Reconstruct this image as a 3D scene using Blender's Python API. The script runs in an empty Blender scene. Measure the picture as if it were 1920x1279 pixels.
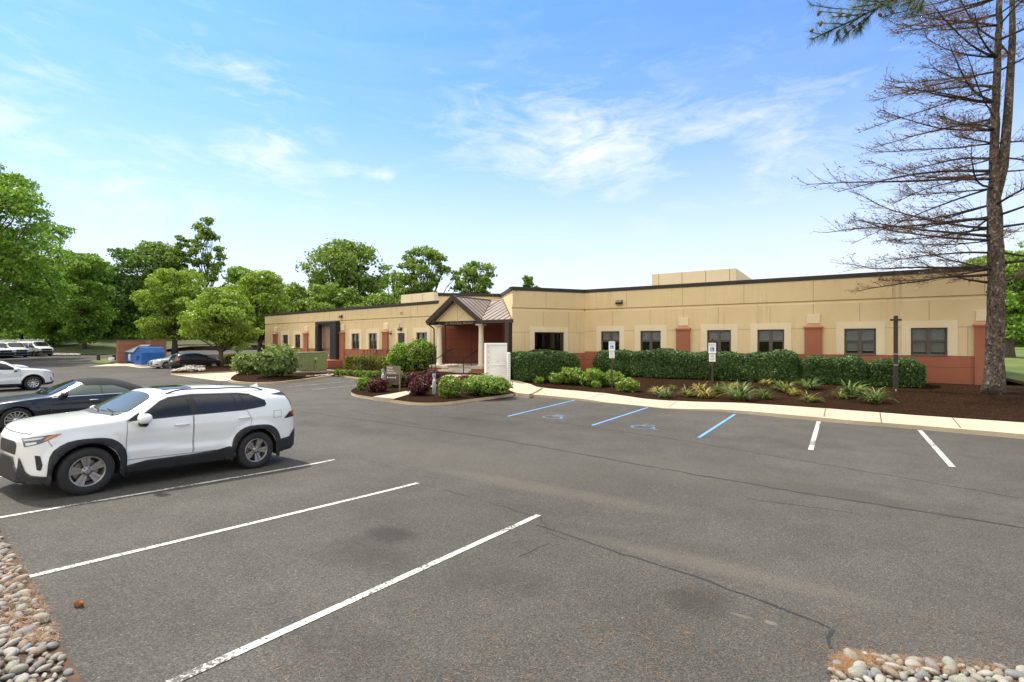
import bpy, bmesh, math, random
import numpy as np
from mathutils import Vector, Matrix, geometry
from mathutils.bvhtree import BVHTree
random.seed(11)
RNG = np.random.default_rng(11)
SC = bpy.context.scene
COL = SC.collection
PI = math.pi
CAMZ, FOC, PX0, PY0 = 2.6, 950.0, 960.0, 639.5
CA, SA = math.cos(math.radians(33.0)), math.sin(math.radians(33.0))

# ------------------------------------------------------------------ survey helpers
def c2w(cx, cz): return (CA * cx - SA * cz, SA * cx + CA * cz)
def w2z(x, y): return -SA * x + CA * y
def sstep(a, b, t):
    t = min(1.0, max(0.0, (t - a) / (b - a)))
    return t * t * (3 - 2 * t)
def ground(x, y):
    g = 0.405 - 0.0591 * max(y, -8)
    return 1.4 * sstep(50, 100, w2z(x, y)) + 0.5 * (g + math.sqrt(g * g + 0.0009))
def lawn_z(x, y):
    cz = w2z(x, y)
    return ground(x, y) + 0.06 + min(2.2, 0.065 * max(0.0, cz - 74))
def G(px, py, f=ground, dz=0.0):
    """where the sight line through a measured spot meets a surface"""
    t, k = (px - PX0) / FOC, (py - PY0) / FOC
    lo, hi = 0.5, 160.0
    for _ in range(60):
        cz = 0.5 * (lo + hi)
        x, y = c2w(t * cz, cz)
        if CAMZ - k * cz > f(x, y) + dz: lo = cz
        else: hi = cz
    x, y = c2w(t * lo, lo)
    return (x, y, f(x, y) + dz)
def P3(px, py, cz):
    x, y = c2w((px - PX0) / FOC * cz, cz)
    return (x, y, CAMZ - (py - PY0) / FOC * cz)

# ------------------------------------------------------------------ object helpers
def tag(o, label=None, cat=None, group=None, kind=None):
    if label: o['label'] = label
    if cat: o['category'] = cat
    if group: o['group'] = group
    if kind: o['kind'] = kind
    return o
def empty(name, loc, label, cat, group=None, rot=(0, 0, 0), scale=1.0):
    o = bpy.data.objects.new(name, None)
    COL.objects.link(o)
    o.location = loc; o.rotation_euler = rot; o.scale = (scale,) * 3
    o.empty_display_size = 0.2
    return tag(o, label, cat, group)
def copy_tree(o, parent=None):
    c = o.copy(); COL.objects.link(c)
    if parent is not None:
        c.parent = parent
    for ch in o.children: copy_tree(ch, c)
    return c
def link_mesh(name, me, mat, parent=None, smooth=False, loc=None):
    o = bpy.data.objects.new(name, me)
    COL.objects.link(o)
    if isinstance(mat, (list, tuple)):
        for m in mat: me.materials.append(m)
    elif mat: me.materials.append(mat)
    if smooth:
        me.polygons.foreach_set('use_smooth', np.ones(len(me.polygons), dtype=bool))
    if parent is not None: o.parent = parent
    if loc is not None: o.location = loc
    return o
def np_mesh(name, V, Fq):
    V = np.asarray(V, dtype=np.float32); Fq = np.asarray(Fq, dtype=np.int32)
    me = bpy.data.meshes.new(name)
    n = Fq.shape[1]
    me.vertices.add(len(V)); me.vertices.foreach_set('co', V.ravel())
    me.loops.add(Fq.size); me.loops.foreach_set('vertex_index', Fq.ravel())
    me.polygons.add(len(Fq))
    me.polygons.foreach_set('loop_start', np.arange(0, Fq.size, n, dtype=np.int32))
    me.polygons.foreach_set('loop_total', np.full(len(Fq), n, dtype=np.int32))
    me.update(calc_edges=True); me.validate()
    return me

class MB:
    def __init__(s): s.v = []; s.f = []; s.m = []; s.cur = 0
    def add(s, vs, fs):
        b = len(s.v); s.v.extend([tuple(v) for v in vs])
        for f in fs: s.f.append([i + b for i in f]); s.m.append(s.cur)
    def quad(s, a, b, c, d): s.add([a, b, c, d], [(0, 1, 2, 3)])
    def box(s, x0, x1, y0, y1, z0, z1, M=None):
        vs = [(x, y, z) for z in (z0, z1) for y in (y0, y1) for x in (x0, x1)]
        if M is not None: vs = [tuple(M @ Vector(v)) for v in vs]
        s.add(vs, [(0, 2, 3, 1), (4, 5, 7, 6), (0, 1, 5, 4), (2, 6, 7, 3), (0, 4, 6, 2), (1, 3, 7, 5)])
    def prism(s, poly, z0, z1):
        n = len(poly)
        vs = [(p[0], p[1], z0) for p in poly] + [(p[0], p[1], z1) for p in poly]
        s.add(vs, [tuple(reversed(range(n))), tuple(range(n, 2 * n))] + [(i, (i + 1) % n, n + (i + 1) % n, n + i) for i in range(n)])
    def tube(s, pts, rad, n=6, cap=True):
        pts = [Vector(p) for p in pts]
        if not hasattr(rad, '__len__'): rad = [rad] * len(pts)
        rings = []; ref = None
        for i, p in enumerate(pts):
            d = (pts[min(i + 1, len(pts) - 1)] - pts[max(i - 1, 0)])
            if d.length < 1e-9: d = Vector((0, 0, 1))
            d.normalize()
            if ref is None: ref = Vector((1, 0, 0)) if abs(d.x) < 0.8 else Vector((0, 1, 0))
            a = (ref - d * ref.dot(d))
            if a.length < 1e-6: a = d.orthogonal()
            a.normalize(); ref = a; b = d.cross(a)
            rings.append([p + (a * math.cos(2 * PI * k / n) + b * math.sin(2 * PI * k / n)) * rad[i] for k in range(n)])
        vs = [v for r in rings for v in r]
        fs = [(i * n + k, i * n + (k + 1) % n, (i + 1) * n + (k + 1) % n, (i + 1) * n + k) for i in range(len(pts) - 1) for k in range(n)]
        if cap: fs += [tuple(reversed(range(n))), tuple(range((len(pts) - 1) * n, len(pts) * n))]
        s.add(vs, fs)
    def lathe(s, prof, n=16, axis='z', M=None, cap=False):
        vs = []
        for r, h in prof:
            for k in range(n):
                a = 2 * PI * k / n
                v = (r * math.cos(a), r * math.sin(a), h) if axis == 'z' else (r * math.cos(a), h, r * math.sin(a))
                vs.append(tuple(M @ Vector(v)) if M is not None else v)
        m = len(prof)
        fs = [(i * n + k, i * n + (k + 1) % n, (i + 1) * n + (k + 1) % n, (i + 1) * n + k) for i in range(m - 1) for k in range(n)]
        if cap: fs += [tuple(reversed(range(n))), tuple(range((m - 1) * n, m * n))]
        s.add(vs, fs)
    def shift(s, o):
        s.v = [(v[0] - o[0], v[1] - o[1], v[2] - o[2]) for v in s.v]
        return s
    def build(s, name, mat, parent=None, smooth=False, world=False, bevel=0):
        """world=True: vertices are in world space and the (unrotated) ancestors are subtracted"""
        if world and parent is not None:
            q = parent; off = Vector((0, 0, 0))
            while q is not None: off += q.location; q = q.parent
            s.shift(off)
        me = bpy.data.meshes.new(name); me.from_pydata(s.v, [], s.f); me.update()
        o = link_mesh(name, me, mat, parent, smooth)
        if isinstance(mat, (list, tuple)): me.polygons.foreach_set('material_index', np.array(s.m, dtype=np.int32))
        if bevel:
            b = o.modifiers.new('bevel', 'BEVEL'); b.width = bevel; b.segments = 2; b.limit_method = 'ANGLE'
        return o

def tri_poly(poly, res):
    """constrained triangulation of an outline with inner grid points"""
    V = []
    n = len(poly)
    for i in range(n):
        a, b = Vector(poly[i][:2]), Vector(poly[(i + 1) % n][:2])
        k = max(1, int((b - a).length / res))
        for j in range(k): V.append(a + (b - a) * (j / k))
    nb = len(V)
    edges = [(i, (i + 1) % nb) for i in range(nb)]
    xs = [v.x for v in V]; ys = [v.y for v in V]
    x = min(xs) + res * .5
    while x < max(xs):
        y = min(ys) + res * .5
        while y < max(ys):
            V.append(Vector((x + random.uniform(-.2, .2) * res, y + random.uniform(-.2, .2) * res))); y += res
        x += res
    r = geometry.delaunay_2d_cdt(V, edges, [tuple(range(nb))], 1, 1e-6)
    return [(v.x, v.y) for v in r[0]], [tuple(f) for f in r[2]]
def sheet(name, poly, zf, mat, res=1.0, parent=None, skirt=0.0, smooth=True):
    V, Fs = tri_poly(poly, res)
    mb = MB()
    F2 = []
    for f in Fs:
        a, b, c = [V[i] for i in f[:3]]
        ar = (b[0] - a[0]) * (c[1] - a[1]) - (b[1] - a[1]) * (c[0] - a[0])
        F2.append(f if ar > 0 else tuple(reversed(f)))
    mb.add([(x, y, zf(x, y)) for x, y in V], F2)
    if skirt:
        n = len(poly)
        for i in range(n):
            a, b = poly[i], poly[(i + 1) % n]
            k = max(1, int(math.hypot(b[0] - a[0], b[1] - a[1]) / res))
            for j in range(k):
                p = [a[q] + (b[q] - a[q]) * j / k for q in (0, 1)]; r = [a[q] + (b[q] - a[q]) * (j + 1) / k for q in (0, 1)]
                zp, zr = zf(*p), zf(*r)
                mb.quad((p[0], p[1], zp - skirt), (r[0], r[1], zr - skirt), (r[0], r[1], zr), (p[0], p[1], zp))
    return mb.build(name, mat, parent, smooth=smooth and not skirt)

# ------------------------------------------------------------------ materials
def node_mat(name):
    m = bpy.data.materials.new(name); m.use_nodes = True
    nt = m.node_tree; b = nt.nodes['Principled BSDF']
    return m, nt, b
def nd(nt, typ, **kw):
    n = nt.nodes.new(typ)
    for k, v in kw.items():
        if k.startswith('i_'):
            key = k[2:]
            n.inputs[int(key) if key.isdigit() else key.replace('_', ' ')].default_value = v
        else: setattr(n, k, v)
    return n
def ramp(nt, fac, stops):
    r = nt.nodes.new('ShaderNodeValToRGB'); e = r.color_ramp.elements
    while len(e) < len(stops): e.new(0.5)
    for q, (p, c) in zip(e, stops): q.position = p; q.color = (*c, 1) if len(c) == 3 else c
    nt.links.new(fac, r.inputs[0]); return r.outputs[0]
def mixc(nt, fac, a, b, mode='MIX'):
    m = nt.nodes.new('ShaderNodeMix'); m.data_type = 'RGBA'; m.blend_type = mode
    for sock, val in ((m.inputs[0], fac), (m.inputs[6], a), (m.inputs[7], b)):
        if hasattr(val, 'is_linked'): nt.links.new(val, sock)
        elif isinstance(val, (int, float)): sock.default_value = val
        else: sock.default_value = (*val, 1)
    return m.outputs[2]
def noise(nt, co, scale, detail=4, rough=.55, dist=0):
    n = nd(nt, 'ShaderNodeTexNoise'); n.inputs['Scale'].default_value = scale
    n.inputs['Detail'].default_value = detail; n.inputs['Roughness'].default_value = rough; n.inputs['Distortion'].default_value = dist
    nt.links.new(co, n.inputs['Vector']); return n.outputs[0]
def objco(nt, scale=None):
    c = nt.nodes.new('ShaderNodeTexCoord').outputs['Object']
    if scale:
        m = nd(nt, 'ShaderNodeMapping'); m.inputs['Scale'].default_value = scale
        nt.links.new(c, m.inputs[0]); return m.outputs[0]
    return c
def mth(nt, op, a, b=None, clamp=False):
    m = nt.nodes.new('ShaderNodeMath'); m.operation = op; m.use_clamp = clamp
    for i, v in enumerate((a, b)):
        if v is None: continue
        if hasattr(v, 'is_linked'): nt.links.new(v, m.inputs[i])
        else: m.inputs[i].default_value = v
    return m.outputs[0]
def bump(nt, b, h, strength=.3, dist=.02):
    n = nd(nt, 'ShaderNodeBump'); n.inputs['Strength'].default_value = strength; n.inputs['Distance'].default_value = dist
    nt.links.new(h, n.inputs['Height']); nt.links.new(n.outputs[0], b.inputs['Normal'])
def pbr(name, col, rough=.6, metal=0, spec=.5, var=0.0, vs=4.0, bmp=0.0, bs=60.0, coat=0.0, col2=None, fine=0.0):
    m, nt, b = node_mat(name)
    b.inputs['Roughness'].default_value = rough; b.inputs['Metallic'].default_value = metal
    b.inputs['Specular IOR Level'].default_value = spec; b.inputs['Coat Weight'].default_value = coat
    b.inputs['Coat Roughness'].default_value = .03
    co = objco(nt)
    if var or col2:
        n1 = noise(nt, co, vs, 5, .6)
        c2 = col2 or tuple(c * (1 - var) for c in col)
        c1 = col if col2 else tuple(min(1, c * (1 + var * .6)) for c in col)
        out = ramp(nt, n1, [(.32, c2), (.68, c1)])
        if fine:
            n2 = noise(nt, co, bs, 2, .5)
            out = mixc(nt, ramp(nt, n2, [(.35, (0, 0, 0)), (.65, (fine,) * 3)]), out, tuple(c * .55 for c in col))
        nt.links.new(out, b.inputs['Base Color'])
    else: b.inputs['Base Color'].default_value = (*col, 1)
    if bmp: bump(nt, b, noise(nt, co, bs, 3, .6), bmp, .01)
    return m
def leafmat(name, cols, trans=.35, rough=.5):
    m, nt, b = node_mat(name)
    g = nt.nodes.new('ShaderNodeNewGeometry')
    k = len(cols)
    c = ramp(nt, g.outputs['Random Per Island'], [(i / max(1, k - 1), q) for i, q in enumerate(cols)])
    nt.links.new(c, b.inputs['Base Color']); b.inputs['Roughness'].default_value = rough
    b.inputs['Specular IOR Level'].default_value = .35
    t = nd(nt, 'ShaderNodeBsdfTranslucent')
    nt.links.new(mixc(nt, 1.0, c, (1.15, 1.25, .55), 'MULTIPLY'), t.inputs[0])
    mx = nt.nodes.new('ShaderNodeMixShader'); mx.inputs[0].default_value = trans
    nt.links.new(b.outputs[0], mx.inputs[1]); nt.links.new(t.outputs[0], mx.inputs[2])
    nt.links.new(mx.outputs[0], nt.nodes['Material Output'].inputs[0])
    return m
M = {}
# ------------------------------------------------------------------ material library
def make_asphalt():
    m, nt, b = node_mat('asphalt'); co = objco(nt)
    big = noise(nt, co, .11, 4, .55, .4); mid = noise(nt, co, 1.1, 5, .6, .2)
    fine = noise(nt, co, 55, 2, .6)
    base = ramp(nt, big, [(.3, (.074, .067, .059)), (.7, (.118, .109, .098))])
    base = mixc(nt, mth(nt, 'MULTIPLY', ramp(nt, mid, [(.35, (1, 1, 1)), (.65, (0, 0, 0))]), .35), base, (.052, .047, .041))
    vor = nd(nt, 'ShaderNodeTexVoronoi'); vor.inputs['Scale'].default_value = 105; nt.links.new(co, vor.inputs['Vector'])
    spk = ramp(nt, vor.outputs['Color'], [(.0, (.42, .41, .40)), (.5, (.9, .9, .9)), (.86, (1.3, 1.28, 1.24)), (1, (2.6, 2.5, 2.3))])
    base = mixc(nt, 1.0, base, spk, 'MULTIPLY')
    base = mixc(nt, .7, base, ramp(nt, fine, [(.25, (.62, .62, .62)), (.75, (1.35, 1.35, 1.35))]), 'MULTIPLY')
    # tyre-polished lane and oil drips: dirt with a place of its own
    sep = nt.nodes.new('ShaderNodeSeparateXYZ'); nt.links.new(co, sep.inputs[0])
    def blob(x, y, rx, ry, soft=1.0):
        dx = mth(nt, 'MULTIPLY', mth(nt, 'SUBTRACT', sep.outputs[0], x), 1 / rx)
        dy = mth(nt, 'MULTIPLY', mth(nt, 'SUBTRACT', sep.outputs[1], y), 1 / ry)
        d = mth(nt, 'ADD', mth(nt, 'MULTIPLY', dx, dx), mth(nt, 'MULTIPLY', dy, dy))
        d = mth(nt, 'ADD', d, mth(nt, 'MULTIPLY', mth(nt, 'SUBTRACT', mid, .5), 2.2))
        return mth(nt, 'SUBTRACT', 1.0, d, True)
    for px, py, rx, ry, k in ((735, 1003, .55, .28, .62), (690, 1040, .9, .5, .35), (1310, 1122, .34, .42, .75), (930, 1080, .8, .5, .38), (600, 1195, 1.6, .5, .25),
                              (1640, 935, 2.6, .5, .28), (900, 790, 2.2, .6, .25), (1450, 830, 2.0, .8, .2), (640, 800, 3.0, .7, .25), (860, 785, 1.2, .3, .3)):
        x, y, z = G(px, py)
        base = mixc(nt, mth(nt, 'MULTIPLY', blob(x, y, rx, ry), k), base, (.035, .031, .028))
    for px, py, rx, ry, k in ((1010, 915, 2.8, .35, .26), (1330, 1060, 2.0, .28, .28), (800, 850, 5, 1.3, .14), (1250, 880, 3.5, 1.2, .10), (1445, 1168, .07, .05, .9), (1392, 1155, .12, .03, .6)):
        x, y, z = G(px, py)
        base = mixc(nt, mth(nt, 'MULTIPLY', blob(x, y, rx, ry), k), base, (.175, .15, .115))
    nt.links.new(base, b.inputs['Base Color'])
    b.inputs['Roughness'].default_value = .9; b.inputs['Specular IOR Level'].default_value = .15
    bump(nt, b, mth(nt, 'ADD', vor.outputs['Distance'], fine), .55, .008)
    return m
def make_concrete(name, c1, c2):
    m, nt, b = node_mat(name); co = objco(nt)
    a = noise(nt, co, .9, 6, .62); f = noise(nt, co, 40, 3, .6)
    c = ramp(nt, a, [(.3, c2), (.7, c1)])
    c = mixc(nt, .5, c, ramp(nt, f, [(.3, (.8, .8, .8)), (.7, (1.12, 1.12, 1.12))]), 'MULTIPLY')
    nt.links.new(c, b.inputs['Base Color']); b.inputs['Roughness'].default_value = .9
    bump(nt, b, f, .3, .006); return m
def make_mulch():
    m, nt, b = node_mat('mulch'); co = objco(nt)
    v = nd(nt, 'ShaderNodeTexVoronoi'); v.inputs['Scale'].default_value = 22; nt.links.new(objco(nt, (1, 1.7, 1)), v.inputs['Vector'])
    a = noise(nt, co, .8, 5, .6); f = noise(nt, co, 38, 4, .7)
    c = ramp(nt, v.outputs['Color'], [(.0, (.010, .005, .0025)), (.5, (.033, .0165, .0085)), (.86, (.064, .033, .018)), (1, (.14, .082, .048))])
    c = mixc(nt, .55, c, ramp(nt, a, [(.3, (.65, .6, .58)), (.7, (1.3, 1.25, 1.2))]), 'MULTIPLY')
    nt.links.new(c, b.inputs['Base Color']); b.inputs['Roughness'].default_value = .95; b.inputs['Specular IOR Level'].default_value = .04
    bump(nt, b, mth(nt, 'ADD', v.outputs['Distance'], f), 1.0, .05); return m
def make_grass(nm='lawn', g1=(.085, .125, .022), g2=(.15, .19, .038), g3=(.23, .23, .07)):
    m, nt, b = node_mat(nm); co = objco(nt)
    a = noise(nt, co, .16, 5, .6); f = noise(nt, objco(nt, (1, 1, .3)), 9, 6, .75); g = noise(nt, co, 45, 3, .7)
    c = ramp(nt, a, [(.3, g1), (.55, g2), (.75, g3)])
    c = mixc(nt, .8, c, ramp(nt, f, [(.25, (.5, .55, .4)), (.75, (1.35, 1.3, 1.2))]), 'MULTIPLY')
    c = mixc(nt, .6, c, ramp(nt, g, [(.25, (.45, .5, .4)), (.75, (1.5, 1.5, 1.4))]), 'MULTIPLY')
    nt.links.new(c, b.inputs['Base Color']); b.inputs['Roughness'].default_value = .9
    bump(nt, b, mth(nt, 'ADD', f, g), .9, .08); return m
def make_paintline(name, col, wear):
    m, nt, b = node_mat(name); co = objco(nt)
    f = noise(nt, co, 30, 5, .75); a = noise(nt, co, 1.3, 4, .6)
    k = ramp(nt, mth(nt, 'ADD', f, mth(nt, 'MULTIPLY', mth(nt, 'SUBTRACT', a, .5), .5)), [(wear, (0, 0, 0)), (wear + .1, (1, 1, 1))])
    vor = nd(nt, 'ShaderNodeTexVoronoi'); vor.inputs['Scale'].default_value = 75; nt.links.new(co, vor.inputs['Vector'])
    sp = ramp(nt, vor.outputs['Color'], [(.0, (.42, .40, .38)), (.22, (.8, .8, .8)), (.45, (1, 1, 1))])
    c = mixc(nt, k, (.085, .075, .063), mixc(nt, 1.0, col, sp, 'MULTIPLY'))
    nt.links.new(c, b.inputs['Base Color']); b.inputs['Roughness'].default_value = .8
    bump(nt, b, vor.outputs['Distance'], .4, .006); return m
M['asphalt'] = make_asphalt()
M['walk'] = make_concrete('sidewalk_concrete', (.50, .405, .30), (.395, .315, .225))
M['kerb'] = make_concrete('kerb_concrete', (.60, .465, .305), (.42, .315, .195))
M['steps'] = make_concrete('step_concrete', (.60, .52, .41), (.36, .30, .23))
M['mulch'] = make_mulch()
M['grass'] = make_grass()
M['grass_shaded'] = make_grass('shaded_bank_grass', (.045, .060, .014), (.075, .090, .022), (.115, .11, .036))  # darker than the lawn: leaf litter, and canopy shade put into the colour
M['line_white'] = make_paintline('white_line_paint', (.60, .57, .51), .41)
M['line_blue'] = make_paintline('blue_line_paint', (.13, .33, .66), .34)
M['line_faded'] = make_paintline('faded_blue_paint', (.13, .30, .58), .50)
M['line_faint'] = make_paintline('faint_white_paint', (.42, .40, .37), .47)
M['seam'] = pbr('seam_tar', (.022, .020, .019), .85, var=.4, vs=12)
M['soil'] = pbr('needle_soil', (.13, .070, .035), .95, col2=(.045, .030, .02), vs=9, bmp=.6, bs=50)
M['stucco'] = None

# ------------------------------------------------------------------ asphalt and far ground
def grid_sheet(name, us, vs, f, mat):
    V = []
    for u in us:
        for v in vs:
            x, y = c2w(u, v); V.append((x, y, f(x, y)))
    n = len(vs)
    Fq = [(i * n + j, (i + 1) * n + j, (i + 1) * n + j + 1, i * n + j + 1) for i in range(len(us) - 1) for j in range(n - 1)]
    me = np_mesh(name, V, Fq)
    return link_mesh(name, me, mat, None, True)
lot = grid_sheet('parking_lot', np.arange(-150, 46, 1.0), np.concatenate([np.arange(-14, 16, .5), np.arange(16, 96, 1.0)]), ground, M['asphalt'])
tag(lot, kind='structure')
far_z = lambda x, y: ground(x, y) - .12 - .25 * sstep(60, 20, w2z(x, y))
gs = np.concatenate([[-2500, -1200, -600, -300], np.arange(-200, 201, 8.0), [300, 600, 1200, 2500]])
tag(grid_sheet('ground', gs, gs, far_z, M['grass']), kind='structure')

# ------------------------------------------------------------------ planted-bed surface: weighted survey points
BEDP = []
for px, py, z in ((1920, 793, .14), (1709, 778.6, .14), (1560, 768, .13), (1400, 756, .13), (1285, 753, .12), (1180, 744, .12), (1134, 737.5, .12), (1060, 730, .14), (1015, 727, .2),
                  (959, 715.6, .40), (985, 720, .3), (659, 736, .12), (690, 743, .12), (735, 750, .12), (777, 755, .12), (840, 754, .12), (900, 746, .12), (965, 737, .12), (670, 730, .12), (697, 715, .13), (651, 706, .12), (632, 704, .12),
                  (600, 706, .13), (545, 713, .13), (487, 716, .13), (435, 713, .13), (515, 706, .28), (560, 700, .25), (317, 696, .13), (380, 697, .13), (437, 694, .13), (412, 688, .25)):
    BEDP.append((*G(px, py, ground, z)[:2], z))
BEDP += [(x, 30.5, .62) for x in (-13, -9, -5, -1, 3, 7)] + [(-16.15, 24.9, .45), (-15, 28, .55), (-21.5, 24.4, .62), (-19, 24.2, .6), (-23.5, 26.3, .62), (-28, 27.2, .5), (-34, 28, .35), (-42, 29.4, .22), (-50, 30.6, .15),
         (12, 27, .5), (20, 30, .65), (12, 40, .66), (25, 45, .7), (20, 22, .3)]
_BX = np.array(BEDP)
def bed(x, y):
    d = (_BX[:, 0] - x) ** 2 + (_BX[:, 1] - y) ** 2 + .02
    w = d ** -1.6
    return float((w * _BX[:, 2]).sum() / w.sum())
def bedm(x, y): return bed(x, y) + .03
def pix(L, f=ground, dz=0.0): return [G(px, py, f, dz) for px, py in L]

KERB_R = [(971, 741, .12), (992, 743.8, .12), (1071, 750, .10), (1090, 751.5, .09), (1135, 756, .035), (1180, 759.4, .02), (1247, 766.5, .02), (1285, 769, .05), (1347, 772, .085), (1400, 776.3, .11), (1480, 784.4, .12), (1601, 795.8, .12), (1730, 806, .12), (1920, 823.5, .13)]
WALK_B = [(959, 715.6), (985, 720.5), (1015, 727), (1060, 731.5), (1134, 737.5), (1180, 743.8), (1222, 749.4), (1285, 752.8), (1400, 756.3), (1560, 767), (1709, 778.6), (1920, 793)]
kr = [(*G(px, py)[:2], h) for px, py, h in KERB_R]
ex = (kr[-1][0] - kr[-2][0], kr[-1][1] - kr[-2][1]); el = math.hypot(*ex)
kr.append((kr[-1][0] + ex[0] / el * 25, kr[-1][1] + ex[1] / el * 25, .13))
wb = [G(px, py, bed)[:2] for px, py in WALK_B]
ex = (wb[-1][0] - wb[-2][0], wb[-1][1] - wb[-2][1]); el = math.hypot(*ex)
wb.append((wb[-1][0] + ex[0] / el * 25, wb[-1][1] + ex[1] / el * 25))
# sidewalk: its front edge is the kerb line, heights follow the kerb
def kerb_h(x, y):
    w = 0; s = 0
    for (a, b, h) in kr:
        q = ((a - x) ** 2 + (b - y) ** 2 + .05) ** -2; w += q; s += q * h
    return s / w
def walk_z(x, y):
    d = min(math.hypot(a - x, b - y) for a, b, h in kr_dense); e = min(math.hypot(a - x, b - y) for a, b in wb_dense)
    t = d / (d + e + 1e-6)
    return kerb_h(x, y) * (1 - t) + (bed(x, y) + .012) * t
def dense(L, step):
    out = []
    for a, b in zip(L[:-1], L[1:]):
        k = max(1, int(math.hypot(b[0] - a[0], b[1] - a[1]) / step))
        out += [tuple(a[i] + (b[i] - a[i]) * j / k for i in range(len(a))) for j in range(k)]
    return out + [L[-1]]
kr_dense, wb_dense = dense(kr, .4), dense(wb, .4)
walk_poly = [p[:2] for p in kr] + list(reversed(wb))
side = sheet('sidewalk', walk_poly, walk_z, M['walk'], .5, skirt=.22, smooth=False); tag(side, kind='structure')
def strip_on(name, a, b, w, zf, mat, parent, dz=.004, step=.35, wob=0.0):
    """flat band a->b of width w laid on zf"""
    pts = dense([a, b] if not isinstance(a, list) else a, step)
    mb = MB(); vs = []
    for i, p in enumerate(pts):
        q0, q1 = pts[max(0, i - 1)], pts[min(len(pts) - 1, i + 1)]
        dx, dy = q1[0] - q0[0], q1[1] - q0[1]; l = math.hypot(dx, dy) or 1
        ww = w * (1 + random.uniform(-wob, wob)) / 2; off = random.uniform(-wob, wob) * w
        for s_ in (-1, 1):
            x, y = p[0] - dy / l * (ww * s_ + off), p[1] + dx / l * (ww * s_ + off)
            vs.append((x, y, zf(x, y) + dz))
    n = len(pts)
    mb.add(vs, [(2 * i, 2 * i + 1, 2 * i + 3, 2 * i + 2) for i in range(n - 1)])
    return mb.build(name, mat, parent)
# expansion joints across the sidewalk
M['joint'] = pbr('joint_filler', (.10, .078, .06), .9)
for (a, b) in (((1015, 727), (978, 736)), ((1134, 737.5), (1100, 748)), ((1548, 766.5), (1545, 781)), ((1650, 774), (1653, 792.5)), ((1785, 783), (1802, 803)), ((1270, 753), (1252, 764))):
    strip_on('expansion_joint', G(*a, walk_z)[:2], G(*b, walk_z)[:2], .03, walk_z, M['joint'], side, .004)

def kerb_along(name, pts, hs, w=.16, parent=None, closed=False, mat=None, joints=0):
    mb = MB(); n = len(pts); vs = []
    for i, p in enumerate(pts):
        q0 = pts[(i - 1) % n] if closed else pts[max(0, i - 1)]; q1 = pts[(i + 1) % n] if closed else pts[min(n - 1, i + 1)]
        dx, dy = q1[0] - q0[0], q1[1] - q0[1]; l = math.hypot(dx, dy) or 1
        nx, ny = -dy / l, dx / l                      # inward (left of travel)
        z = ground(p[0], p[1]); h = hs[i] if hasattr(hs, '__len__') else hs
        for o, zz in ((0, -.1), (.012, h - .03), (.04, h), (w, h), (w, -.1)):
            vs.append((p[0] + nx * o, p[1] + ny * o, z + zz))
    m = n if closed else n - 1
    mb.add(vs, [(i * 5 + k, ((i + 1) % n) * 5 + k, ((i + 1) % n) * 5 + k + 1, i * 5 + k + 1) for i in range(m) for k in range(4)])
    if not closed: mb.f += [[4, 3, 2, 1, 0], [(n - 1) * 5 + k for k in range(5)]]; mb.m += [0, 0]
    o = mb.build(name, mat or M['kerb'], parent); tag(o, kind='structure')
    return o
kd = dense(kr, .5)
kerb_r = kerb_along('kerb', [(p[0] + .0, p[1]) for p in kd], [p[2] + .006 for p in kd], .16)
def chaikin(L, it=2, closed=False):
    for _ in range(it):
        out = [] if closed else [L[0]]
        r = range(len(L)) if closed else range(len(L) - 1)
        for i in r:
            a, b = L[i], L[(i + 1) % len(L)]
            out += [tuple(a[k] * .75 + b[k] * .25 for k in range(2)), tuple(a[k] * .25 + b[k] * .75 for k in range(2))]
        if not closed: out.append(L[-1])
        L = out
    return L
ISL = [(651, 708), (690, 713.5), (700, 718), (682, 726), (664, 733), (656, 739.5), (664, 744), (680, 747), (735, 755), (777.5, 760.6), (815, 761), (840, 759.4), (880, 754), (940, 746.5), (971, 741)]
FARK = [(627.5, 705), (635, 706), (651, 708)]
isl = [G(px, py)[:2] for px, py in FARK[:-1] + ISL]
isl_s = chaikin(isl, 2)
kerb_along('kerb', dense(isl_s, .5), .125)
# mulch beds
r_poly = [(p[0], p[1]) for p in wb] + [(26, 33), (7.4, 32.0), (7.4, 31.0), (5.2, 30.6), (-14.1, 30.6), (-16.2, 24.9)]
tag(sheet('mulch_bed', r_poly, bedm, M['mulch'], .45), kind='structure')
i_poly = isl_s + [G(965, 722, bed)[:2], (-16.4, 25.1), (-18.0, 24.9), (-23.0, 25.2), (-24, 27.4), (-52, 31.2), (-46, 28)] 
tag(sheet('mulch_bed', i_poly, lambda x, y: min(bedm(x, y), 9), M['mulch'], .5), kind='structure')
# paved walks across the island and to the steps
def bedw(x, y): return bed(x, y) + .05
for nm, L in (('walkway', [(700, 743.5), (738, 747.5), (773, 737), (800, 728), (835, 719), (890, 712), (893, 704), (838, 703), (800, 716), (765, 732.5)]),
              ('walkway', [(971, 737), (992, 739), (1017, 727), (985, 718), (962, 712), (905, 703), (885, 704), (893, 712), (925, 722), (955, 731)])):
    tag(sheet(nm, [G(px, py, bedw)[:2] for px, py in L], bedw, M['walk'], .5, skirt=.2, smooth=False), kind='structure')
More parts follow.
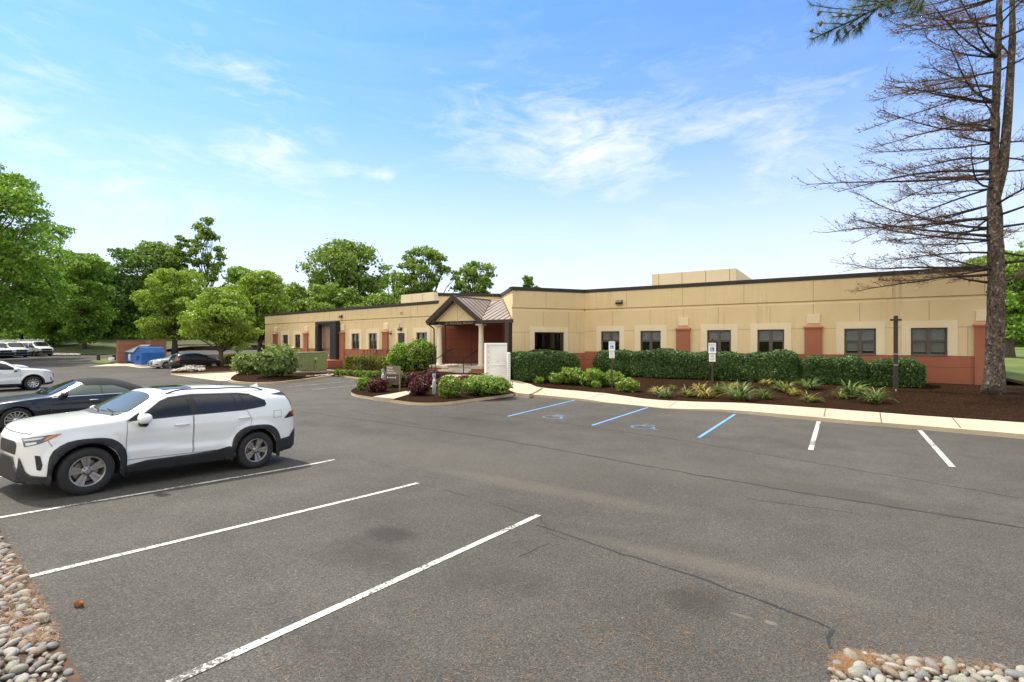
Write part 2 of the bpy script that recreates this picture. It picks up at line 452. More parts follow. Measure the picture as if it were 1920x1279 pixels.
# green-box island, pad, far island
TI = [(627.5, 705), (600, 709.5), (545, 717), (520, 720), (487.5, 720.8), (462.5, 720.6), (440, 718), (431, 715), (437, 710), (452, 703), (476, 699), (520, 694), (575, 694), (622, 701)]
ti = chaikin([G(px, py)[:2] for px, py in reversed(TI)], 2, True)
kerb_along('kerb', dense(list(reversed(ti)) + [ti[-1]], .5), .13)
tag(sheet('mulch_bed', list(reversed(ti)), lambda x, y: bed(x, y) + .02, M['mulch'], .5), kind='structure')
FI = [(317, 702), (329, 703.2), (355, 702.6), (382, 701), (412, 699.5), (437, 698), (455, 692), (458, 686), (430, 689.5), (400, 692), (370, 694), (330, 696.5)]
fi = chaikin([G(px, py)[:2] for px, py in FI], 2, True)
kerb_along('kerb', dense(fi + [fi[0]], .5), .13)
tag(sheet('mulch_bed', fi, lambda x, y: bed(x, y) + .02, M['mulch'], .6), kind='structure')
apron = lambda x, y: ground(x, y) + .012
tag(sheet('loading_apron', [G(px, py)[:2] for px, py in ((319, 702.6), (409, 714.5), (432, 715), (470, 700), (520, 694), (575, 693), (625, 700), (640, 692), (600, 686), (520, 688), (460, 693), (437, 698.3), (382, 701.3))], apron, M['walk'], 1.0), kind='structure')
tag(sheet('refuse_pad', [G(px, py)[:2] for px, py in ((167, 687.5), (235, 686.2), (262, 690), (316, 687), (312, 678), (240, 676), (218, 682), (200, 683.3))], apron, M['walk'], 1.0), kind='structure')
gi = chaikin([G(px, py)[:2] for px, py in ((167, 679.5), (175, 682), (217, 682), (218, 673), (177, 675.5))], 2, True)
tag(sheet('grass_verge', gi, lambda x, y: ground(x, y) + .1, M['grass'], 1.0, skirt=.12, smooth=False), kind='structure')
# lawns
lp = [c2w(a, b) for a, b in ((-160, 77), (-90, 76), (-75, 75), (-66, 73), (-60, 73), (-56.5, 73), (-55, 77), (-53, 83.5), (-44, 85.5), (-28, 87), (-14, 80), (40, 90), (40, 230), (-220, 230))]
tag(sheet('lawn', lp, lawn_z, M['grass_shaded'], 4.0), kind='structure')
lr = lambda x, y: max(bed(x, y), .58) + .05 + .006 * max(0, y - 40)
tag(sheet('lawn', [(7.4, 31.9), (26, 32.9), (75, 36), (75, 160), (-5, 160), (7.4, 60)], lr, M['grass'], 3.0, skirt=.15, smooth=False), kind='structure')

# ------------------------------------------------------------------ painted lines, seams (parts of the lot)
def line(a, b, mat, w=.088, nm='parking_line'):
    return strip_on(nm, G(*a)[:2], G(*b)[:2], w, ground, mat, lot, .006)
def line_w(xl, y0, y1, mat, w=.10): return strip_on('parking_line', (xl, y0), (xl, y1), w, ground, mat, lot, .006)
line((-150, 996.5), (627, 862), M['line_white']); line((50, 1083), (783, 906), M['line_white']); line((255, 1311), (1010, 966), M['line_white'])
for xl in (-12.16, -14.97, -18.16): line_w(xl, 1.6, 7.0, M['line_white'])
for k in range(1, 6): line_w(-18.16 - 2.85 * k, 1.6, 7.0, M['line_white'])
for a, b in (((952, 781), (1082, 749.5)), ((1110, 798), (1214, 764.5)), ((1310, 821), (1378, 777))): line(a, b, M['line_blue'])
line((1520, 844), (1535, 790.5), M['line_white'], .11); line((1786, 876), (1724, 806.5), M['line_white'], .11)
line((537.5, 726), (668, 713.7), M['line_faint'], .11); line((585, 730.6), (672, 722), M['line_faint'], .11)
def seam(L, w, wob=.35):
    pts = [G(px, py)[:2] for px, py in L]
    pts = dense(pts, .18)
    pts = [(x + random.gauss(0, .018), y + random.gauss(0, .018)) for x, y in pts]
    strip_on('asphalt_seam', pts, None, w * 1.5, ground, M['seam'], lot, .003, 1.0, wob)
seam([(560, 772), (700, 790), (860, 812), (1000, 835), (1200, 872), (1450, 915), (1700, 955), (1920, 990), (2100, 1020)], .035)
seam([(780, 905), (900, 938), (1010, 970)], .02); seam([(1010, 985), (1110, 1020), (1200, 1048), (1330, 1090), (1480, 1145), (1560, 1180)], .022)
seam([(1560, 1180), (1556, 1220)], .02); seam([(1010, 970), (1025, 985), (1025, 1000), (1060, 1012)], .012)
seam([(850, 768), (940, 779), (1070, 796), (1250, 821), (1420, 850), (1600, 880), (1920, 935)], .014)
seam([(1400, 935), (1600, 962)], .010); seam([(660, 770), (720, 782), (800, 800)], .02, .6); seam([(975, 1045), (1030, 1018)], .008)
# wheelchair marks, worn
def symbol_pts():
    S_ = []
    S_.append([(.0, .95), (.05, 1.0)])
    S_.append([(.02, .85), (.05, .45), (.35, .45), (.48, .08), (.60, .12)])
    S_.append([(.04, .66), (.34, .66)])
    S_.append([(.30 * math.cos(a) + .12, .30 * math.sin(a) + .28) for a in [math.radians(q) for q in range(110, 372, 14)]])
    return S_
def symbol(px, py, sc, rz, mat):
    x, y, z = G(px, py)
    o0 = None; mb_all = []
    for L in symbol_pts():
        pts = []
        for u, v in L:
            u, v = (u - .2) * sc, (v - .5) * sc
            pts.append((x + u * math.cos(rz) - v * math.sin(rz), y + u * math.sin(rz) + v * math.cos(rz)))
        mb_all.append(pts)
    mb = MB()
    for pts in mb_all:
        pts = dense(pts, .08)
        vs = []
        for i, p in enumerate(pts):
            q0, q1 = pts[max(0, i - 1)], pts[min(len(pts) - 1, i + 1)]
            dx, dy = q1[0] - q0[0], q1[1] - q0[1]; l = math.hypot(dx, dy) or 1
            for s_ in (-1, 1):
                a, b = p[0] - dy / l * .045 * s_, p[1] + dx / l * .045 * s_
                vs.append((a, b, ground(a, b) + .005))
        mb.add(vs, [(2 * i, 2 * i + 1, 2 * i + 3, 2 * i + 2) for i in range(len(pts) - 1)])
    return mb.build('wheelchair_symbol', mat, lot)
symbol(1047, 781, 1.1, 0, M['line_faded']); symbol(1216, 799.5, 1.1, 0, M['line_faded'])
# ------------------------------------------------------------------ building materials
def make_stucco(name, c1, c2, streak=0.0, top=4.5):
    m, nt, b = node_mat(name); co = objco(nt)
    a = noise(nt, co, .55, 6, .6); f = noise(nt, co, 70, 3, .65)
    c = ramp(nt, a, [(.3, c2), (.7, c1)])
    if streak:
        s1 = noise(nt, objco(nt, (3.2, 3.2, .16)), 1.6, 5, .65)
        s2 = noise(nt, objco(nt, (1, 1, .35)), .5, 3, .6)
        k = mth(nt, 'MULTIPLY', ramp(nt, s1, [(.52, (0, 0, 0)), (.78, (streak,) * 3)]), ramp(nt, s2, [(.45, (0, 0, 0)), (.62, (1, 1, 1))]))
        c = mixc(nt, k, c, (.11, .085, .05))
    c = mixc(nt, .35, c, ramp(nt, f, [(.3, (.8, .8, .8)), (.7, (1.15, 1.15, 1.15))]), 'MULTIPLY')
    nt.links.new(c, b.inputs['Base Color']); b.inputs['Roughness'].default_value = .92
    b.inputs['Specular IOR Level'].default_value = .2
    bump(nt, b, f, .45, .012); return m
M['stucco'] = make_stucco('tan_stucco', (.735, .555, .325), (.665, .49, .27), .5)
M['cream'] = make_stucco('cream_stucco', (.80, .65, .44), (.73, .57, .375), .12)
M['terra'] = make_stucco('terracotta_stucco', (.39, .142, .083), (.33, .116, .067), .18)
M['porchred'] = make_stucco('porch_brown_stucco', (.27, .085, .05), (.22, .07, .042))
M['jointd'] = pbr('stucco_joint', (.38, .265, .14), .95)
M['jointr'] = pbr('red_joint', (.12, .035, .02), .95)
M['cap'] = pbr('bronze_coping', (.034, .025, .020), .7, var=.2, vs=2)
M['ribs'] = pbr('roof_rib_metal', (.075, .050, .038), .5)
M['bronze'] = pbr('bronze_metal', (.040, .024, .017), .7, var=.15, vs=3)
M['frame'] = pbr('window_bronze', (.085, .062, .05), .45, var=.15, vs=5)
M['roofm'] = pbr('seam_metal_roof', (.265, .205, .16), .45, spec=.4, var=.18, vs=1.2)
M['rail'] = pbr('black_railing', (.02, .016, .015), .45)
M['blind'] = pbr('blind_slat', (.80, .79, .74), .7)
M['room'] = pbr('dark_room', (.012, .012, .012), .9)
M['colpaint'] = pbr('column_paint', (.74, .64, .47), .75, var=.08, vs=3)
M['gravelroof'] = pbr('flat_roof', (.16, .15, .14), .95, var=.3, vs=1)
M['doorp'] = pbr('dark_door', (.035, .028, .026), .4)
M['dockp'] = pbr('dock_door_panel', (.30, .185, .145), .6, var=.1, vs=2)
M['rubber'] = pbr('black_rubber', (.014, .014, .014), .7, var=.3, vs=6, bmp=.4, bs=18)
M['lamp'] = pbr('lamp_lens', (.35, .33, .28), .3)
def make_glass(k=.45, t=.72):
    m, nt, b = node_mat('window_glass')
    tr = nd(nt, 'ShaderNodeBsdfTransparent'); tr.inputs[0].default_value = (t, t, t, 1)
    gl = nd(nt, 'ShaderNodeBsdfGlossy'); gl.inputs['Roughness'].default_value = .02
    fr = nd(nt, 'ShaderNodeFresnel'); fr.inputs[0].default_value = 1.5
    mx = nt.nodes.new('ShaderNodeMixShader')
    nt.links.new(mth(nt, 'MULTIPLY', fr.outputs[0], k), mx.inputs[0])
    nt.links.new(tr.outputs[0], mx.inputs[1]); nt.links.new(gl.outputs[0], mx.inputs[2])
    nt.links.new(mx.outputs[0], nt.nodes['Material Output'].inputs[0]); return m
M['glass'] = make_glass(); M['glass_bay'] = make_glass(.10, .5)

BLD = empty('office_building', (-10, 31, .5), 'long one-storey tan stucco office building with terracotta base and gabled entrance porch', 'building')
def bpart(mb, name, mat, parent=None, smooth=False, bevel=0): return mb.build(name, mat, parent or BLD, smooth, world=True, bevel=bevel)

class Wall:
    """vertical plane from A to B; s along, z up, d outward"""
    def __init__(s, A, B):
        s.A = Vector(A); s.e = Vector(B) - s.A; s.L = s.e.length; s.e /= s.L
        s.n = Vector((s.e.y, -s.e.x))
        if s.n.dot(-s.A) < 0: s.n = -s.n
    def p(s, a, z, d=0.0):
        q = s.A + s.e * a + s.n * d
        return (q.x, q.y, z)
    def at(s, px):
        t = (px - PX0) / FOC
        D = Vector((CA * t - SA, SA * t + CA))
        # A + e*a = D*k
        det = s.e.x * -D.y + s.e.y * D.x
        return (-s.A.x * -D.y + -s.A.y * D.x) / det
    def zat(s, px, py):
        q = s.A + s.e * s.at(px)
        return CAMZ - (py - PY0) / FOC * w2z(q.x, q.y)
    def box(s, mb, a0, a1, z0, z1, d0, d1):
        P = [s.p(a, z, d) for z in (z0, z1) for d in (d0, d1) for a in (a0, a1)]
        mb.add(P, [(0, 2, 3, 1), (4, 5, 7, 6), (0, 1, 5, 4), (2, 6, 7, 3), (0, 4, 6, 2), (1, 3, 7, 5)])
    def face(s, mb, a0, a1, z0, z1, d=0.0, holes=(), depth=.2):
        """front face with rectangular openings and their reveals"""
        xs = sorted({a0, a1, *[h[i] for h in holes for i in (0, 1)]}); zs = sorted({z0, z1, *[h[i] for h in holes for i in (2, 3)]})
        xs = [x for x in xs if a0 <= x <= a1]; zs = [z for z in zs if z0 <= z <= z1]
        for i in range(len(xs) - 1):
            for j in range(len(zs) - 1):
                mx, mz = (xs[i] + xs[i + 1]) / 2, (zs[j] + zs[j + 1]) / 2
                if any(h[0] < mx < h[1] and h[2] < mz < h[3] for h in holes): continue
                mb.quad(s.p(xs[i], zs[j], d), s.p(xs[i + 1], zs[j], d), s.p(xs[i + 1], zs[j + 1], d), s.p(xs[i], zs[j + 1], d))
        for h in holes:
            b0, b1 = max(h[2], z0), min(h[3], z1)
            if b1 <= b0: continue
            for a in (h[0], h[1]): mb.quad(s.p(a, b0, d), s.p(a, b1, d), s.p(a, b1, -depth), s.p(a, b0, -depth))
            for z in (b0, b1): mb.quad(s.p(h[0], z, d), s.p(h[1], z, d), s.p(h[1], z, -depth), s.p(h[0], z, -depth))

WB_ = None
ZS, ZG0, ZG1, ZT = 1.91, 4.52, 4.69, 5.87
def facade(w, ztop, zg0, zg1, zbase, holes, joints_hi, joints_lo, name='wall', base=True, a0=0.0, a1=None, hline=None):
    a1 = w.L if a1 is None else a1
    mb = MB(); w.face(mb, a0, a1, ZS if base else zbase, zg0, 0.0, holes)
    zm = zg1 - .03
    mb.quad(w.p(a0, zg0, 0), w.p(a1, zg0, 0), w.p(a1, zm, -.07), w.p(a0, zm, -.07))
    mb.quad(w.p(a0, zm, -.07), w.p(a1, zm, -.07), w.p(a1, zg1, .02), w.p(a0, zg1, .02))
    mb.quad(w.p(a0, zg1, .02), w.p(a1, zg1, .02), w.p(a1, ztop, .02), w.p(a0, ztop, .02))
    jb = mb; jb.cur = 1
    for a in joints_hi: w.box(jb, a - .012, a + .012, zg1 + .01, ztop - .02, .018, .0225)
    for (a, z0, z1) in joints_lo: w.box(jb, a - .012, a + .012, z0, z1, -.002, .0025)
    for (b0, b1, z) in (hline or []): w.box(jb, b0, b1, z - .012, z + .012, -.002, .0025)
    wall = bpart(mb, name, [M['stucco'], M['jointd']])
    if base:
        rb = MB(); w.face(rb, a0, a1, zbase - .4, 1.36, .035, holes, .25); w.face(rb, a0, a1, 1.395, ZS, .035, holes, .25)
        rb.quad(w.p(a0, 1.36, .035), w.p(a1, 1.36, .035), w.p(a1, 1.395, 0.0), w.p(a0, 1.395, 0.0))
        rb.quad(w.p(a0, 1.395, 0), w.p(a1, 1.395, 0), w.p(a1, 1.395, .035), w.p(a0, 1.395, .035))
        rb.quad(w.p(a0, ZS, .035), w.p(a1, ZS, .035), w.p(a1, ZS + .015, 0), w.p(a0, ZS + .015, 0))
        bpart(rb, 'base_band', M['terra'])
    return wall
def coping(w, z, a0=None, a1=None):
    a0 = -.03 if a0 is None else a0; a1 = w.L + .03 if a1 is None else a1
    mb = MB(); w.box(mb, a0, a1, z - .02, z + .10, -.32, .07); w.box(mb, a0, a1, z - .12, z - .022, .021, .055)
    return bpart(mb, 'parapet_coping', M['cap'])
def window(w, a0, a1, z0, z1, sur=.34, style='quad', blind=.5, surround=True, top=.34):
    if surround:
        sb = MB()
        w.box(sb, a0 - sur, a0 - .003, ZS + .02, z1 + top, .003, .022); w.box(sb, a1 + .003, a1 + sur, ZS + .02, z1 + top, .003, .022)
        w.box(sb, a0 - .003, a1 + .003, z1 + .003, z1 + top, .003, .022)
        bpart(sb, 'window_surround', M['cream'])
    fb = MB(); d0, d1 = -.13, -.06; t = .055
    w.box(fb, a0, a0 + t, z0, z1, d0, d1); w.box(fb, a1 - t, a1, z0, z1, d0, d1)
    w.box(fb, a0 + t, a1 - t, z1 - t, z1, d0, d1); w.box(fb, a0 + t, a1 - t, z0, z0 + t, d0, d1)
    am, zm = (a0 + a1) / 2, z0 + (z1 - z0) * .52
    if style == 'quad':
        w.box(fb, am - .06, am + .06, z0 + t, z1 - t, d0, d1)
        for b0, b1 in ((a0 + t, am - .06), (am + .06, a1 - t)):
            w.box(fb, b0, b1, zm - .04, zm + .04, d0, d1 - .01)
            w.box(fb, b0, b0 + .03, z0 + t, zm - .04, d0, d1 - .02); w.box(fb, b1 - .03, b1, z0 + t, zm - .04, d0, d1 - .02)
            w.box(fb, b0 + .03, b1 - .03, z0 + t, z0 + t + .03, d0, d1 - .02)
    elif style == 'dark2': w.box(fb, am - .03, am + .03, z0 + t, z1 - t, d0, d1)
    w.box(fb, a0 - .02, a1 + .02, z0 - .04, z0 - .002, -.12, .06)
    f = bpart(fb, 'window', M['frame'])
    gb = MB(); w.box(gb, a0 + t, a1 - t, z0 + t, z1 - t, d0 + .005, d0 + .012)
    bpart(gb, 'pane', M['glass_bay'] if w is WB_ else M['glass'], f)
    rb = MB(); q = -.75
    rb.quad(w.p(a0 - .3, z0 - .3, q), w.p(a1 + .3, z0 - .3, q), w.p(a1 + .3, z1 + .2, q), w.p(a0 - .3, z1 + .2, q))
    for a, b in ((a0 - .3, a0 - .3), (a1 + .3, a1 + .3)): rb.quad(w.p(a, z0 - .3, q), w.p(a, z1 + .2, q), w.p(a, z1 + .2, -.2), w.p(a, z0 - .3, -.2))
    for z in (z0 - .3, z1 + .2): rb.quad(w.p(a0 - .3, z, q), w.p(a1 + .3, z, q), w.p(a1 + .3, z, -.2), w.p(a0 - .3, z, -.2))
    bpart(rb, 'room', M['room'], f)
    if blind:
        bb = MB(); zb = z1 - (z1 - z0) * blind; z = z1 - .04
        while z > zb:
            a, b_ = a0 + t + .02, a1 - t - .02
            for (u, v) in ((a, am - .05), (am + .05, b_)):
                bb.quad(w.p(u, z, -.16), w.p(v, z, -.16), w.p(v, z - .027, -.145), w.p(u, z - .027, -.145))
            z -= .035
        bpart(bb, 'blind', M['blind'], f)
    return f
def pilaster(w, a0, a1, zbase, plaque=True):
    mb = MB(); w.box(mb, a0, a1, zbase - .4, 3.24, .037, .15)
    i = w.p; c = .05
    lo = [i(a0 - c, 3.242, .036), i(a1 + c, 3.242, .036), i(a1 + c, 3.242, .20), i(a0 - c, 3.242, .20)]
    mi = [i(a0 - c, 3.33, .036), i(a1 + c, 3.33, .036), i(a1 + c, 3.33, .20), i(a0 - c, 3.33, .20)]
    hi = [i(a0, 3.40, .036), i(a1, 3.40, .036), i(a1, 3.40, .10), i(a0, 3.40, .10)]
    mb.add(lo + mi + hi, [(3, 2, 1, 0)] + [(q, (q + 1) % 4, 4 + (q + 1) % 4, 4 + q) for q in range(4)] + [(4 + q, 4 + (q + 1) % 4, 8 + (q + 1) % 4, 8 + q) for q in range(4)] + [(8, 9, 10, 11)])
    o = bpart(mb, 'pilaster', M['terra'])
    if plaque:
        pb = MB(); m = (a1 - a0) * .12
        w.box(pb, a0 + m, a1 - m, 3.50, 3.97, .003, .07); bpart(pb, 'plaque', M['cream'], o, bevel=.012)
def wall_pack(w, px, py, sc=1.0):
    a, z = w.at(px), w.zat(px, py)
    mb = MB(); w.box(mb, a - .2 * sc, a + .2 * sc, z - .12 * sc, z + .14 * sc, .021, .11)
    mb.add([w.p(a - .2 * sc, z + .14 * sc, .11), w.p(a + .2 * sc, z + .14 * sc, .11), w.p(a + .2 * sc, z - .02 * sc, .28 * sc), w.p(a - .2 * sc, z - .02 * sc, .28 * sc), w.p(a + .2 * sc, z - .12 * sc, .2 * sc), w.p(a - .2 * sc, z - .12 * sc, .2 * sc), w.p(a + .2 * sc, z - .12 * sc, .11), w.p(a - .2 * sc, z - .12 * sc, .11)],
           [(0, 1, 2, 3), (3, 2, 4, 5), (5, 4, 6, 7), (0, 3, 5, 7), (1, 6, 4, 2)])
    o = bpart(mb, 'wall_lamp', M['bronze'])
    lb = MB(); w.box(lb, a - .15 * sc, a + .15 * sc, z - .135 * sc, z - .122 * sc, .12, .19 * sc); bpart(lb, 'lens', M['lamp'], o)

# ------------------------------------------------------------------ right wing
C0, C1, C2, C3 = (-14.1, 30.5), (-16.15, 24.9), (-20.3, 29.86), (-23.66, 26.96)
WR = Wall(C0, (5.5, 30.5))
wins = [(1127, 1161.7), (1200.8, 1239), (1325.8, 1370.6), (1420, 1470.4), (1583, 1642.7), (1707.7, 1776.7)]
surs = [(1118, 1171), (1190, 1249.5), (1314, 1383.6), (1407, 1483.9), (1567, 1658), (1690, 1795.6)]
wz0, wz1 = 1.93, 3.22
holes = [(WR.at(a), WR.at(b), wz0, wz1) for a, b in wins]
jhi = [WR.at(x) for x in (1175, 1280, 1395, 1525, 1674, 1846)]
jlo = [(WR.at(x), 3.58, 4.5) for x in (1149, 1219, 1347, 1444, 1612, 1742)] + [(WR.at(x), 3.99, 4.5) for x in (1281, 1525)] + [(WR.at(1795.6) + .35, 1.95, 3.23)]
edges = [0.0]
for a, b in surs: edges += [WR.at(a), WR.at(b)]
edges.append(WR.L)
pil = [(1269, 1294.3), (1509, 1541.6), (1826.5, 1857)]
hl = []
for k in range(0, len(edges), 2):
    s0, s1 = edges[k], edges[k + 1]
    cut = [(WR.at(a), WR.at(b)) for a, b in pil if s0 < WR.at((a + b) / 2) < s1]
    for c0, c1 in cut: hl.append((s0, c0 - .06, 3.24)); s0 = c1 + .06
    if s1 > s0: hl.append((s0, s1, 3.24))
facade(WR, ZT, ZG0, ZG1, .6, holes, jhi, jlo, hline=hl)
for (a, b), (p, q), bl in zip(wins, surs, (.42, .42, .42, .45, .85, .88)):
    s = (WR.at(q) - WR.at(p) - (WR.at(b) - WR.at(a))) / 2
    window(WR, WR.at(a), WR.at(b), wz0, wz1, s, 'quad', bl)
for a, b in pil: pilaster(WR, WR.at(a), min(WR.L - .02, WR.at(b)), .6)
coping(WR, ZT); wall_pack(WR, 1162, 567)
WRS = Wall((5.5, 30.5), (5.5, 62)); WRS.n = Vector((1, 0))
facade(WRS, ZT, ZG0, ZG1, .6, [], [6, 12, 18], [], hline=[(0, 30, 3.24)]); coping(WRS, ZT)
# ------------------------------------------------------------------ projecting bay
def slope_wall(A, B, za, zb, base_mat='terra', upper='stucco', brick_to=None, holes_px=None):
    """wall whose parapet and reveal follow the survey heights at each end"""
    w = Wall(A, B); mb = MB(); L = w.L
    f = lambda a, lo, hi: lo + (hi - lo) * a / L
    return w, f
WB = WB_ = Wall(C1, C0)
ba0, ba1 = WB.at(1002), WB.at(1057.6)
kz = lambda a, z: CAMZ + (z - CAMZ) * (.945 + .055 * a / WB.L)        # survey: heights close to the corner read 5 % lower
mb = MB()
bz0, bz1 = kz(ba0, 1.6), kz(ba0, 3.17)
def bayface(mb, a0, a1, z0, z1, d=0): mb.quad(WB.p(a0, kz(a0, z0), d), WB.p(a1, kz(a1, z0), d), WB.p(a1, kz(a1, z1), d), WB.p(a0, kz(a0, z1), d))
WB.face(mb, 0, WB.L, 1.83, 4.0, 0, [(ba0, ba1, bz0, bz1)])
mb.quad(WB.p(0, 4.0), WB.p(WB.L, 4.0), WB.p(WB.L, kz(WB.L, ZG0)), WB.p(0, kz(0, ZG0)))
L_ = WB.L
mb.quad(WB.p(0, kz(0, ZG0)), WB.p(L_, ZG0), WB.p(L_, ZG1 - .03, -.07), WB.p(0, kz(0, ZG1) - .03, -.07))
mb.quad(WB.p(0, kz(0, ZG1) - .03, -.07), WB.p(L_, ZG1 - .03, -.07), WB.p(L_, ZG1, .02), WB.p(0, kz(0, ZG1), .02))
mb.quad(WB.p(0, kz(0, ZG1), .02), WB.p(L_, ZG1, .02), WB.p(L_, ZT, .02), WB.p(0, kz(0, ZT), .02))
bay_mb = mb; bay_mb.cur = 1
rb = MB(); WB.face(rb, 0, WB.L, .1, 1.83, .03, [(ba0, ba1, bz0, bz1)]); bpart(rb, 'base_band', M['terra'])
window(WB, ba0, ba1, bz0, bz1, .36, 'plain', 0)
jb = bay_mb
sb0, sb1 = ba0 - .36, ba1 + .36
for b0, b1 in ((0, sb0), (sb1, L_)): WB.box(jb, b0, b1, bz1 - .035, bz1 - .012, -.002, .0025)
WB.box(jb, ba0 + .7, ba0 + .724, bz1 + .36, kz(2, ZG0) - .02, -.002, .0025); WB.box(jb, ba0 + .9, ba0 + .924, kz(2, ZG1) + .02, kz(2, ZT) - .05, .018, .0225)
WB.box(jb, sb1 + .03, sb1 + .054, 1.95, kz(4, ZG0) - .03, -.002, .0025)
bpart(jb, 'wall', [M['stucco'], M['jointd']])
cb = MB()
for z0, z1, d0, d1 in ((-.02, .10, -.32, .07), (-.12, -.022, .021, .055)):
    P = [WB.p(a, kz(a, ZT) + z, d) for z in (z0, z1) for d in (d0, d1) for a in (0, L_)]
    cb.add(P, [(0, 2, 3, 1), (4, 5, 7, 6), (0, 1, 5, 4), (2, 6, 7, 3), (0, 4, 6, 2), (1, 3, 7, 5)])
bpart(cb, 'parapet_coping', M['cap'])
W2 = Wall(C1, C2); W2.n = Vector((-W2.e.y, W2.e.x)) if Vector((-W2.e.y, W2.e.x)).x < 0 else Vector((W2.e.y, -W2.e.x))
k2 = lambda a, z: CAMZ + (z - CAMZ) * (.945 + .055 * a / W2.L)
mb = MB(); mb.quad(W2.p(0, 3.9), W2.p(W2.L, 3.9), W2.p(W2.L, ZT), W2.p(0, k2(0, ZT))); bpart(mb, 'wall', M['stucco'])
mb = MB(); W2.face(mb, 0, W2.L, .1, 3.9, .002, [(3.1, 4.2, 1.03, 3.2)], .12); bpart(mb, 'porch_wall', M['porchred'])
cb = MB(); P = [W2.p(a, k2(a, ZT) + z, d) for z in (-.12, .10) for d in (-.32, .07) for a in (0, W2.L)]
cb.add(P, [(0, 2, 3, 1), (4, 5, 7, 6), (0, 1, 5, 4), (2, 6, 7, 3), (0, 4, 6, 2), (1, 3, 7, 5)]); bpart(cb, 'parapet_coping', M['cap'])
db = MB(); W2.box(db, 3.12, 4.18, 1.04, 3.18, -.1, -.05); ed = bpart(db, 'entrance_door', M['doorp'])
db = MB(); W2.box(db, 3.25, 4.05, 1.3, 3.05, -.048, -.043); bpart(db, 'door_pane', M['glass'], ed)
db = MB(); W2.box(db, 4.02, 4.08, 1.9, 2.4, -.02, .02); bpart(db, 'door_handle', M['lamp'], ed)
W3 = Wall(C2, C3)
mb = MB(); mb.quad(W3.p(0, 3.9), W3.p(W3.L, 3.9), W3.p(W3.L, ZT), W3.p(0, ZT)); bpart(mb, 'wall', M['stucco']); coping(W3, ZT)
mb = MB(); W3.face(mb, 0, W3.L, .1, 3.9, .002); jb = mb; jb.cur = 1
for z in (1.45, 2.0, 2.75, 3.4): W3.box(jb, 0, W3.L, z - .012, z + .012, .001, .006)
W3.box(jb, 2.1, 2.124, 1.0, 3.8, .001, .006); bpart(jb, 'porch_wall', [M['porchred'], M['jointr']])
# side of the tall entry block above the lower left parapet
mb = MB(); W3s = Wall(C3, (C3[0] + 3.2, C3[1] + 6.5)); W3s.n = Vector((-1, .3)).normalized()
mb.quad(W3s.p(0, 4.8), W3s.p(6, 4.8), W3s.p(6, ZT), W3s.p(0, ZT)); bpart(mb, 'wall', M['stucco'])

# ------------------------------------------------------------------ left wing
eL = Vector((-.990, .1406)).normalized()
LEND = Wall(C3, (C3[0] + eL.x * 30, C3[1] + eL.y * 30)).at(497)
WL = Wall(C3, (C3[0] + eL.x * LEND, C3[1] + eL.y * LEND))
ZLT = 5.34; zl = lambda px, py: WL.zat(px, py)
lw = [(781, 801), (691.5, 707), (659.5, 674), (553, 563.2), (530.2, 540), (498, 507)]
def rng(a, b): x, y = WL.at(a), WL.at(b); return (min(x, y), max(x, y))
lwin = [rng(a, b) for a, b in lw]
for i in (3, 4, 5): lwin[i] = (lwin[i][0], lwin[i][1])
d0, d1 = rng(604, 622); dz0, dz1 = .55, 4.05
dr0, dr1 = rng(746, 759)
lh = [(a, b, wz0, wz1) for a, b in lwin if b < WL.L - .3] + [(d0, d1, dz0, dz1), (dr0, dr1, 1.0, 3.2)]
facade(WL, ZLT, 4.24, 4.40, .1, lh, [WL.at(x) for x in (770, 735, 690, 648, 607, 560, 528)],
       [(WL.at(x), 3.6, 4.22) for x in (791, 752, 699, 667, 648, 585, 558)])
for i, (a, b) in enumerate(lwin):
    if b < WL.L - .3: window(WL, a, b, wz0, wz1, min(.36, (b - a) * .3), 'quad' if i in (1, 2, 3) else 'dark2', 0 if i in (0, 4, 5) else .45)
for a, b in ((719, 729), (639, 647), (571.5, 578.5), (514, 521)):
    q = rng(a, b)
    if q[1] < WL.L: pilaster(WL, q[0], q[1], .1)
coping(WL, ZLT); wall_pack(WL, 641, 593.5, .85); wall_pack(WL, 752, 617, .9)
ab = MB(); a, z = WL.at(752), zl(752, 617)
ab.tube([WL.p(a, z + .1, .1), WL.p(a - .3, z + .15, .35), WL.p(a - .5, z + .35, .5)], .02, 5); bpart(ab, 'lamp_arm', M['bronze'])
cb = MB(); a, z = WL.at(737), zl(737, 625)
cb.lathe([(.0, -.12), (.07, -.1), (.09, 0), (.07, .05), (0, .06)], 10, 'z', Matrix.Translation(WL.p(a, z, .2))); cb.tube([WL.p(a, z + .15, .02), WL.p(a, z + .18, .2), WL.p(a, z + .03, .2)], .018, 5)
bpart(cb, 'security_camera', M['bronze'])
vb = MB(); a, z = WL.at(753), zl(753, 587); WL.box(vb, a - .14, a + .14, z - .08, z + .08, .021, .05); bpart(vb, 'roof_drain', M['jointd'])
db = MB(); WL.box(db, dr0 + .01, dr1 - .01, 1.0, 3.19, -.12, -.06); sd = bpart(db, 'service_door', M['doorp'])
sb = MB(); WL.box(sb, dr0 - .3, dr0 - .003, ZS + .02, 3.54, .003, .022); WL.box(sb, dr1 + .003, dr1 + .3, ZS + .02, 3.54, .003, .022); WL.box(sb, dr0 - .003, dr1 + .003, 3.2, 3.54, .003, .022); bpart(sb, 'window_surround', M['cream'])
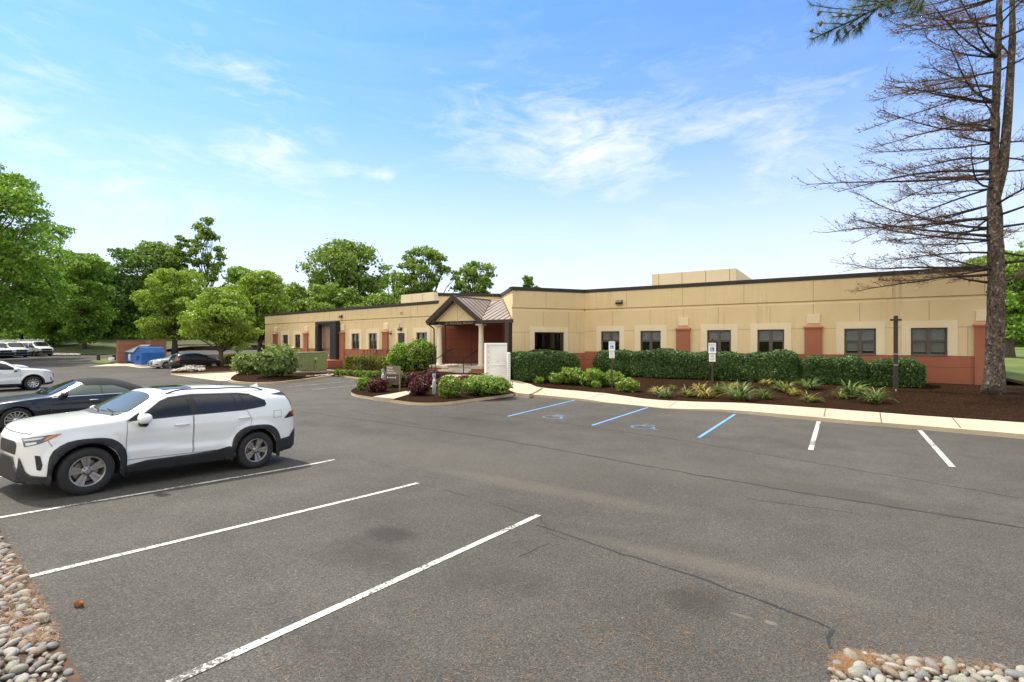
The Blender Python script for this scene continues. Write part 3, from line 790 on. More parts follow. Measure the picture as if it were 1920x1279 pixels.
# loading dock
db = MB()
n = 9
for i in range(n):
    z0, z1 = dz0 + (dz1 - dz0) * i / n, dz0 + (dz1 - dz0) * (i + 1) / n
    WL.box(db, d0 + .01, d1 - .01, z0 + .012, z1, -.12, -.09); WL.box(db, d0 + .01, d1 - .01, z0, z0 + .012, -.12, -.1)
dk = bpart(db, 'dock_door', M['dockp'])
e0, e1 = rng(599.5, 605); f0, f1 = rng(627.5, 638.5)
for a, b, zb in ((e0, e1, 1.35), (f0, f1, .95)):
    mb = MB(); WL.box(mb, a, b, zb, 4.05, .04, .48); bpart(mb, 'dock_seal', M['rubber'], bevel=.06)
mb = MB(); WL.box(mb, min(e0, f0), max(e1, f1), 4.06, 4.34, .04, .47); bpart(mb, 'dock_seal_head', M['rubber'], bevel=.05)
mb = MB(); x0, x1 = rng(619, 645); WL.box(mb, x0, x1, -.2, .98, .04, 1.5); bpart(mb, 'dock_platform', M['terra'], bevel=.03)
mb = MB(); x0, x1 = rng(628, 629.5); WL.box(mb, x0, x1, 1.28, 1.42, .63, .66); bpart(mb, 'dock_bumper_plate', M['cream'])
mb = MB(); a = WL.at(637); WL.box(mb, a - .05, a + .05, 1.45, 1.6, .036, .1); bpart(mb, 'outlet_box', M['cream'])
# stair railing by the service door
mb = MB(); a0, a1, a2 = WL.at(699), WL.at(710), WL.at(733)
for d in (1.3, .15):
    mb.tube([WL.p(a0, .95, d), WL.p(a1, 1.92, d), WL.p(a2, 1.92, d)], .025, 5)
    for q in (.0, .25, .5, .75, 1.0):
        aa = a1 + (a2 - a1) * q; mb.tube([WL.p(aa, .6, d), WL.p(aa, 1.92, d)], .02, 4)
    mb.tube([WL.p(a0, .3, d), WL.p(a0, .95, d)], .02, 4)
bpart(mb, 'stair_railing', M['rail'])
WLE = Wall(WL.p(WL.L, 0)[:2], (WL.p(WL.L, 0)[0] + 3, WL.p(WL.L, 0)[1] + 20)); WLE.n = Vector((-1, .2)).normalized()
facade(WLE, ZLT, 4.24, 4.40, .1, [], [], []); coping(WLE, ZLT)
# flat roof and rooftop screens
q = WL.p(WL.L, 0)
mb = MB()
mb.prism([(5.4, 30.6), (5.4, 62), (q[0] + 6, 62), (q[0] + .1, q[1] + .2), (C3[0], C3[1] + .3), (C2[0], C2[1] + .3), (C1[0], C1[1] + .4), (C0[0], C0[1] + .2)], 4.75, 4.85)
bpart(mb, 'flat_roof', M['gravelroof'])
def roof_screen(x0, x1, y0, y1, z1, js):
    mb = MB(); mb.box(x0, x1, y0, y1, 4.86, z1)
    jb = mb; jb.cur = 1
    for k in js: jb.box(x0 + (x1 - x0) * k - .02, x0 + (x1 - x0) * k + .02, y0 - .006, y0 + .01, 4.9, z1 - .02)
    bpart(jb, 'roof_screen', [M['cream'], M['jointd']])
roof_screen(-12.2, -6.2, 38.5, 47, 7.72, (.09, .38, .66, .93)); 
mb = MB(); mb.add([(-32.3, 31.9, 4.86), (-28.0, 31.3, 4.86), (-27.3, 33.9, 4.86), (-31.6, 34.5, 4.86), (-32.3, 31.9, 6.62), (-28.0, 31.3, 6.62), (-27.3, 33.9, 6.62), (-31.6, 34.5, 6.62)],
               [(3, 2, 1, 0), (4, 5, 6, 7), (0, 1, 5, 4), (1, 2, 6, 5), (2, 3, 7, 6), (3, 0, 4, 7)]); jb = mb; jb.cur = 1
for k in (.35, .68):
    x, y = -32.3 + 4.3 * k, 31.9 - .6 * k; jb.box(x - .015, x + .015, y - .008, y + .01, 5, 6.6)
bpart(jb, 'roof_screen', [M['cream'], M['jointd']])

# ------------------------------------------------------------------ entrance porch (parts of the building)
XL, XR, YF, ZE, ZR, XC = -22.45, -18.6, 24.9, 3.92, 5.38, -20.5
XE = -16.2
YC = 25.4
# roof: front gable + lean-to on the right
YB = 29.0
ov = .22
def slab(mb, P, t):
    n = (Vector(P[1]) - Vector(P[0])).cross(Vector(P[3 if len(P) > 3 else 2]) - Vector(P[0])).normalized()
    if n.z < 0: n = -n
    Q = [tuple(Vector(p) - n * t) for p in P]; k = len(P)
    mb.add(list(P) + Q, [tuple(range(k)), tuple(reversed(range(k, 2 * k)))] + [(i, k + i, k + (i + 1) % k, (i + 1) % k) for i in range(k)])
rm = MB()
slab(rm, [(XL - ov, YF - .1, ZE - .1), (XC, YF - .1, ZR + .04), (XC, YB, ZR + .04), (XL - ov, YB, ZE - .1)], .07)
XV = XR + ov; YV = YF - .1
TL_, TR_ = (XC + .05, 28.8, 5.36), (-19.5, 28.85, 5.45)
slab(rm, [(XV - .02, YV, ZE - .1), (XV - .02, YV + .12, ZE - .1), TL_, (XC, 28.85, ZR + .04), (XC, YV, ZR + .04)], .07)
slab(rm, [(XV, YV - .02, ZE - .08), (XE + .12, YV - .02, ZE - .08), TR_, TL_], .07)
roof = bpart(rm, 'porch_roof', M['roofm'])
sm = MB()
def rib(p, q, h=.05, w=.027):
    p, q = Vector(p), Vector(q); sm.tube([p + Vector((0, 0, h * .4)), q + Vector((0, 0, h * .4))], w, 4)
def zlean(x, y):
    t = (y - YV) / (28.8 - YV); return ZE - .08 + (5.40 - ZE + .08) * t
for k in range(9):          # ribs of the lean-to run straight up the slope
    x = XE - .1 - k * .42
    y0 = YV if x > XV else YV + (28.8 - YV) * (XV - x) / (XV - TL_[0])
    y1 = min(28.8, YV + (28.85 - YV) * (XE + .12 - x) / (XE + .12 - TR_[0]))
    if y1 > y0 + .1: rib((x, y0, zlean(x, y0)), (x, y1, zlean(x, y1)))
for k in range(0, 9):       # ribs of the gable slopes
    y = YV + .06 + k * .46
    f = min(1.0, max(0.0, (y - YV - .12) / (28.8 - YV)))
    if f < .97: rib((XC, y, ZR + .04), (XV + (TL_[0] - XV) * f, y, ZE - .1 + (TL_[2] - ZE + .1) * f))
    rib((XC, y, ZR + .04), (XL - ov, y, ZE - .1))
rib((XC, YV, ZR + .05), (XC, 28.9, ZR + .05), .05, .035); rib((XV, YV, ZE - .1), TL_, .05, .03); rib((XE + .1, YV, ZE - .08), TR_, .06, .03); rib(TL_, TR_, .05, .03)
bpart(sm, 'roof_ribs', M['ribs'], roof)
# fascia, gutters, beam
fb = MB()
def bar(p, q, h, w):
    p, q = Vector(p), Vector(q); d = (q - p).normalized(); n = d.cross(Vector((0, 0, 1))).normalized(); u = n.cross(d).normalized()
    if u.z < 0: u = -u
    P = []
    for r in (p, q):
        for su in (-1, 1):
            for sn in (-1, 1): P.append(tuple(r + u * h / 2 * su + n * w / 2 * sn))
    fb.add(P, [(0, 1, 3, 2), (4, 6, 7, 5), (0, 4, 5, 1), (2, 3, 7, 6), (0, 2, 6, 4), (1, 5, 7, 3)])
bar((XL - ov - .05, YF - .16, ZE - .16), (XC, YF - .16, ZR - .03), .30, .10); bar((XC, YF - .165, ZR - .03), (XR + ov + .02, YF - .165, ZE - .13), .30, .10)
bar((XR + ov - .05, YF - .19, ZE - .15), (XE + .2, YF - .19, ZE - .15), .20, .13)
bar((XL - ov - .02, YF - .1, ZE - .16), (XL - ov - .02, YB, ZE - .16), .2, .12)
bpart(fb, 'porch_fascia', M['bronze'])
fb = MB(); fb.box(XL, XE + .1, YC - .14, YC + .16, 3.66, 3.86); fb.box(XL, XL + .25, YC + .16, 27.0, 3.66, 3.86); fb.box(XL + .25, XE - .3, YC + .16, 28.4, 3.84, 3.87)
beam = bpart(fb, 'porch_beam', M['bronze'])
tc = bpy.data.curves.new('porch_lettering', 'FONT'); tc.body = '23 ROSZEL ROAD'; tc.size = .26; tc.extrude = .012; tc.align_x = 'CENTER'; tc.space_character = 1.12
to = bpy.data.objects.new('porch_lettering', tc); COL.objects.link(to); to.parent = beam
to.location = (Vector((XC + .08, YC - .155, 3.672)) - Vector(BLD.location)); to.rotation_euler = (PI / 2, 0, 0); tc.materials.append(pbr('bronze_letter', (.30, .25, .21), .5))
pb = MB(); pb.add([(XL + .1, YF + .22, ZE - .05), (XR - .05, YF + .22, ZE - .05), (XC, YF + .22, ZR - .16), (XL + .1, YF + .42, ZE - .05), (XR - .05, YF + .42, ZE - .05), (XC, YF + .42, ZR - .16)], [(0, 1, 2), (5, 4, 3), (0, 3, 4, 1), (1, 4, 5, 2), (2, 5, 3, 0)])
jb = pb; jb.cur = 1
for (a, b) in (((XC + .05, ZE), (XC + .05, ZR - .4)), ((XC + .08, ZE), (XC + .75, ZE + .6)), ((XL + .45, ZE + .05), (XC - .02, ZR - .36))): jb.tube([(a[0], YF + .217, a[1]), (b[0], YF + .217, b[1])], .010, 4)
bpart(jb, 'pediment', [M['stucco'], M['jointd']])
for x in (-22.2, -18.78):
    cb = MB()
    cb.lathe([(.175, 1.16), (.182, 1.4), (.178, 1.9), (.168, 2.6), (.15, 3.42), (.15, 3.46)], 20, 'z', Matrix.Translation((x, YC, 0)))
    col_ = bpart(cb, 'column', M['colpaint'], smooth=True)
    cb = MB(); cb.lathe([(.15, 3.44), (.185, 3.47), (.17, 3.5), (.21, 3.55), (.25, 3.57)], 20, 'z', Matrix.Translation((x, YC, 0))); cb.box(x - .25, x + .25, YC - .25, YC + .25, 3.572, 3.655)
    bpart(cb, 'capital', M['colpaint'], col_)
    cb = MB(); cb.lathe([(.24, 1.035), (.245, 1.08), (.21, 1.11), (.225, 1.14), (.176, 1.165)], 20, 'z', Matrix.Translation((x, YC, 0))); bpart(cb, 'column_base', M['colpaint'], col_)
for u0, u1, v0, v1 in ((-22.62, -21.75, -22.68, -21.1), (-19.2, -18.36, -19.26, -18.3)):
    pb = MB(); pb.box(u0, u1, YC - .42, YC + .42, .1, .86); pl_ = bpart(pb, 'plinth', M['terra'])
    pb = MB(); pb.box(v0, v1, YC - .48, 25.95, .862, 1.03); bpart(pb, 'plinth_slab', M['steps'], pl_, bevel=.02)
pb = MB(); pb.prism([(-22.6, 25.96), (-16.6, 25.96), (-17.3, 26.4), (-20.25, 29.75), (-22.9, 27.45)], .3, 1.03); bpart(pb, 'porch_floor', M['steps'], bevel=.02)
pb = MB()
for k in range(3): pb.box(-21.74, -19.27, YC - .75 + k * .34 - .3, 25.94, .3, .60 + .145 * k - .0005 * k)
bpart(pb, 'porch_steps', M['steps'], bevel=.012)
# railings
for xs in (-21.62, -19.38):
    rb = MB()
    rb.tube([(xs, YC - 1.0, .5), (xs, YC - 1.0, 1.45)], .03, 5); rb.tube([(xs, YC - 1.25, 1.38), (xs, YC - 1.0, 1.45), (xs, YC + .5, 2.05)], .032, 5)
    rb.tube([(xs, YC - .2, .6), (xs, YC - .2, 1.76)], .02, 5); rb.tube([(xs, YC + .5, 1.0), (xs, YC + .5, 2.05)], .022, 5)
    bpart(rb, 'step_railing', M['rail'])
for x0, x1 in ((-22.0, -21.1), (-19.3, -18.95)):
    y = 26.0; rb = MB()
    rb.tube([(x0, y, 2.08), (x1, y, 2.08)], .028, 5); rb.tube([(x0, y, 1.15), (x1, y, 1.15)], .022, 5)
    k = int((x1 - x0) / .13)
    for i in range(k + 1): x = x0 + (x1 - x0) * i / k; rb.tube([(x, y, 1.04 if i in (0, k) else 1.15), (x, y, 2.08)], .028 if i in (0, k) else .014, 4)
    bpart(rb, 'porch_railing', M['rail'])
rb = MB(); rb.tube([(-22.75, YC - .5, .6), (-22.75, YC - .5, 1.42), (-22.35, YC - .6, 1.42), (-22.35, YC - .6, .55)], .028, 5); bpart(rb, 'hoop_railing', M['rail'])
# downspouts and the corner post
gb = MB(); gb.tube([(XL - ov, YF - .1, 3.72), (XL - .12, YF + .1, 3.55), (XL - .12, YC - .1, 3.4), (XL - .12, YC - .1, .6)], .045, 6); gb.tube([(XL - .26, YC + 1.2, 3.7), (XL - .26, YC + 1.2, .6)], .04, 6); bpart(gb, 'downspout', M['bronze'])
gb = MB(); gb.box(-16.5, -16.22, 24.62, 24.92, .3, 3.66); bpart(gb, 'corner_post', M['bronze'], bevel=.01)
# ------------------------------------------------------------------ vehicles
def carpaint(name, col, rough=.3, coat=1.0, metal=0.0):
    m, nt, b = node_mat(name)
    co = objco(nt)
    b.inputs['Base Color'].default_value = (*col, 1)
    b.inputs['Roughness'].default_value = rough; b.inputs['Metallic'].default_value = metal
    b.inputs['Coat Weight'].default_value = coat; b.inputs['Coat Roughness'].default_value = .04
    d = noise(nt, co, 2.2, 5, .65)                                      # a film of road dust
    nt.links.new(ramp(nt, d, [(.35, tuple(c * .93 for c in col)), (.7, col)]), b.inputs['Base Color'])
    return m
M['white'] = carpaint('white_paint', (.80, .795, .78)); M['black'] = carpaint('black_paint', (.007, .007, .010), .3, .45); M['silver'] = carpaint('silver_paint', (.62, .61, .59), .28, 1, .3)
M['tyre'] = pbr('tyre_rubber', (.022, .021, .020), .85, var=.25, vs=9, bmp=.3, bs=40)
M['clad'] = pbr('black_cladding', (.014, .0145, .016), .6, var=.15, vs=8)
M['under'] = pbr('underbody_dark', (.006, .006, .006), .95)
M['rim'] = pbr('alloy_rim', (.36, .335, .32), .33, metal=.8); M['rimd'] = pbr('rim_dark', (.03, .03, .032), .5, metal=.4); M['rimb'] = pbr('bright_alloy', (.62, .61, .60), .25, metal=.8)  # rims, plus a dark metal for the disc behind the spokes and lug nuts
M['disc'] = pbr('brake_disc', (.25, .24, .23), .4, metal=.8)
M['gap'] = pbr('panel_gap', (.10, .10, .10), .8)
M['chrome'] = pbr('chrome', (.75, .75, .75), .12, metal=1)
M['red'] = pbr('red_lens', (.50, .012, .010), .15, coat=1); M['amber'] = pbr('amber_lens', (.55, .13, .02), .2, coat=1); M['lens'] = pbr('headlamp_lens', (.55, .57, .58), .12, coat=1); M['lensd'] = pbr('headlamp_dark', (.03, .03, .035), .15, coat=1)
M['fabric'] = pbr('soft_top_fabric', (.012, .012, .013), .92, bmp=.5, bs=180)
M['grille'] = pbr('black_grille', (.012, .012, .013), .45)
M['plate'] = pbr('number_plate', (.6, .55, .3), .5)
def carglass(name, tint, rough=.03):
    m, nt, b = node_mat(name)
    b.inputs['Base Color'].default_value = (*tint, 1); b.inputs['Roughness'].default_value = rough
    b.inputs['Specular IOR Level'].default_value = .38; b.inputs['Coat Weight'].default_value = .12; b.inputs['Coat Roughness'].default_value = .02
    return m
M['cg_dark'] = carglass('dark_car_glass', (.018, .020, .019)); M['cg_priv'] = carglass('privacy_glass', (.030, .028, .036)); M['cg_clear'] = carglass('clear_car_glass', (.10, .125, .115)); M['cg_ws'] = carglass('windscreen_glass', (.065, .08, .07))

def prof(P, xs, sig=.03):
    P = sorted(P); px = [p[0] for p in P]; py = [p[1] for p in P]
    g = np.arange(px[0] - .3, px[-1] + .3, .005)
    y = np.interp(g, px, py)
    k = np.exp(-.5 * (np.arange(-60, 61) * .005 / sig) ** 2); k /= k.sum()
    y2 = np.convolve(np.pad(y, 60, mode='edge'), k, mode='valid')
    return np.interp(xs, g, y2)

class Car:
    def __init__(s, name, label, cat, P, paint, group=None):
        s.fx = P.get('fx', lambda x: x); s.fz = P.get('fz', lambda z: z)
        s.P = P; L = P['L']; s.root = empty(name, (0, 0, 0), label, cat, group)
        h = L / 2; P = dict(P)
        for kk in ('top', 'belt', 'half', 'low'): P[kk] = [(s.fx(a_), s.fz(b_) if kk in ('top', 'belt') else b_) for a_, b_ in P[kk]]
        hf = s.fx(h)
        xs = np.unique(np.concatenate([np.linspace(-h, hf, 130), [-h + .01, -h + .025, hf - .01, hf - .025]] + [np.linspace(xw - P['ra'] - .01, xw + P['ra'] + .01, 44) for xw in P['xw']]))
        top, belt, half, low = (prof(P[k], xs, sg) for k, sg in (('top', P.get('sig', .035)), ('belt', .05), ('half', .04), ('low', .03)))
        r = P['r']; ra = P['ra']
        nl, nu = 13, 15
        V = []; s.nsec = 2 * (nl + nu) - 1 + 0
        fabric_rows = []
        for x, zt, zb, wb, zl in zip(xs, top, belt, half, low):
            zb = min(zb, zt - .03)
            z0 = zl
            for xw in P['xw']:
                if abs(x - xw) < ra: z0 = max(z0, r + math.sqrt(max(0, ra * ra - (x - xw) ** 2)))
            z0 = min(z0, zb - .02)
            sec = []
            for i in range(nl):
                z = z0 + (zb - z0) * i / (nl - 1)
                y = wb - .055 * max(0, (.45 - z) / .25) ** 2 - P.get('shoulder', .02) * sstep(zb - .14, zb, z)
                y += P['crease'](x, z) if 'crease' in P else 0
                sec.append((y, z))
            y0 = sec[-1][0]; nn = P.get('n', 3.4)
            if x > P.get('hood_x', 9): nn = P.get('nh', 2.6)
            for i in range(1, nu + 1):
                th = PI / 2 * i / nu
                z = zb + (zt - zb) * math.sin(th) ** (2 / nn)
                y = y0 * max(0.0, math.cos(th)) ** (2 / nn) * (1 - P['tum'] * (z - zb)) if i < nu else 0.0
                sec.append((y, z))
            full = [(x, y, z) for y, z in sec] + [(x, -y, z) for y, z in reversed(sec[:-1])]
            V += full
        n = len(full); s.n = n
        Fs = []; Ff = []
        fx = P.get('fabric')
        for i in range(len(xs) - 1):
            for k in range(n - 1):
                f = (i * n + k, i * n + k + 1, (i + 1) * n + k + 1, (i + 1) * n + k)
                Fs.append(f)
        for base, rev in ((0, False), ((len(xs) - 1) * n, True)):
            c = len(V); zs = [V[base + k][2] for k in range(n)]
            V.append((V[base][0] + (.012 if rev else -.012), 0, sum(zs) / n))
            for k in range(n):
                a, b = base + k, base + (k + 1) % n
                Fs.append((a, b, c) if rev else (b, a, c))
        s.bvh = BVHTree.FromPolygons([Vector(v) for v in V], Fs)
        mb = MB(); mb.add(V, Fs)
        s.body = mb.build('body', paint, s.root, True)
        s.paint = paint
        # dark floor pan and arch liners
        ub = MB(); W = max(half)
        ub.box(-h + .22, hf - .25, -W + .27, W - .27, P['clear'], min(belt.min(), .8))
        ub.box(P['xw'][1] + ra + .02, P['xw'][0] - ra - .02, -W + .12, W - .12, P['clear'] + .02, .5)
        for xw in P['xw']:
            for sg in (-1, 1):
                k = 20; vs = []
                for j in range(k + 1):
                    a = PI * j / k * 1.16 - .25
                    for yy in (W - .03, W - .30): vs.append((xw + (ra + .005) * math.cos(a), sg * yy, r + (ra + .005) * math.sin(a)))
                ub.add(vs, [(2 * j, 2 * j + 1, 2 * j + 3, 2 * j + 2) for j in range(k)])
        ub.build('underbody', M['under'], s.root)
    def cast(s, o, d):
        hit = s.bvh.ray_cast(Vector(o), Vector(d))
        if hit[0] is None:
            hit = s.bvh.find_nearest(Vector(o))
            return None
        n = hit[1]
        if n.dot(Vector(d)) > 0: n = -n
        return hit[0], n
    def patch(s, name, poly, plane, mat, off=.005, res=.07, sides=(1, -1), parent=None, thick=0.0):
        if plane == 'side' and len(sides) > 1:
            return [s.patch(name, poly, plane, mat, off, res, (q,), parent[i] if isinstance(parent, list) else parent, thick) for i, q in enumerate(sides)]
        if plane in ('side', 'top'): poly = [(s.fx(u), v) for u, v in poly]
        if plane in ('side', 'rear', 'front'): poly = [(u, s.fz(v)) for u, v in poly]
        V2, Fs = tri_poly(poly, res); mb = MB()
        for sg in (sides if plane == 'side' else (1,)):
            P = []; ok = []
            for u, v in V2:
                if plane == 'side': c = s.cast((u, 4 * sg, v), (0, -sg, 0))
                elif plane == 'top': c = s.cast((u, v, 5), (0, 0, -1))
                elif plane == 'front': c = s.cast((6, u, v), (-1, 0, 0))
                elif plane == 'rear': c = s.cast((-6, u, v), (1, 0, 0))
                elif plane == 'ws': d = Vector((-.72, 0, -.69)); c = s.cast(Vector((u, v, 1.3)) - d * 5, d)
                if c is None and plane in ('side', 'front', 'rear'):       # below the sill: hang straight down
                    for k in range(1, 9):
                        o3, d3 = {'side': ((u, 4 * sg, v + .025 * k), (0, -sg, 0)), 'front': ((6, u, v + .025 * k), (-1, 0, 0)), 'rear': ((-6, u, v + .025 * k), (1, 0, 0))}[plane]
                        c = s.cast(o3, d3)
                        if c: c = (Vector((c[0].x, c[0].y, v)), c[1]); break
                ok.append(c is not None)
                P.append(tuple(c[0] + c[1] * off) if c else (0, 0, 0))
            mb.add(P, [f for f in Fs if all(ok[i] for i in f)])
        # drop unused verts
        used = sorted({i for f in mb.f for i in f}); mp = {j: i for i, j in enumerate(used)}
        mb.v = [mb.v[j] for j in used]; mb.f = [[mp[i] for i in f] for f in mb.f]
        o = mb.build(name, mat, parent or s.root, True)
        bm = bmesh.new(); bm.from_mesh(o.data); bmesh.ops.recalc_face_normals(bm, faces=bm.faces)
        bm.to_mesh(o.data); bm.free()
        if thick:
            q = o.modifiers.new('thickness', 'SOLIDIFY'); q.thickness = thick; q.offset = 0
        return o
    def ribbon(s, name, pts, w, plane, mat, off=.004, sides=(1, -1), parent=None):
        """thin band along an open outline"""
        if plane == 'side' and len(sides) > 1:
            return [s.ribbon(name, pts, w, plane, mat, off, (q,), parent[i] if isinstance(parent, list) else parent) for i, q in enumerate(sides)]
        pts = dense([(s.fx(u), s.fz(v) if plane == 'side' else v) for u, v in pts], .04); L = []; R = []
        for i, p in enumerate(pts):
            a, b = pts[max(0, i - 1)], pts[min(len(pts) - 1, i + 1)]
            dx, dy = b[0] - a[0], b[1] - a[1]; l = math.hypot(dx, dy) or 1
            L.append((p[0] - dy / l * w / 2, p[1] + dx / l * w / 2)); R.append((p[0] + dy / l * w / 2, p[1] - dx / l * w / 2))
        mb = MB()
        for sg in (sides if plane == 'side' else (1,)):
            prev = None
            for l, r in zip(L, R):
                q = []
                for u, v in (l, r):
                    c = s.cast((u, 4 * sg, v), (0, -sg, 0)) if plane == 'side' else s.cast((u, v, 5), (0, 0, -1))
                    q.append(tuple(c[0] + c[1] * off) if c else None)
                if prev and all(prev) and all(q): mb.quad(prev[0], prev[1], q[1], q[0])
                prev = q
        return mb.build(name, mat, parent or s.root, False)
    def door(s, poly, sides=(1, -1), handle=None, hmat=None):
        out = []
        for sg in sides:
            d = s.patch('door', poly, 'side', s.paint, .006, .035, (sg,))
            s.ribbon('door_seal', poly + poly[:1], .0065, 'side', M['gap'], .0085, (sg,), d)
            if handle:
                c = s.cast((handle[0], 4 * sg, handle[1]), (0, -sg, 0))
                if c:
                    hb = MB(); x, z = handle; y = c[0].y
                    hb.tube([(x + .12, y + sg * .004, z), (x + .09, y + sg * .035, z + .003), (x - .09, y + sg * .035, z + .003), (x - .12, y + sg * .004, z)], [.012, .016, .016, .012], 6)
                    hb.build('door_handle', hmat or s.paint, d, True)
    def wheels(s, rim_fn, w=.225, rr=.225, y_out=None):
        P = s.P; r = P['r']; wo = P['track']
        prof_ = [(rr, -w / 2 + .012), (rr + .02, -w / 2), (r - .03, -w / 2 - .004), (r - .008, -w / 2 + .02), (r, -w / 4), (r + .001, 0), (r, w / 4), (r - .008, w / 2 - .02), (r - .03, w / 2 + .004), (rr + .02, w / 2), (rr, w / 2 - .012), (rr - .004, w / 2 - .04)]
        tb = MB(); tb.lathe(prof_, 36, 'y')
        for k in (-.35, -.12, .12, .35): pass
        t0 = None
        for xw in P['xw']:
            for sg in (1, -1):
                if t0 is None:
                    t0 = tb.build('wheel', M['tyre'], s.root, True); rim_fn(t0, rr, w)
                    o = t0
                else: o = copy_tree(t0, s.root)
                o.location = (xw, sg * (wo - w / 2), r); o.rotation_euler = (0, random.uniform(0, 6.28), 0 if sg > 0 else PI)
    def put(s, x, y, rz, pitch=0, scale=1.0, zf=None):
        z = (zf or ground)(x, y)
        s.root.location = (x, y, z); s.root.rotation_euler = (0, pitch, rz); s.root.scale = (scale,) * 3

def rim_spokes(n, kind, mat, lip=None):
    def fn(wheel, rr, w):
        rb = MB(); yo = w / 2
        rb.lathe([(rr, yo - .045), (rr + .006, yo - .016), (rr - .004, yo - .006), (rr - .02, yo - .012), (rr - .028, yo - .05), (rr - .03, -.02)], 36, 'y')
        if kind == 'wedge':
            for k in range(n):
                a = 2 * PI * k / n; R = Matrix.Rotation(-a, 4, 'Y')
                for sg in (-1, 1):
                    P = [(.045, yo - .035, sg * .004), (.050, yo - .035, sg * .030), (rr - .02, yo - .02, sg * .066), (rr - .02, yo - .02, sg * .020)]
                    Q = [(p[0], p[1] - .035, p[2]) for p in P]
                    vs = [tuple(R @ Vector(p)) for p in P + Q]
                    rb.add(vs, [(0, 1, 2, 3), (7, 6, 5, 4), (0, 4, 5, 1), (1, 5, 6, 2), (2, 6, 7, 3), (3, 7, 4, 0)])
                P = [(.05, yo - .05, -.01), (.05, yo - .05, .01), (rr - .02, yo - .04, .03), (rr - .02, yo - .04, -.03)]; Q = [(p[0], p[1] - .03, p[2]) for p in P]
                rb.add([tuple(R @ Vector(p)) for p in P + Q], [(0, 1, 2, 3), (7, 6, 5, 4), (0, 4, 5, 1), (1, 5, 6, 2), (2, 6, 7, 3), (3, 7, 4, 0)])
        else:
            wd0, wd1 = (.010, .012) if kind == 'thin' else (.016, .02)
            for k in range(n):
                a = 2 * PI * k / n; R = Matrix.Rotation(-a, 4, 'Y')
                P = [(.05, yo - .03, -wd0), (.05, yo - .03, wd0), (rr - .02, yo - .014, wd1), (rr - .02, yo - .014, -wd1)]; Q = [(p[0], p[1] - .03, p[2]) for p in P]
                rb.add([tuple(R @ Vector(p)) for p in P + Q], [(0, 1, 2, 3), (7, 6, 5, 4), (0, 4, 5, 1), (1, 5, 6, 2), (2, 6, 7, 3), (3, 7, 4, 0)])
        rb.lathe([(.0, yo - .018), (.035, yo - .018), (.05, yo - .026), (.072, yo - .034), (.075, yo - .07)], 20, 'y')
        rim = rb.build('rim', mat, wheel, False)
        db = MB(); db.lathe([(rr - .03, -.015), (.0, -.015)], 24, 'y'); db.build('brake_drum', M['rimd'], rim)
        db = MB(); db.lathe([(rr * .72, .005), (rr * .72, -.012), (.03, .006), (rr * .7, .007)], 24, 'y'); db.build('brake_disc', M['disc'], rim)
        if kind == 'wedge':
            lb = MB()
            for k in range(5):
                a = 2 * PI * (k + .5) / 5; lb.lathe([(.0, yo - .02), (.012, yo - .022), (.013, yo - .04)], 8, 'y', Matrix.Translation((.052 * math.cos(a), 0, .052 * math.sin(a))))
            lb.build('lug_nut', M['rimd'], rim)
    return fn
def arch_poly(xw, r, ra, wd, a0=-12, a1=192, n=20, boxy=0.0):
    def R(a, base):
        q = base
        if boxy: q = base * (1 + boxy * (math.cos(2 * (a - PI / 2)) ** 2 * 0 + abs(math.sin(2 * a)) ** 2))
        return q
    A = [math.radians(a0 + (a1 - a0) * i / n) for i in range(n + 1)]
    return [(xw + R(a, ra + wd) * math.cos(a), r + R(a, ra + wd) * math.sin(a)) for a in A] + [(xw + (ra + .003) * math.cos(a), r + (ra + .003) * math.sin(a)) for a in reversed(A)]
def mirror_part(car, x, y, z, mat, parent=None, base=None, sc=1.0):
    for sg in (1, -1):
        mb = MB(); prev = []
        for i in range(7):
            t = i / 6; yy = y + .04 + .20 * sc * t; k = math.sin(math.pi * (.18 + .72 * t)) ** .5
            ring = []
            for j in range(10):
                a = 2 * PI * j / 10
                cx_, sz_ = math.cos(a), math.sin(a)
                ring.append((x + .085 * sc * k * math.copysign(abs(cx_) ** .8, cx_) + (.03 if cx_ > 0 else 0), sg * yy, z + .085 * sc * k * math.copysign(abs(sz_) ** .75, sz_)))
            prev += ring
        mb.add(prev, [(i * 10 + j, i * 10 + (j + 1) % 10, (i + 1) * 10 + (j + 1) % 10, (i + 1) * 10 + j) for i in range(6) for j in range(10)] + [tuple(range(10)), tuple(range(60, 70))])
        o = mb.build('wing_mirror', mat, car.root, True)
        sb = MB(); sb.tube([(x, sg * (y - .05), z - .10 * sc), (x, sg * (y + .12), z - .085 * sc)], [.05 * sc, .055 * sc], 7); sb.build('mirror_stalk', base or M['clad'], o, True)

def rrange(pts): return pts
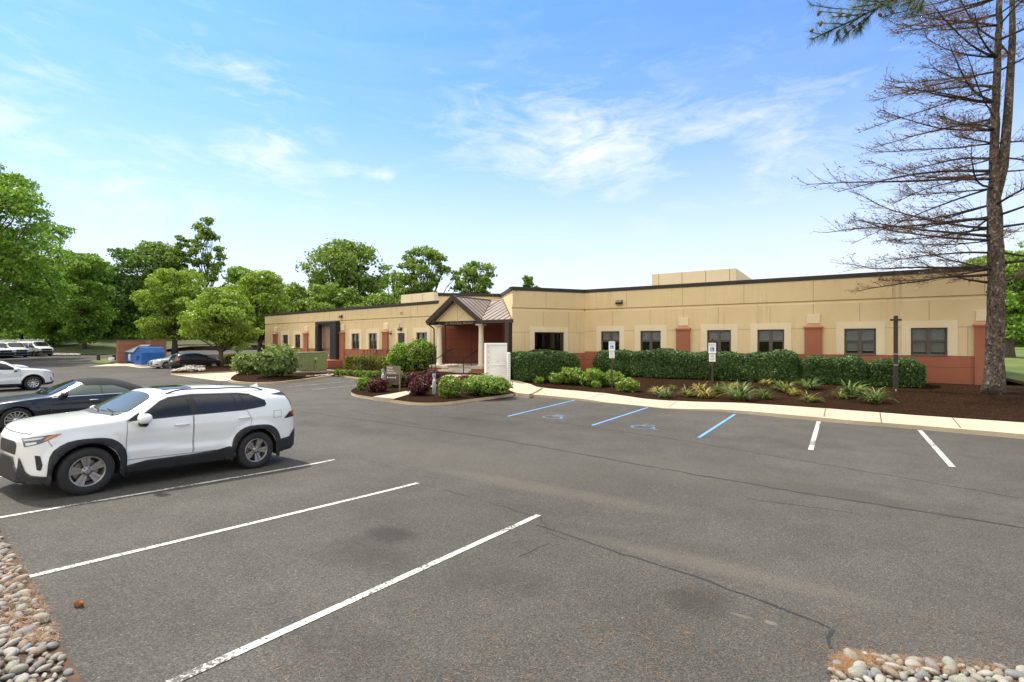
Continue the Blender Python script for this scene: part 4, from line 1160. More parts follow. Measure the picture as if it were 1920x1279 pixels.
# ---- white crossover with black angular cladding (nearest car)
def crease_suv(x, z):
    d = 0
    if -1.75 < x < 1.75:
        e = sstep(-1.75, -1.2, x) * sstep(1.75, 1.2, x)
        zc = .56 + .06 * (x + .2)
        d += .022 * e * (sstep(zc - .16, zc, z) - 1 * sstep(zc, zc + .05, z)) - .012 * e * sstep(.82, .70, z)
    for xw in (1.37, -1.32):
        q = math.hypot(x - xw, z - .36)
        d += .032 * sstep(.62, .46, q)
    return d
def nose(x): return x if x < 1.8 else 1.8 + (x - 1.8) * .56
def low_roof(z): return z if z < 1.15 else 1.15 + (z - 1.15) * .885
SUV = dict(fx=nose, fz=low_roof, L=4.6, r=.362, ra=.425, xw=(1.37, -1.32), track=.925, tum=.42, n=3.6, clear=.22, hood_x=1.05, nh=3.2, sig=.03, crease=crease_suv,
    top=[(2.25, .88), (2.23, .96), (2.17, 1.0), (2.0, 1.06), (1.6, 1.12), (1.2, 1.16), (.98, 1.185), (.91, 1.215), (.70, 1.37), (.46, 1.545), (.33, 1.605), (.1, 1.645), (-.3, 1.675), (-.8, 1.685), (-1.3, 1.665), (-1.7, 1.63), (-2.0, 1.585), (-2.06, 1.56), (-2.09, 1.48), (-2.2, 1.25), (-2.26, 1.08), (-2.29, .95), (-2.3, .85)],
    belt=[(2.3, .80), (2.2, .90), (1.9, .985), (1.4, 1.035), (.9, 1.065), (.4, 1.09), (-.5, 1.11), (-1.2, 1.135), (-1.8, 1.18), (-2.1, 1.15), (-2.3, .8)],
    half=[(2.3, .46), (2.27, .56), (2.21, .66), (2.12, .745), (1.98, .82), (1.8, .875), (1.4, .895), (.6, .885), (-.6, .89), (-1.3, .90), (-1.8, .885), (-2.05, .85), (-2.2, .79), (-2.27, .70), (-2.3, .60)],
    low=[(2.3, .36), (2.2, .29), (1.8, .27), (.9, .27), (-.9, .27), (-1.75, .28), (-2.1, .34), (-2.3, .45)])
def build_crossover(name, label, cat, style):
    c = Car(name, label, cat, SUV if style == 'near' else dict(SUV, fx=lambda x: x), M['white'])
    # windows (x, z)
    c.patch('window_surround', [(0.766, 1.10), (0.360, 1.415), (0.209, 1.477), (-0.150, 1.520), (-0.979, 1.525), (-1.230, 1.500), (-1.505, 1.36), (-1.520, 1.27), (-1.467, 1.235), (-1.161, 1.185), (-0.876, 1.165), (-0.150, 1.14), (0.482, 1.112)], 'side', M['clad'], .0035, .05)
    c.patch('side_window', [(0.700, 1.125), (0.360, 1.420), (0.200, 1.460), (-0.049, 1.485), (-0.085, 1.16)], 'side', M['cg_dark'], .006, .07)
    c.patch('window_pillar', [(-0.095, 1.15), (-0.059, 1.490), (-0.170, 1.500), (-0.190, 1.15)], 'side', M['clad'], .007, .07)
    c.patch('side_window', [(-0.202, 1.165), (-0.180, 1.500), (-0.852, 1.505), (-0.950, 1.185)], 'side', M['cg_priv'], .006, .07)
    c.patch('side_window', [(-0.961, 1.185), (-0.876, 1.505), (-0.993, 1.500), (-1.100, 1.20)], 'side', M['cg_priv'], .006, .07)
    c.patch('quarter_window', [(-1.131, 1.21), (-1.021, 1.490), (-1.215, 1.475), (-1.489, 1.34), (-1.505, 1.29), (-1.459, 1.255)], 'side', M['cg_priv'], .006, .06)
    c.ribbon('window_trim', [(0.733, 1.105), (0.367, 1.405), (0.209, 1.475), (-0.150, 1.515), (-0.979, 1.520), (-1.222, 1.495)], .022, 'side', M['clad'], .008)
    c.ribbon('belt_trim', [(0.766, 1.095), (0.482, 1.115), (-0.150, 1.145), (-0.876, 1.17), (-1.161, 1.195), (-1.489, 1.245)], .026, 'side', M['clad'], .0065)
    c.patch('mirror_triangle', [(.90, 1.08), (.70, 1.22), (.72, 1.09)], 'side', M['clad'], .007, .05)
    # doors
    c.door([(.88, .46), (.88, 1.06), (.80, 1.085), (-.12, 1.125), (-.14, .46)], (1, -1), (.06, .975))
    c.door([(-.16, .46), (-.135, 1.125), (-1.10, 1.165), (-1.20, .98), (-1.17, .86), (-1.0, .73), (-.9, .55), (-.88, .46)], (1, -1), (-1.05, 1.02))
    c.ribbon('bonnet_gap', [(2.16, .62), (2.0, .70), (1.6, .735), (1.15, .735), (.95, .70)], .008, 'top', M['gap'], .003); c.ribbon('bonnet_gap', [(2.16, -.62), (2.0, -.70), (1.6, -.735), (1.15, -.735), (.95, -.70)], .008, 'top', M['gap'], .003)
    c.ribbon('bonnet_gap', [(2.16, -.62), (2.21, -.4), (2.225, 0), (2.21, .4), (2.16, .62)], .008, 'top', M['gap'], .003)
    c.ribbon('bumper_gap', [(1.93, .93), (1.86, .84), (1.80, .78)], .007, 'side', M['gap'], .004)
    c.patch('fuel_flap', [(-1.66, .98), (-1.66, 1.12), (-1.84, 1.13), (-1.84, .985)], 'side', M['gap'], .0025, .05, (1,)); c.patch('fuel_flap', [(-1.668, .986), (-1.668, 1.114), (-1.832, 1.122), (-1.832, .992)], 'side', c.paint, .0045, .05, (1,))
    c.patch('windscreen', [(.86, -.66), (.81, -.70), (.47, -.58), (.44, -.5), (.42, 0), (.44, .5), (.47, .58), (.81, .70), (.86, .66), (.93, .3), (.95, 0), (.93, -.3)], 'top', M['cg_ws'], .011, .045)
    c.patch('scuttle', [(1.02, -.62), (.87, -.67), (.94, -.3), (.96, 0), (.94, .3), (.87, .67), (1.02, .62), (1.09, 0)], 'top', M['clad'], .004, .09)
    wb_ = MB()
    for y0 in (-.5, .1):
        p = [c.cast((x, y, 5), (0, 0, -1))[0] + Vector((0, 0, .02)) for x, y in ((1.0, y0 + .5), (.92, y0 + .25), (.90, y0))]
        wb_.tube(p, .009, 5)
    wb_.build('wiper', M['clad'], c.root)
    c.patch('sunroof', [(.20, -.42), (.20, .42), (-.28, .42), (-.28, -.42)], 'top', M['cg_dark'], .006, .1)
    if style == 'near':
        for k, xw in enumerate(SUV['xw']):
            c.patch('wheel_arch_cladding', arch_poly(xw, .362, .425, .075, -20, 200, 22, .10), 'side', M['clad'], .022, .05, thick=.016)
        c.patch('sill_cladding', [(.96, .245), (.96, .36), (.55, .425), (-.1, .435), (-.55, .46), (-.78, .50), (-.88, .47), (-.92, .245)], 'side', M['clad'], .018, .06, thick=.012)
        c.patch('bumper_cladding', [(1.78, .23), (1.80, .345), (2.12, .37), (2.20, .42), (2.288, .62), (2.3, .32), (2.2, .24)], 'side', M['clad'], .014, .04, thick=.01)
        c.patch('bumper_cladding', [(-.66, .25), (-.66, .42), (-.40, .47), (-.28, .60), (.28, .60), (.40, .47), (.66, .42), (.66, .25)], 'front', M['clad'], .012, .06, thick=.01)
        c.patch('bumper_cladding', [(-1.72, .27), (-1.72, .52), (-2.05, .56), (-2.16, .68), (-2.295, .70), (-2.3, .40), (-2.1, .30)], 'side', M['clad'], .014, .05, thick=.01)
        c.patch('bumper_cladding', [(-.7, .4), (-.7, .68), (.7, .68), (.7, .4)], 'rear', M['clad'], .012, .1, thick=.01)
        c.patch('fog_intake', [(2.085, .66), (2.0, .65), (1.955, .52), (1.98, .44), (2.04, .45)], 'side', M['clad'], .008, .04)
        c.patch('grille', [(-.36, .64), (-.39, .78), (-.32, .83), (.32, .83), (.39, .78), (.36, .64)], 'front', M['grille'], .009, .06)
        h = c.patch('headlight', [(2.265, .89), (2.235, .775), (2.0, .835), (1.80, .905), (1.70, .965), (1.86, .955), (2.1, .925)], 'side', M['lensd'], .008, .035)
        c.patch('daytime_lamp', [(2.25, .88), (2.235, .855), (2.0, .895), (1.94, .925), (2.08, .915)], 'side', M['lens'], .011, .03, parent=h)
        c.patch('daytime_lamp', [(2.22, .83), (2.21, .79), (2.06, .83), (2.07, .858)], 'side', M['lens'], .011, .03, parent=h)
        c.patch('indicator_lamp', [(1.97, .855), (1.82, .91), (1.71, .962), (1.80, .953), (1.91, .915)], 'side', M['amber'], .012, .03, parent=h)
        for sg in (1, -1):
            mb = MB(); mb.box(.87, .89, sg * .70, sg * .90, .20, .46); mb.box(-1.83, -1.81, sg * .70, sg * .90, .22, .50); mb.build('mudflap', M['clad'], c.root)
    else:
        for xw in SUV['xw']: c.patch('wheel_arch_cladding', arch_poly(xw, .362, .425, .05, -16, 196, 22, 0), 'side', M['clad'], .016, .05, thick=.012)
        c.patch('sill_cladding', [(.93, .26), (.93, .37), (-.9, .40), (-.9, .26)], 'side', M['clad'], .016, .06, thick=.012)
        c.patch('bumper_cladding', [(1.82, .24), (1.82, .34), (2.16, .38), (2.27, .46), (2.3, .36), (2.2, .27)], 'side', M['clad'], .014, .04, thick=.01)
        c.patch('grille', [(-.52, .62), (-.58, .82), (.58, .82), (.52, .62)], 'front', M['grille'], .009, .06)
        c.patch('headlight', [(2.21, .92), (2.19, .85), (1.95, .90), (1.75, .955), (1.95, .955)], 'side', M['lens'], .008, .035)
        c.patch('fog_intake', [(2.16, .62), (2.10, .62), (2.12, .46), (2.17, .47)], 'side', M['clad'], .008, .04)
    tl = c.patch('taillight', [(-2.27, 1.09), (-2.27, .99), (-2.13, .995), (-2.02, 1.075), (-2.13, 1.10)], 'side', M['red'], .010, .04)
    c.patch('lamp_bezel', [(-2.09, 1.01), (-1.99, .95), (-2.26, .985), (-2.12, .995), (-2.02, 1.075), (-1.90, .985)][0:0] or [(-2.25, .98), (-1.90, .95), (-2.04, 1.085), (-2.10, 1.08)], 'side', M['clad'], .007, .04, parent=tl)
    c.patch('rear_window', [(-.62, 1.17), (-.56, 1.50), (.56, 1.50), (.62, 1.17)], 'rear', M['cg_priv'], .006, .1)
    c.patch('spoiler_trim', [(-1.66, 1.49), (-2.03, 1.53), (-2.06, 1.46), (-2.20, 1.20), (-2.16, 1.19), (-2.0, 1.45)], 'side', M['clad'], .008, .05)
    for sg in (1, -1):
        rb = MB(); pts = []
        for i in range(15):
            x = .22 - 1.80 * i / 14; q = c.cast((x, sg * (.60 - .03 * abs(i - 7) / 7), 5), (0, 0, -1))[0]
            lift = .055 * min(1, i / 1.6, (14 - i) / 1.6); pts.append(q + Vector((0, 0, lift)))
        rb.tube(pts, .014, 6); rb.build('roof_rail', M['clad'], c.root, True)
    fb = MB(); q = c.cast((-1.72, 0, 5), (0, 0, -1))[0]
    fb.add([(q.x + .12, 0, q.z), (q.x - .08, .035, q.z - .01), (q.x - .08, -.035, q.z - .01), (q.x - .07, 0, q.z + .075)], [(0, 1, 3), (0, 3, 2), (1, 2, 3), (0, 2, 1)]); fb.build('roof_antenna', c.paint, c.root)
    mirror_part(c, .68, .90, 1.13, M['white'])
    c.wheels(rim_spokes(5, 'wedge', M['rim']) if style == 'near' else rim_spokes(10, 'bar', M['rimb']), .225, .232)
    return c
near = build_crossover('white_crossover', 'white crossover with black angular wheel arches and grey five-spoke rims, nearest the camera', 'car', 'near')
xw_, yw_ = -9.717, 2.954
near.put(xw_ - .93, yw_ + 1.38, -PI / 2, -.0591)
esc = build_crossover('white_crossover', 'white crossover backed in behind the black convertible, bonnet pointing right', 'car', 'far')
esc.put(-36.9, 7.35, PI / 2, 0)
e2 = copy_tree(esc.root); e2['label'] = 'white vehicle mostly hidden behind the white crossover at the left edge'; e2.location = (-40.2, 6.9, 0.02); e2.scale = (1.13,) * 3
# ---- black convertible
CONV = dict(L=4.7, r=.335, ra=.375, xw=(1.43, -1.41), track=.895, tum=.55, n=3.0, clear=.16, hood_x=.75, nh=3.0, sig=.05, shoulder=.03,
    top=[(2.35, .62), (2.30, .70), (2.1, .76), (1.6, .86), (1.1, .925), (.85, .95), (.75, .97), (.4, 1.15), (.05, 1.32), (-.1, 1.365), (-.4, 1.40), (-.8, 1.385), (-1.2, 1.29), (-1.55, 1.13), (-1.72, 1.04), (-1.85, 1.015), (-2.1, .99), (-2.28, .95), (-2.33, .85), (-2.35, .7)],
    belt=[(2.35, .56), (2.2, .68), (1.6, .80), (1.0, .875), (.5, .90), (-.5, .925), (-1.4, .955), (-2.0, .94), (-2.35, .65)],
    half=[(2.35, .48), (2.32, .58), (2.25, .68), (2.1, .78), (1.8, .855), (1.4, .885), (.6, .86), (-.6, .87), (-1.4, .895), (-1.9, .85), (-2.15, .78), (-2.3, .66), (-2.35, .55)],
    low=[(2.35, .3), (2.2, .2), (1.8, .17), (.9, .2), (-.9, .2), (-1.8, .22), (-2.35, .4)],
    crease=lambda x, z: .018 * sstep(.50, .56, z) * sstep(.66, .58, z) * sstep(-1.3, -.9, x) * sstep(1.3, .9, x) + .03 * max(sstep(.60, .42, math.hypot(x - 1.43, z - .335)), sstep(.62, .42, math.hypot(x + 1.41, z - .335))))
mc = Car('black_convertible', 'black convertible with its black fabric roof up and silver multi-spoke rims', 'car', CONV, M['black'])
mc.patch('soft_top', [(-.06, -.62), (-.02, -.4), (0, 0), (-.02, .4), (-.06, .62), (-.5, .66), (-1.0, .66), (-1.5, .66), (-1.74, .60), (-1.78, 0), (-1.74, -.60), (-1.5, -.66), (-1.0, -.66), (-.5, -.66)], 'top', M['fabric'], .012, .09)
mc.patch('soft_top_side', [(-.02, 1.275), (-.12, 1.345), (-.5, 1.372), (-.9, 1.345), (-1.3, 1.235), (-1.72, 1.03), (-1.55, .995), (-1.25, .985), (-1.05, 1.10), (-.75, 1.20), (-.4, 1.235), (-.08, 1.225)], 'side', M['fabric'], .011, .06)
mc.patch('side_window', [(.50, .945), (.02, 1.235), (-.10, 1.235), (-.40, 1.232), (-.42, .965)], 'side', M['cg_clear'], .008, .06)
mc.patch('side_window', [(-.44, .967), (-.42, 1.23), (-.75, 1.195), (-1.04, 1.09), (-1.20, .99)], 'side', M['cg_clear'], .008, .06)
mc.ribbon('chrome_trim', [(.72, .90), (.4, .918), (-.4, .945), (-1.2, .972), (-1.72, .985)], .02, 'side', M['chrome'], .010)
mc.ribbon('windscreen_trim', [(.62, .935), (.3, 1.12), (.03, 1.275)], .035, 'side', M['chrome'], .012)
mc.patch('windscreen', [(.70, -.62), (.12, -.50), (.06, 0), (.12, .50), (.70, .62), (.78, .3), (.80, 0), (.78, -.3)], 'top', M['cg_dark'], .011, .045)
mc.ribbon('header_trim', [(.10, -.52), (.04, -.3), (.02, 0), (.04, .3), (.10, .52)], .03, 'top', M['chrome'], .010)
mc.door([(.72, .28), (.74, .86), (-.40, .925), (-.50, .28)], (1, -1), (-.22, .80), M['chrome'])
mc.ribbon('bonnet_gap', [(2.1, .60), (1.4, .70), (.85, .70)], .008, 'top', M['gap'], .003); mc.ribbon('bonnet_gap', [(2.1, -.60), (1.4, -.70), (.85, -.70)], .008, 'top', M['gap'], .003)
mc.patch('headlight', [(2.25, .70), (2.2, .60), (1.95, .66), (1.8, .74), (2.0, .745)], 'side', M['lens'], .008, .04)
mc.patch('taillight', [(-2.3, .86), (-2.27, .76), (-2.05, .78), (-1.95, .86)], 'side', M['red'], .008, .04)
mc.patch('grille', [(-.42, .36), (-.5, .56), (.5, .56), (.42, .36)], 'front', M['grille'], .008, .08)
mirror_part(mc, .48, .86, .985, M['black'], base=M['clad'], sc=.85)
mc.wheels(rim_spokes(14, 'thin', M['rimb']), .235, .245)
mc.put(-19.27, 4.11 + 1.43, -PI / 2, -.045)
mc.root.location.z = .5 * (ground(-19.3, 4.11) + ground(-19.3, 6.95))
# ---- black hatchback
HATCH = dict(L=4.1, r=.30, ra=.335, xw=(1.25, -1.25), track=.83, tum=.36, n=3.2, clear=.17, hood_x=1.35, nh=2.8, sig=.05,
    top=[(2.05, .70), (2.0, .82), (1.7, .92), (1.35, 1.0), (1.1, 1.08), (.6, 1.33), (.2, 1.47), (-.3, 1.525), (-.9, 1.51), (-1.5, 1.45), (-1.75, 1.38), (-1.9, 1.15), (-2.0, .9), (-2.05, .75)],
    belt=[(2.05, .62), (1.7, .80), (1.2, .88), (.4, .93), (-.6, .98), (-1.5, 1.04), (-1.9, 1.0), (-2.05, .7)],
    half=[(2.05, .5), (2.0, .62), (1.85, .74), (1.5, .82), (0, .84), (-1.3, .845), (-1.7, .82), (-1.92, .74), (-2.05, .58)],
    low=[(2.05, .3), (1.8, .2), (.9, .21), (-.9, .21), (-1.7, .26), (-2.05, .38)])
hb = Car('black_hatchback', 'small black hatchback parked nose-in behind the stone-filled island', 'car', HATCH, M['black'])
hb.patch('side_window', [(.72, .965), (.2, 1.33), (-.22, 1.40), (-.26, 1.0)], 'side', M['cg_dark'], .006, .06)
hb.patch('side_window', [(-.32, 1.0), (-.28, 1.405), (-.98, 1.39), (-1.12, 1.07)], 'side', M['cg_dark'], .006, .06)
hb.patch('quarter_window', [(-1.2, 1.08), (-1.06, 1.38), (-1.42, 1.33), (-1.62, 1.15)], 'side', M['cg_dark'], .006, .06)
hb.patch('windscreen', [(1.02, -.6), (.38, -.52), (.34, 0), (.38, .52), (1.02, .6), (1.12, 0)], 'top', M['cg_ws'], .006, .1)
hb.patch('rear_window', [(-.56, 1.08), (-.5, 1.36), (.5, 1.36), (.56, 1.08)], 'rear', M['cg_dark'], .006, .08)
hb.patch('taillight', [(-1.98, 1.06), (-1.98, .80), (-1.78, .84), (-1.70, .98), (-1.82, 1.07)], 'side', M['red'], .008, .05)
hb.patch('number_plate', [(-.16, .72), (-.16, .84), (.16, .84), (.16, .72)], 'rear', M['plate'], .01, .1)
hb.patch('headlight', [(1.95, .84), (1.9, .72), (1.6, .80), (1.45, .90)], 'side', M['lens'], .008, .05)
hb.door([(.85, .3), (.83, .92), (-.26, .975), (-.30, .3)], (1, -1), (-.1, .86)); hb.door([(-.33, .3), (-.29, .975), (-1.10, 1.02), (-1.12, .72), (-.88, .5), (-.84, .3)], (1, -1), (-.95, .9))
mirror_part(hb, .72, .82, 1.02, M['black'], sc=.8)
hb.wheels(rim_spokes(10, 'bar', M['rimb']), .19, .205)
xw_, yw_, _ = G(347.7, 693.2); hb.put(xw_ - .82, yw_ + 1.25, PI / 2)
# ---- silver sedan
SED = dict(L=4.85, r=.33, ra=.365, xw=(1.42, -1.40), track=.90, tum=.45, n=3.0, clear=.17, hood_x=.95, nh=2.8, sig=.06,
    top=[(2.42, .62), (2.36, .74), (2.0, .84), (1.4, .93), (.95, 1.0), (.5, 1.22), (.1, 1.39), (-.3, 1.45), (-.8, 1.43), (-1.2, 1.33), (-1.7, 1.14), (-2.0, 1.09), (-2.3, 1.05), (-2.42, .8)],
    belt=[(2.42, .55), (2.1, .74), (1.4, .85), (.6, .90), (-.6, .94), (-1.6, 1.0), (-2.1, .98), (-2.42, .7)],
    half=[(2.42, .5), (2.36, .64), (2.2, .78), (1.9, .87), (1.3, .91), (-1.3, .91), (-1.9, .87), (-2.25, .76), (-2.42, .55)],
    low=[(2.42, .3), (2.2, .2), (.9, .2), (-.9, .2), (-1.9, .24), (-2.42, .4)])
sd_ = Car('silver_sedan', 'silver sedan between the blue dumpsters and the black hatchback', 'car', SED, M['silver'])
sd_.patch('side_window', [(.55, .94), (.05, 1.30), (-.2, 1.345), (-.30, .96)], 'side', M['cg_dark'], .006, .07); sd_.patch('side_window', [(-.36, .965), (-.26, 1.35), (-.8, 1.32), (-1.25, 1.1), (-1.3, 1.02)], 'side', M['cg_dark'], .006, .07)
sd_.patch('windscreen', [(.88, -.66), (.22, -.54), (.18, 0), (.22, .54), (.88, .66), (.96, 0)], 'top', M['cg_ws'], .006, .1)
sd_.patch('grille', [(-.42, .40), (-.5, .70), (.5, .70), (.42, .40)], 'front', M['grille'], .008, .08); sd_.patch('number_plate', [(-.16, .44), (-.16, .56), (.16, .56), (.16, .44)], 'front', M['plate'], .02, .1)
sd_.patch('headlight', [(2.32, .76), (2.28, .66), (2.0, .72), (1.75, .83), (2.0, .82)], 'side', M['lensd'], .008, .05); sd_.patch('fog_intake', [(2.3, .46), (2.26, .38), (2.05, .40), (2.1, .46)], 'side', M['grille'], .008, .05)
sd_.door([(.78, .3), (.76, .89), (-.30, .935), (-.32, .3)], (1, -1), (-.15, .84)); sd_.door([(-.35, .3), (-.33, .935), (-1.25, .97), (-1.2, .75), (-.98, .55), (-.95, .3)], (1, -1), (-1.1, .88))
sd_.ribbon('bonnet_gap', [(2.25, .6), (1.6, .72), (1.0, .74)], .01, 'top', M['gap'], .003)
mirror_part(sd_, .55, .89, 1.0, M['silver'], sc=.85)
sd_.wheels(rim_spokes(10, 'bar', M['rimb']), .21, .225)
xw_, yw_, _ = G(312.4, 691.3); sd_.put(xw_ - .9, yw_ + 1.42, -PI / 2)
# ---- white passenger vans with ladder racks
VAN = dict(L=5.55, r=.345, ra=.39, xw=(1.80, -1.5), track=.97, tum=.12, n=5.5, clear=.22, hood_x=1.75, nh=3.2, sig=.05, shoulder=.01,
    top=[(2.77, .95), (2.72, 1.12), (2.5, 1.22), (2.1, 1.32), (1.85, 1.40), (1.4, 1.74), (1.0, 2.03), (.85, 2.08), (.3, 2.11), (-2.5, 2.11), (-2.7, 2.05), (-2.76, 1.9), (-2.77, 1.2)],
    belt=[(2.77, .88), (2.5, 1.08), (2.1, 1.16), (1.5, 1.22), (0, 1.25), (-2.6, 1.25), (-2.77, 1.1)],
    half=[(2.77, .62), (2.74, .75), (2.6, .88), (2.3, .96), (1.6, .985), (-2.5, .985), (-2.7, .95), (-2.77, .88)],
    low=[(2.77, .40), (2.5, .32), (1, .32), (-2, .32), (-2.77, .42)])
vn = Car('white_van', 'white passenger van with a ladder rack on its roof, whole side in view', 'van', VAN, M['white'])
vn.patch('side_window', [(1.70, 1.30), (1.15, 1.80), (.95, 1.86), (.60, 1.86), (.60, 1.27)], 'side', M['cg_dark'], .006, .08)
vn.patch('side_window', [(.30, 1.33), (.30, 1.86), (-.9, 1.86), (-.9, 1.33)], 'side', M['cg_dark'], .006, .1); vn.patch('side_window', [(-1.02, 1.33), (-1.02, 1.86), (-2.5, 1.86), (-2.5, 1.33)], 'side', M['cg_dark'], .006, .1)
vn.patch('windscreen', [(1.83, -.82), (1.06, -.74), (1.02, 0), (1.06, .74), (1.83, .82), (1.9, 0)], 'top', M['cg_dark'], .008, .12)
vn.patch('grille', [(-.55, .82), (-.62, 1.06), (.62, 1.06), (.55, .82)], 'front', M['grille'], .03, .08, thick=.03)
vn.patch('headlight', [(2.60, 1.10), (2.55, .94), (2.35, .98), (2.18, 1.14), (2.35, 1.16)], 'side', M['lens'], .008, .05)
vn.patch('bumper_cladding', [(2.25, .36), (2.25, .70), (2.72, .76), (2.77, .45), (2.6, .36)], 'side', M['clad'], .012, .06); vn.patch('bumper_cladding', [(-.75, .42), (-.75, .78), (.75, .78), (.75, .42)], 'front', M['clad'], .012, .1)
vn.patch('sill_cladding', [(1.35, .34), (1.35, .68), (-1.05, .68), (-1.05, .34)], 'side', M['clad'], .008, .1)
for xw in VAN['xw']: vn.patch('wheel_arch_cladding', arch_poly(xw, .345, .39, .07, -10, 190, 18), 'side', M['clad'], .010, .06)
vn.ribbon('door_gap', [(1.45, .7), (1.45, 1.26)], .012, 'side', M['gap'], .004); vn.ribbon('door_gap', [(.48, .5), (.48, 1.95)], .012, 'side', M['gap'], .004); vn.ribbon('door_gap', [(-.95, .5), (-.95, 1.95)], .012, 'side', M['gap'], .004)
rb = MB()
for sg in (1, -1): rb.tube([(1.0, sg * .7, 2.28), (-2.4, sg * .7, 2.28)], .022, 5)
for x in (.6, -.8, -2.1):
    rb.tube([(x, -.75, 2.22), (x, .75, 2.22)], .022, 5)
    for sg in (1, -1): rb.tube([(x, sg * .72, 2.04), (x, sg * .72, 2.30), (x + .12, sg * .78, 2.48)], .02, 5)
rb.build('ladder_rack', M['white'], vn.root)
mirror_part(vn, 1.55, .99, 1.38, M['clad'], sc=1.3)
vn.wheels(rim_spokes(8, 'bar', M['rim']), .22, .22)
def van_at(root, px, py):
    x, y, z = G(px, py); a_ = math.radians(13); root.location = (x - 1.80 * math.cos(a_) - .98 * math.sin(a_), y - 1.80 * math.sin(a_) + .98 * math.cos(a_), z); root.rotation_euler = (0, 0, a_)
van_at(vn.root, 63.5, 668.4)
v2 = copy_tree(vn.root); v2['label'] = 'white van, middle of the three, its nose ahead of the fully seen van'; van_at(v2, 15, 671.2)
v3 = copy_tree(vn.root); v3['label'] = 'white van cut by the left picture edge, only its nose showing'; van_at(v3, -16, 672.6)
for v in (vn.root, v2, v3): v['group'] = 'white vans with ladder racks'
# ------------------------------------------------------------------ foliage
def unit(v): return v / np.maximum(1e-9, np.linalg.norm(v, axis=-1, keepdims=True))
def leaf_quads(C, N, size, tilt=.7, elong=1.5, var=.35, rng=RNG, droop=0.0):
    n = len(C)
    nr = unit(N + tilt * rng.normal(size=(n, 3)))
    t = rng.normal(size=(n, 3)); t[:, 2] -= droop
    t = unit(t - nr * (t * nr).sum(1, keepdims=True)); b = np.cross(nr, t)
    sz = size * (1 + var * rng.uniform(-1, 1, size=(n, 1)))
    a, w = t * sz * elong * .5, b * sz * .5
    bend = nr * sz * .12
    V = np.stack([C - a, C - w * .9 + bend, C + a, C + w * .9 + bend], 1).reshape(-1, 3)
    return V, np.arange(4 * n).reshape(n, 4)
def shell_points(lobes, n, rng, inner=.45, up=.25, fuzz=.10, cut=.30):
    """points spread through the outer part of a set of lobes (cx,cy,cz,rx,ry,rz), with a ragged rim"""
    L = np.array(lobes); w = (L[:, 3] * L[:, 5]) ** 1.0; w = w / w.sum()
    k = rng.choice(len(L), n, p=w)
    d = rng.normal(size=(n, 3)); d[:, 2] += up; d = unit(d)
    ph = rng.uniform(0, 6.28, (len(L), 3))[k]
    lump = .13 * np.sin(d[:, 0] * 5 + ph[:, 0]) * np.sin(d[:, 1] * 5 + ph[:, 1]) + .10 * np.sin(d[:, 2] * 7 + d[:, 0] * 4 + ph[:, 2])
    r = 1 - inner * rng.random(n) ** 1.5 + lump * 1.3 + np.abs(rng.normal(size=n)) * fuzz
    P = L[k, :3] + d * L[k, 3:6] * r[:, None]
    keep = np.ones(n, bool)
    if cut > 0:
        for q in L:
            e = ((P - q[:3]) / q[3:6]); keep &= ~((e * e).sum(1) < cut)
    return P[keep], d[keep]
GREENS = dict(
    maple=[(0.0873, 0.173, 0.0231), (0.1485, 0.2718, 0.0329), (0.227, 0.3706, 0.0461), (0.3666, 0.4776, 0.0824)],
    pear=[(0.1265, 0.2106, 0.0225), (0.2084, 0.3089, 0.0309), (0.2976, 0.4001, 0.0491), (0.3869, 0.4493, 0.0983)],
    oak=[(0.0914, 0.1581, 0.0287), (0.1447, 0.2229, 0.0374), (0.2058, 0.2946, 0.0517), (0.2895, 0.3594, 0.0862)],
    dark=[(0.0609, 0.1268, 0.022), (0.1075, 0.1943, 0.0304), (0.1791, 0.2788, 0.0439)],
    hedge=[(0.0161, 0.0405, 0.0113), (0.0349, 0.0759, 0.0164), (0.0644, 0.1201, 0.0253), (0.1341, 0.2024, 0.0443)],
    lime=[(0.0831, 0.1509, 0.0169), (0.1408, 0.2294, 0.0242), (0.2112, 0.3019, 0.0423), (0.3328, 0.3985, 0.0966)],
    vib=[(0.0991, 0.1485, 0.0385), (0.1574, 0.22, 0.055), (0.2332, 0.3025, 0.0935), (0.3498, 0.407, 0.165)],
    burn=[(0.0816, 0.1155, 0.0154), (0.1341, 0.165, 0.022), (0.2215, 0.22, 0.0385), (0.2915, 0.231, 0.044)],
    barberry=[(0.0276, 0.0076, 0.0092), (0.0568, 0.0122, 0.013), (0.0933, 0.0184, 0.0184), (0.1622, 0.0344, 0.0275)],
    ever=[(0.0191, 0.034, 0.012), (0.0318, 0.055, 0.018), (0.053, 0.08, 0.03)])
for k, v in GREENS.items(): M['leaf_' + k] = leafmat('leaf_' + k, v, .15 if k in ('hedge', 'ever', 'barberry') else .33)
def make_bark(name, c1, c2):
    m, nt, b = node_mat(name)
    co = objco(nt, (1, 1, .3)); f = noise(nt, co, 14, 6, .7); g = noise(nt, objco(nt), 26, 4, .7)
    c = ramp(nt, mth(nt, 'ADD', mth(nt, 'MULTIPLY', f, .6), mth(nt, 'MULTIPLY', g, .4)), [(.36, c2), (.52, tuple((p + q) / 2 for p, q in zip(c1, c2))), (.68, c1)])
    nt.links.new(c, b.inputs['Base Color']); b.inputs['Roughness'].default_value = .95
    bump(nt, b, mth(nt, 'ADD', f, g), 1.0, .05); return m
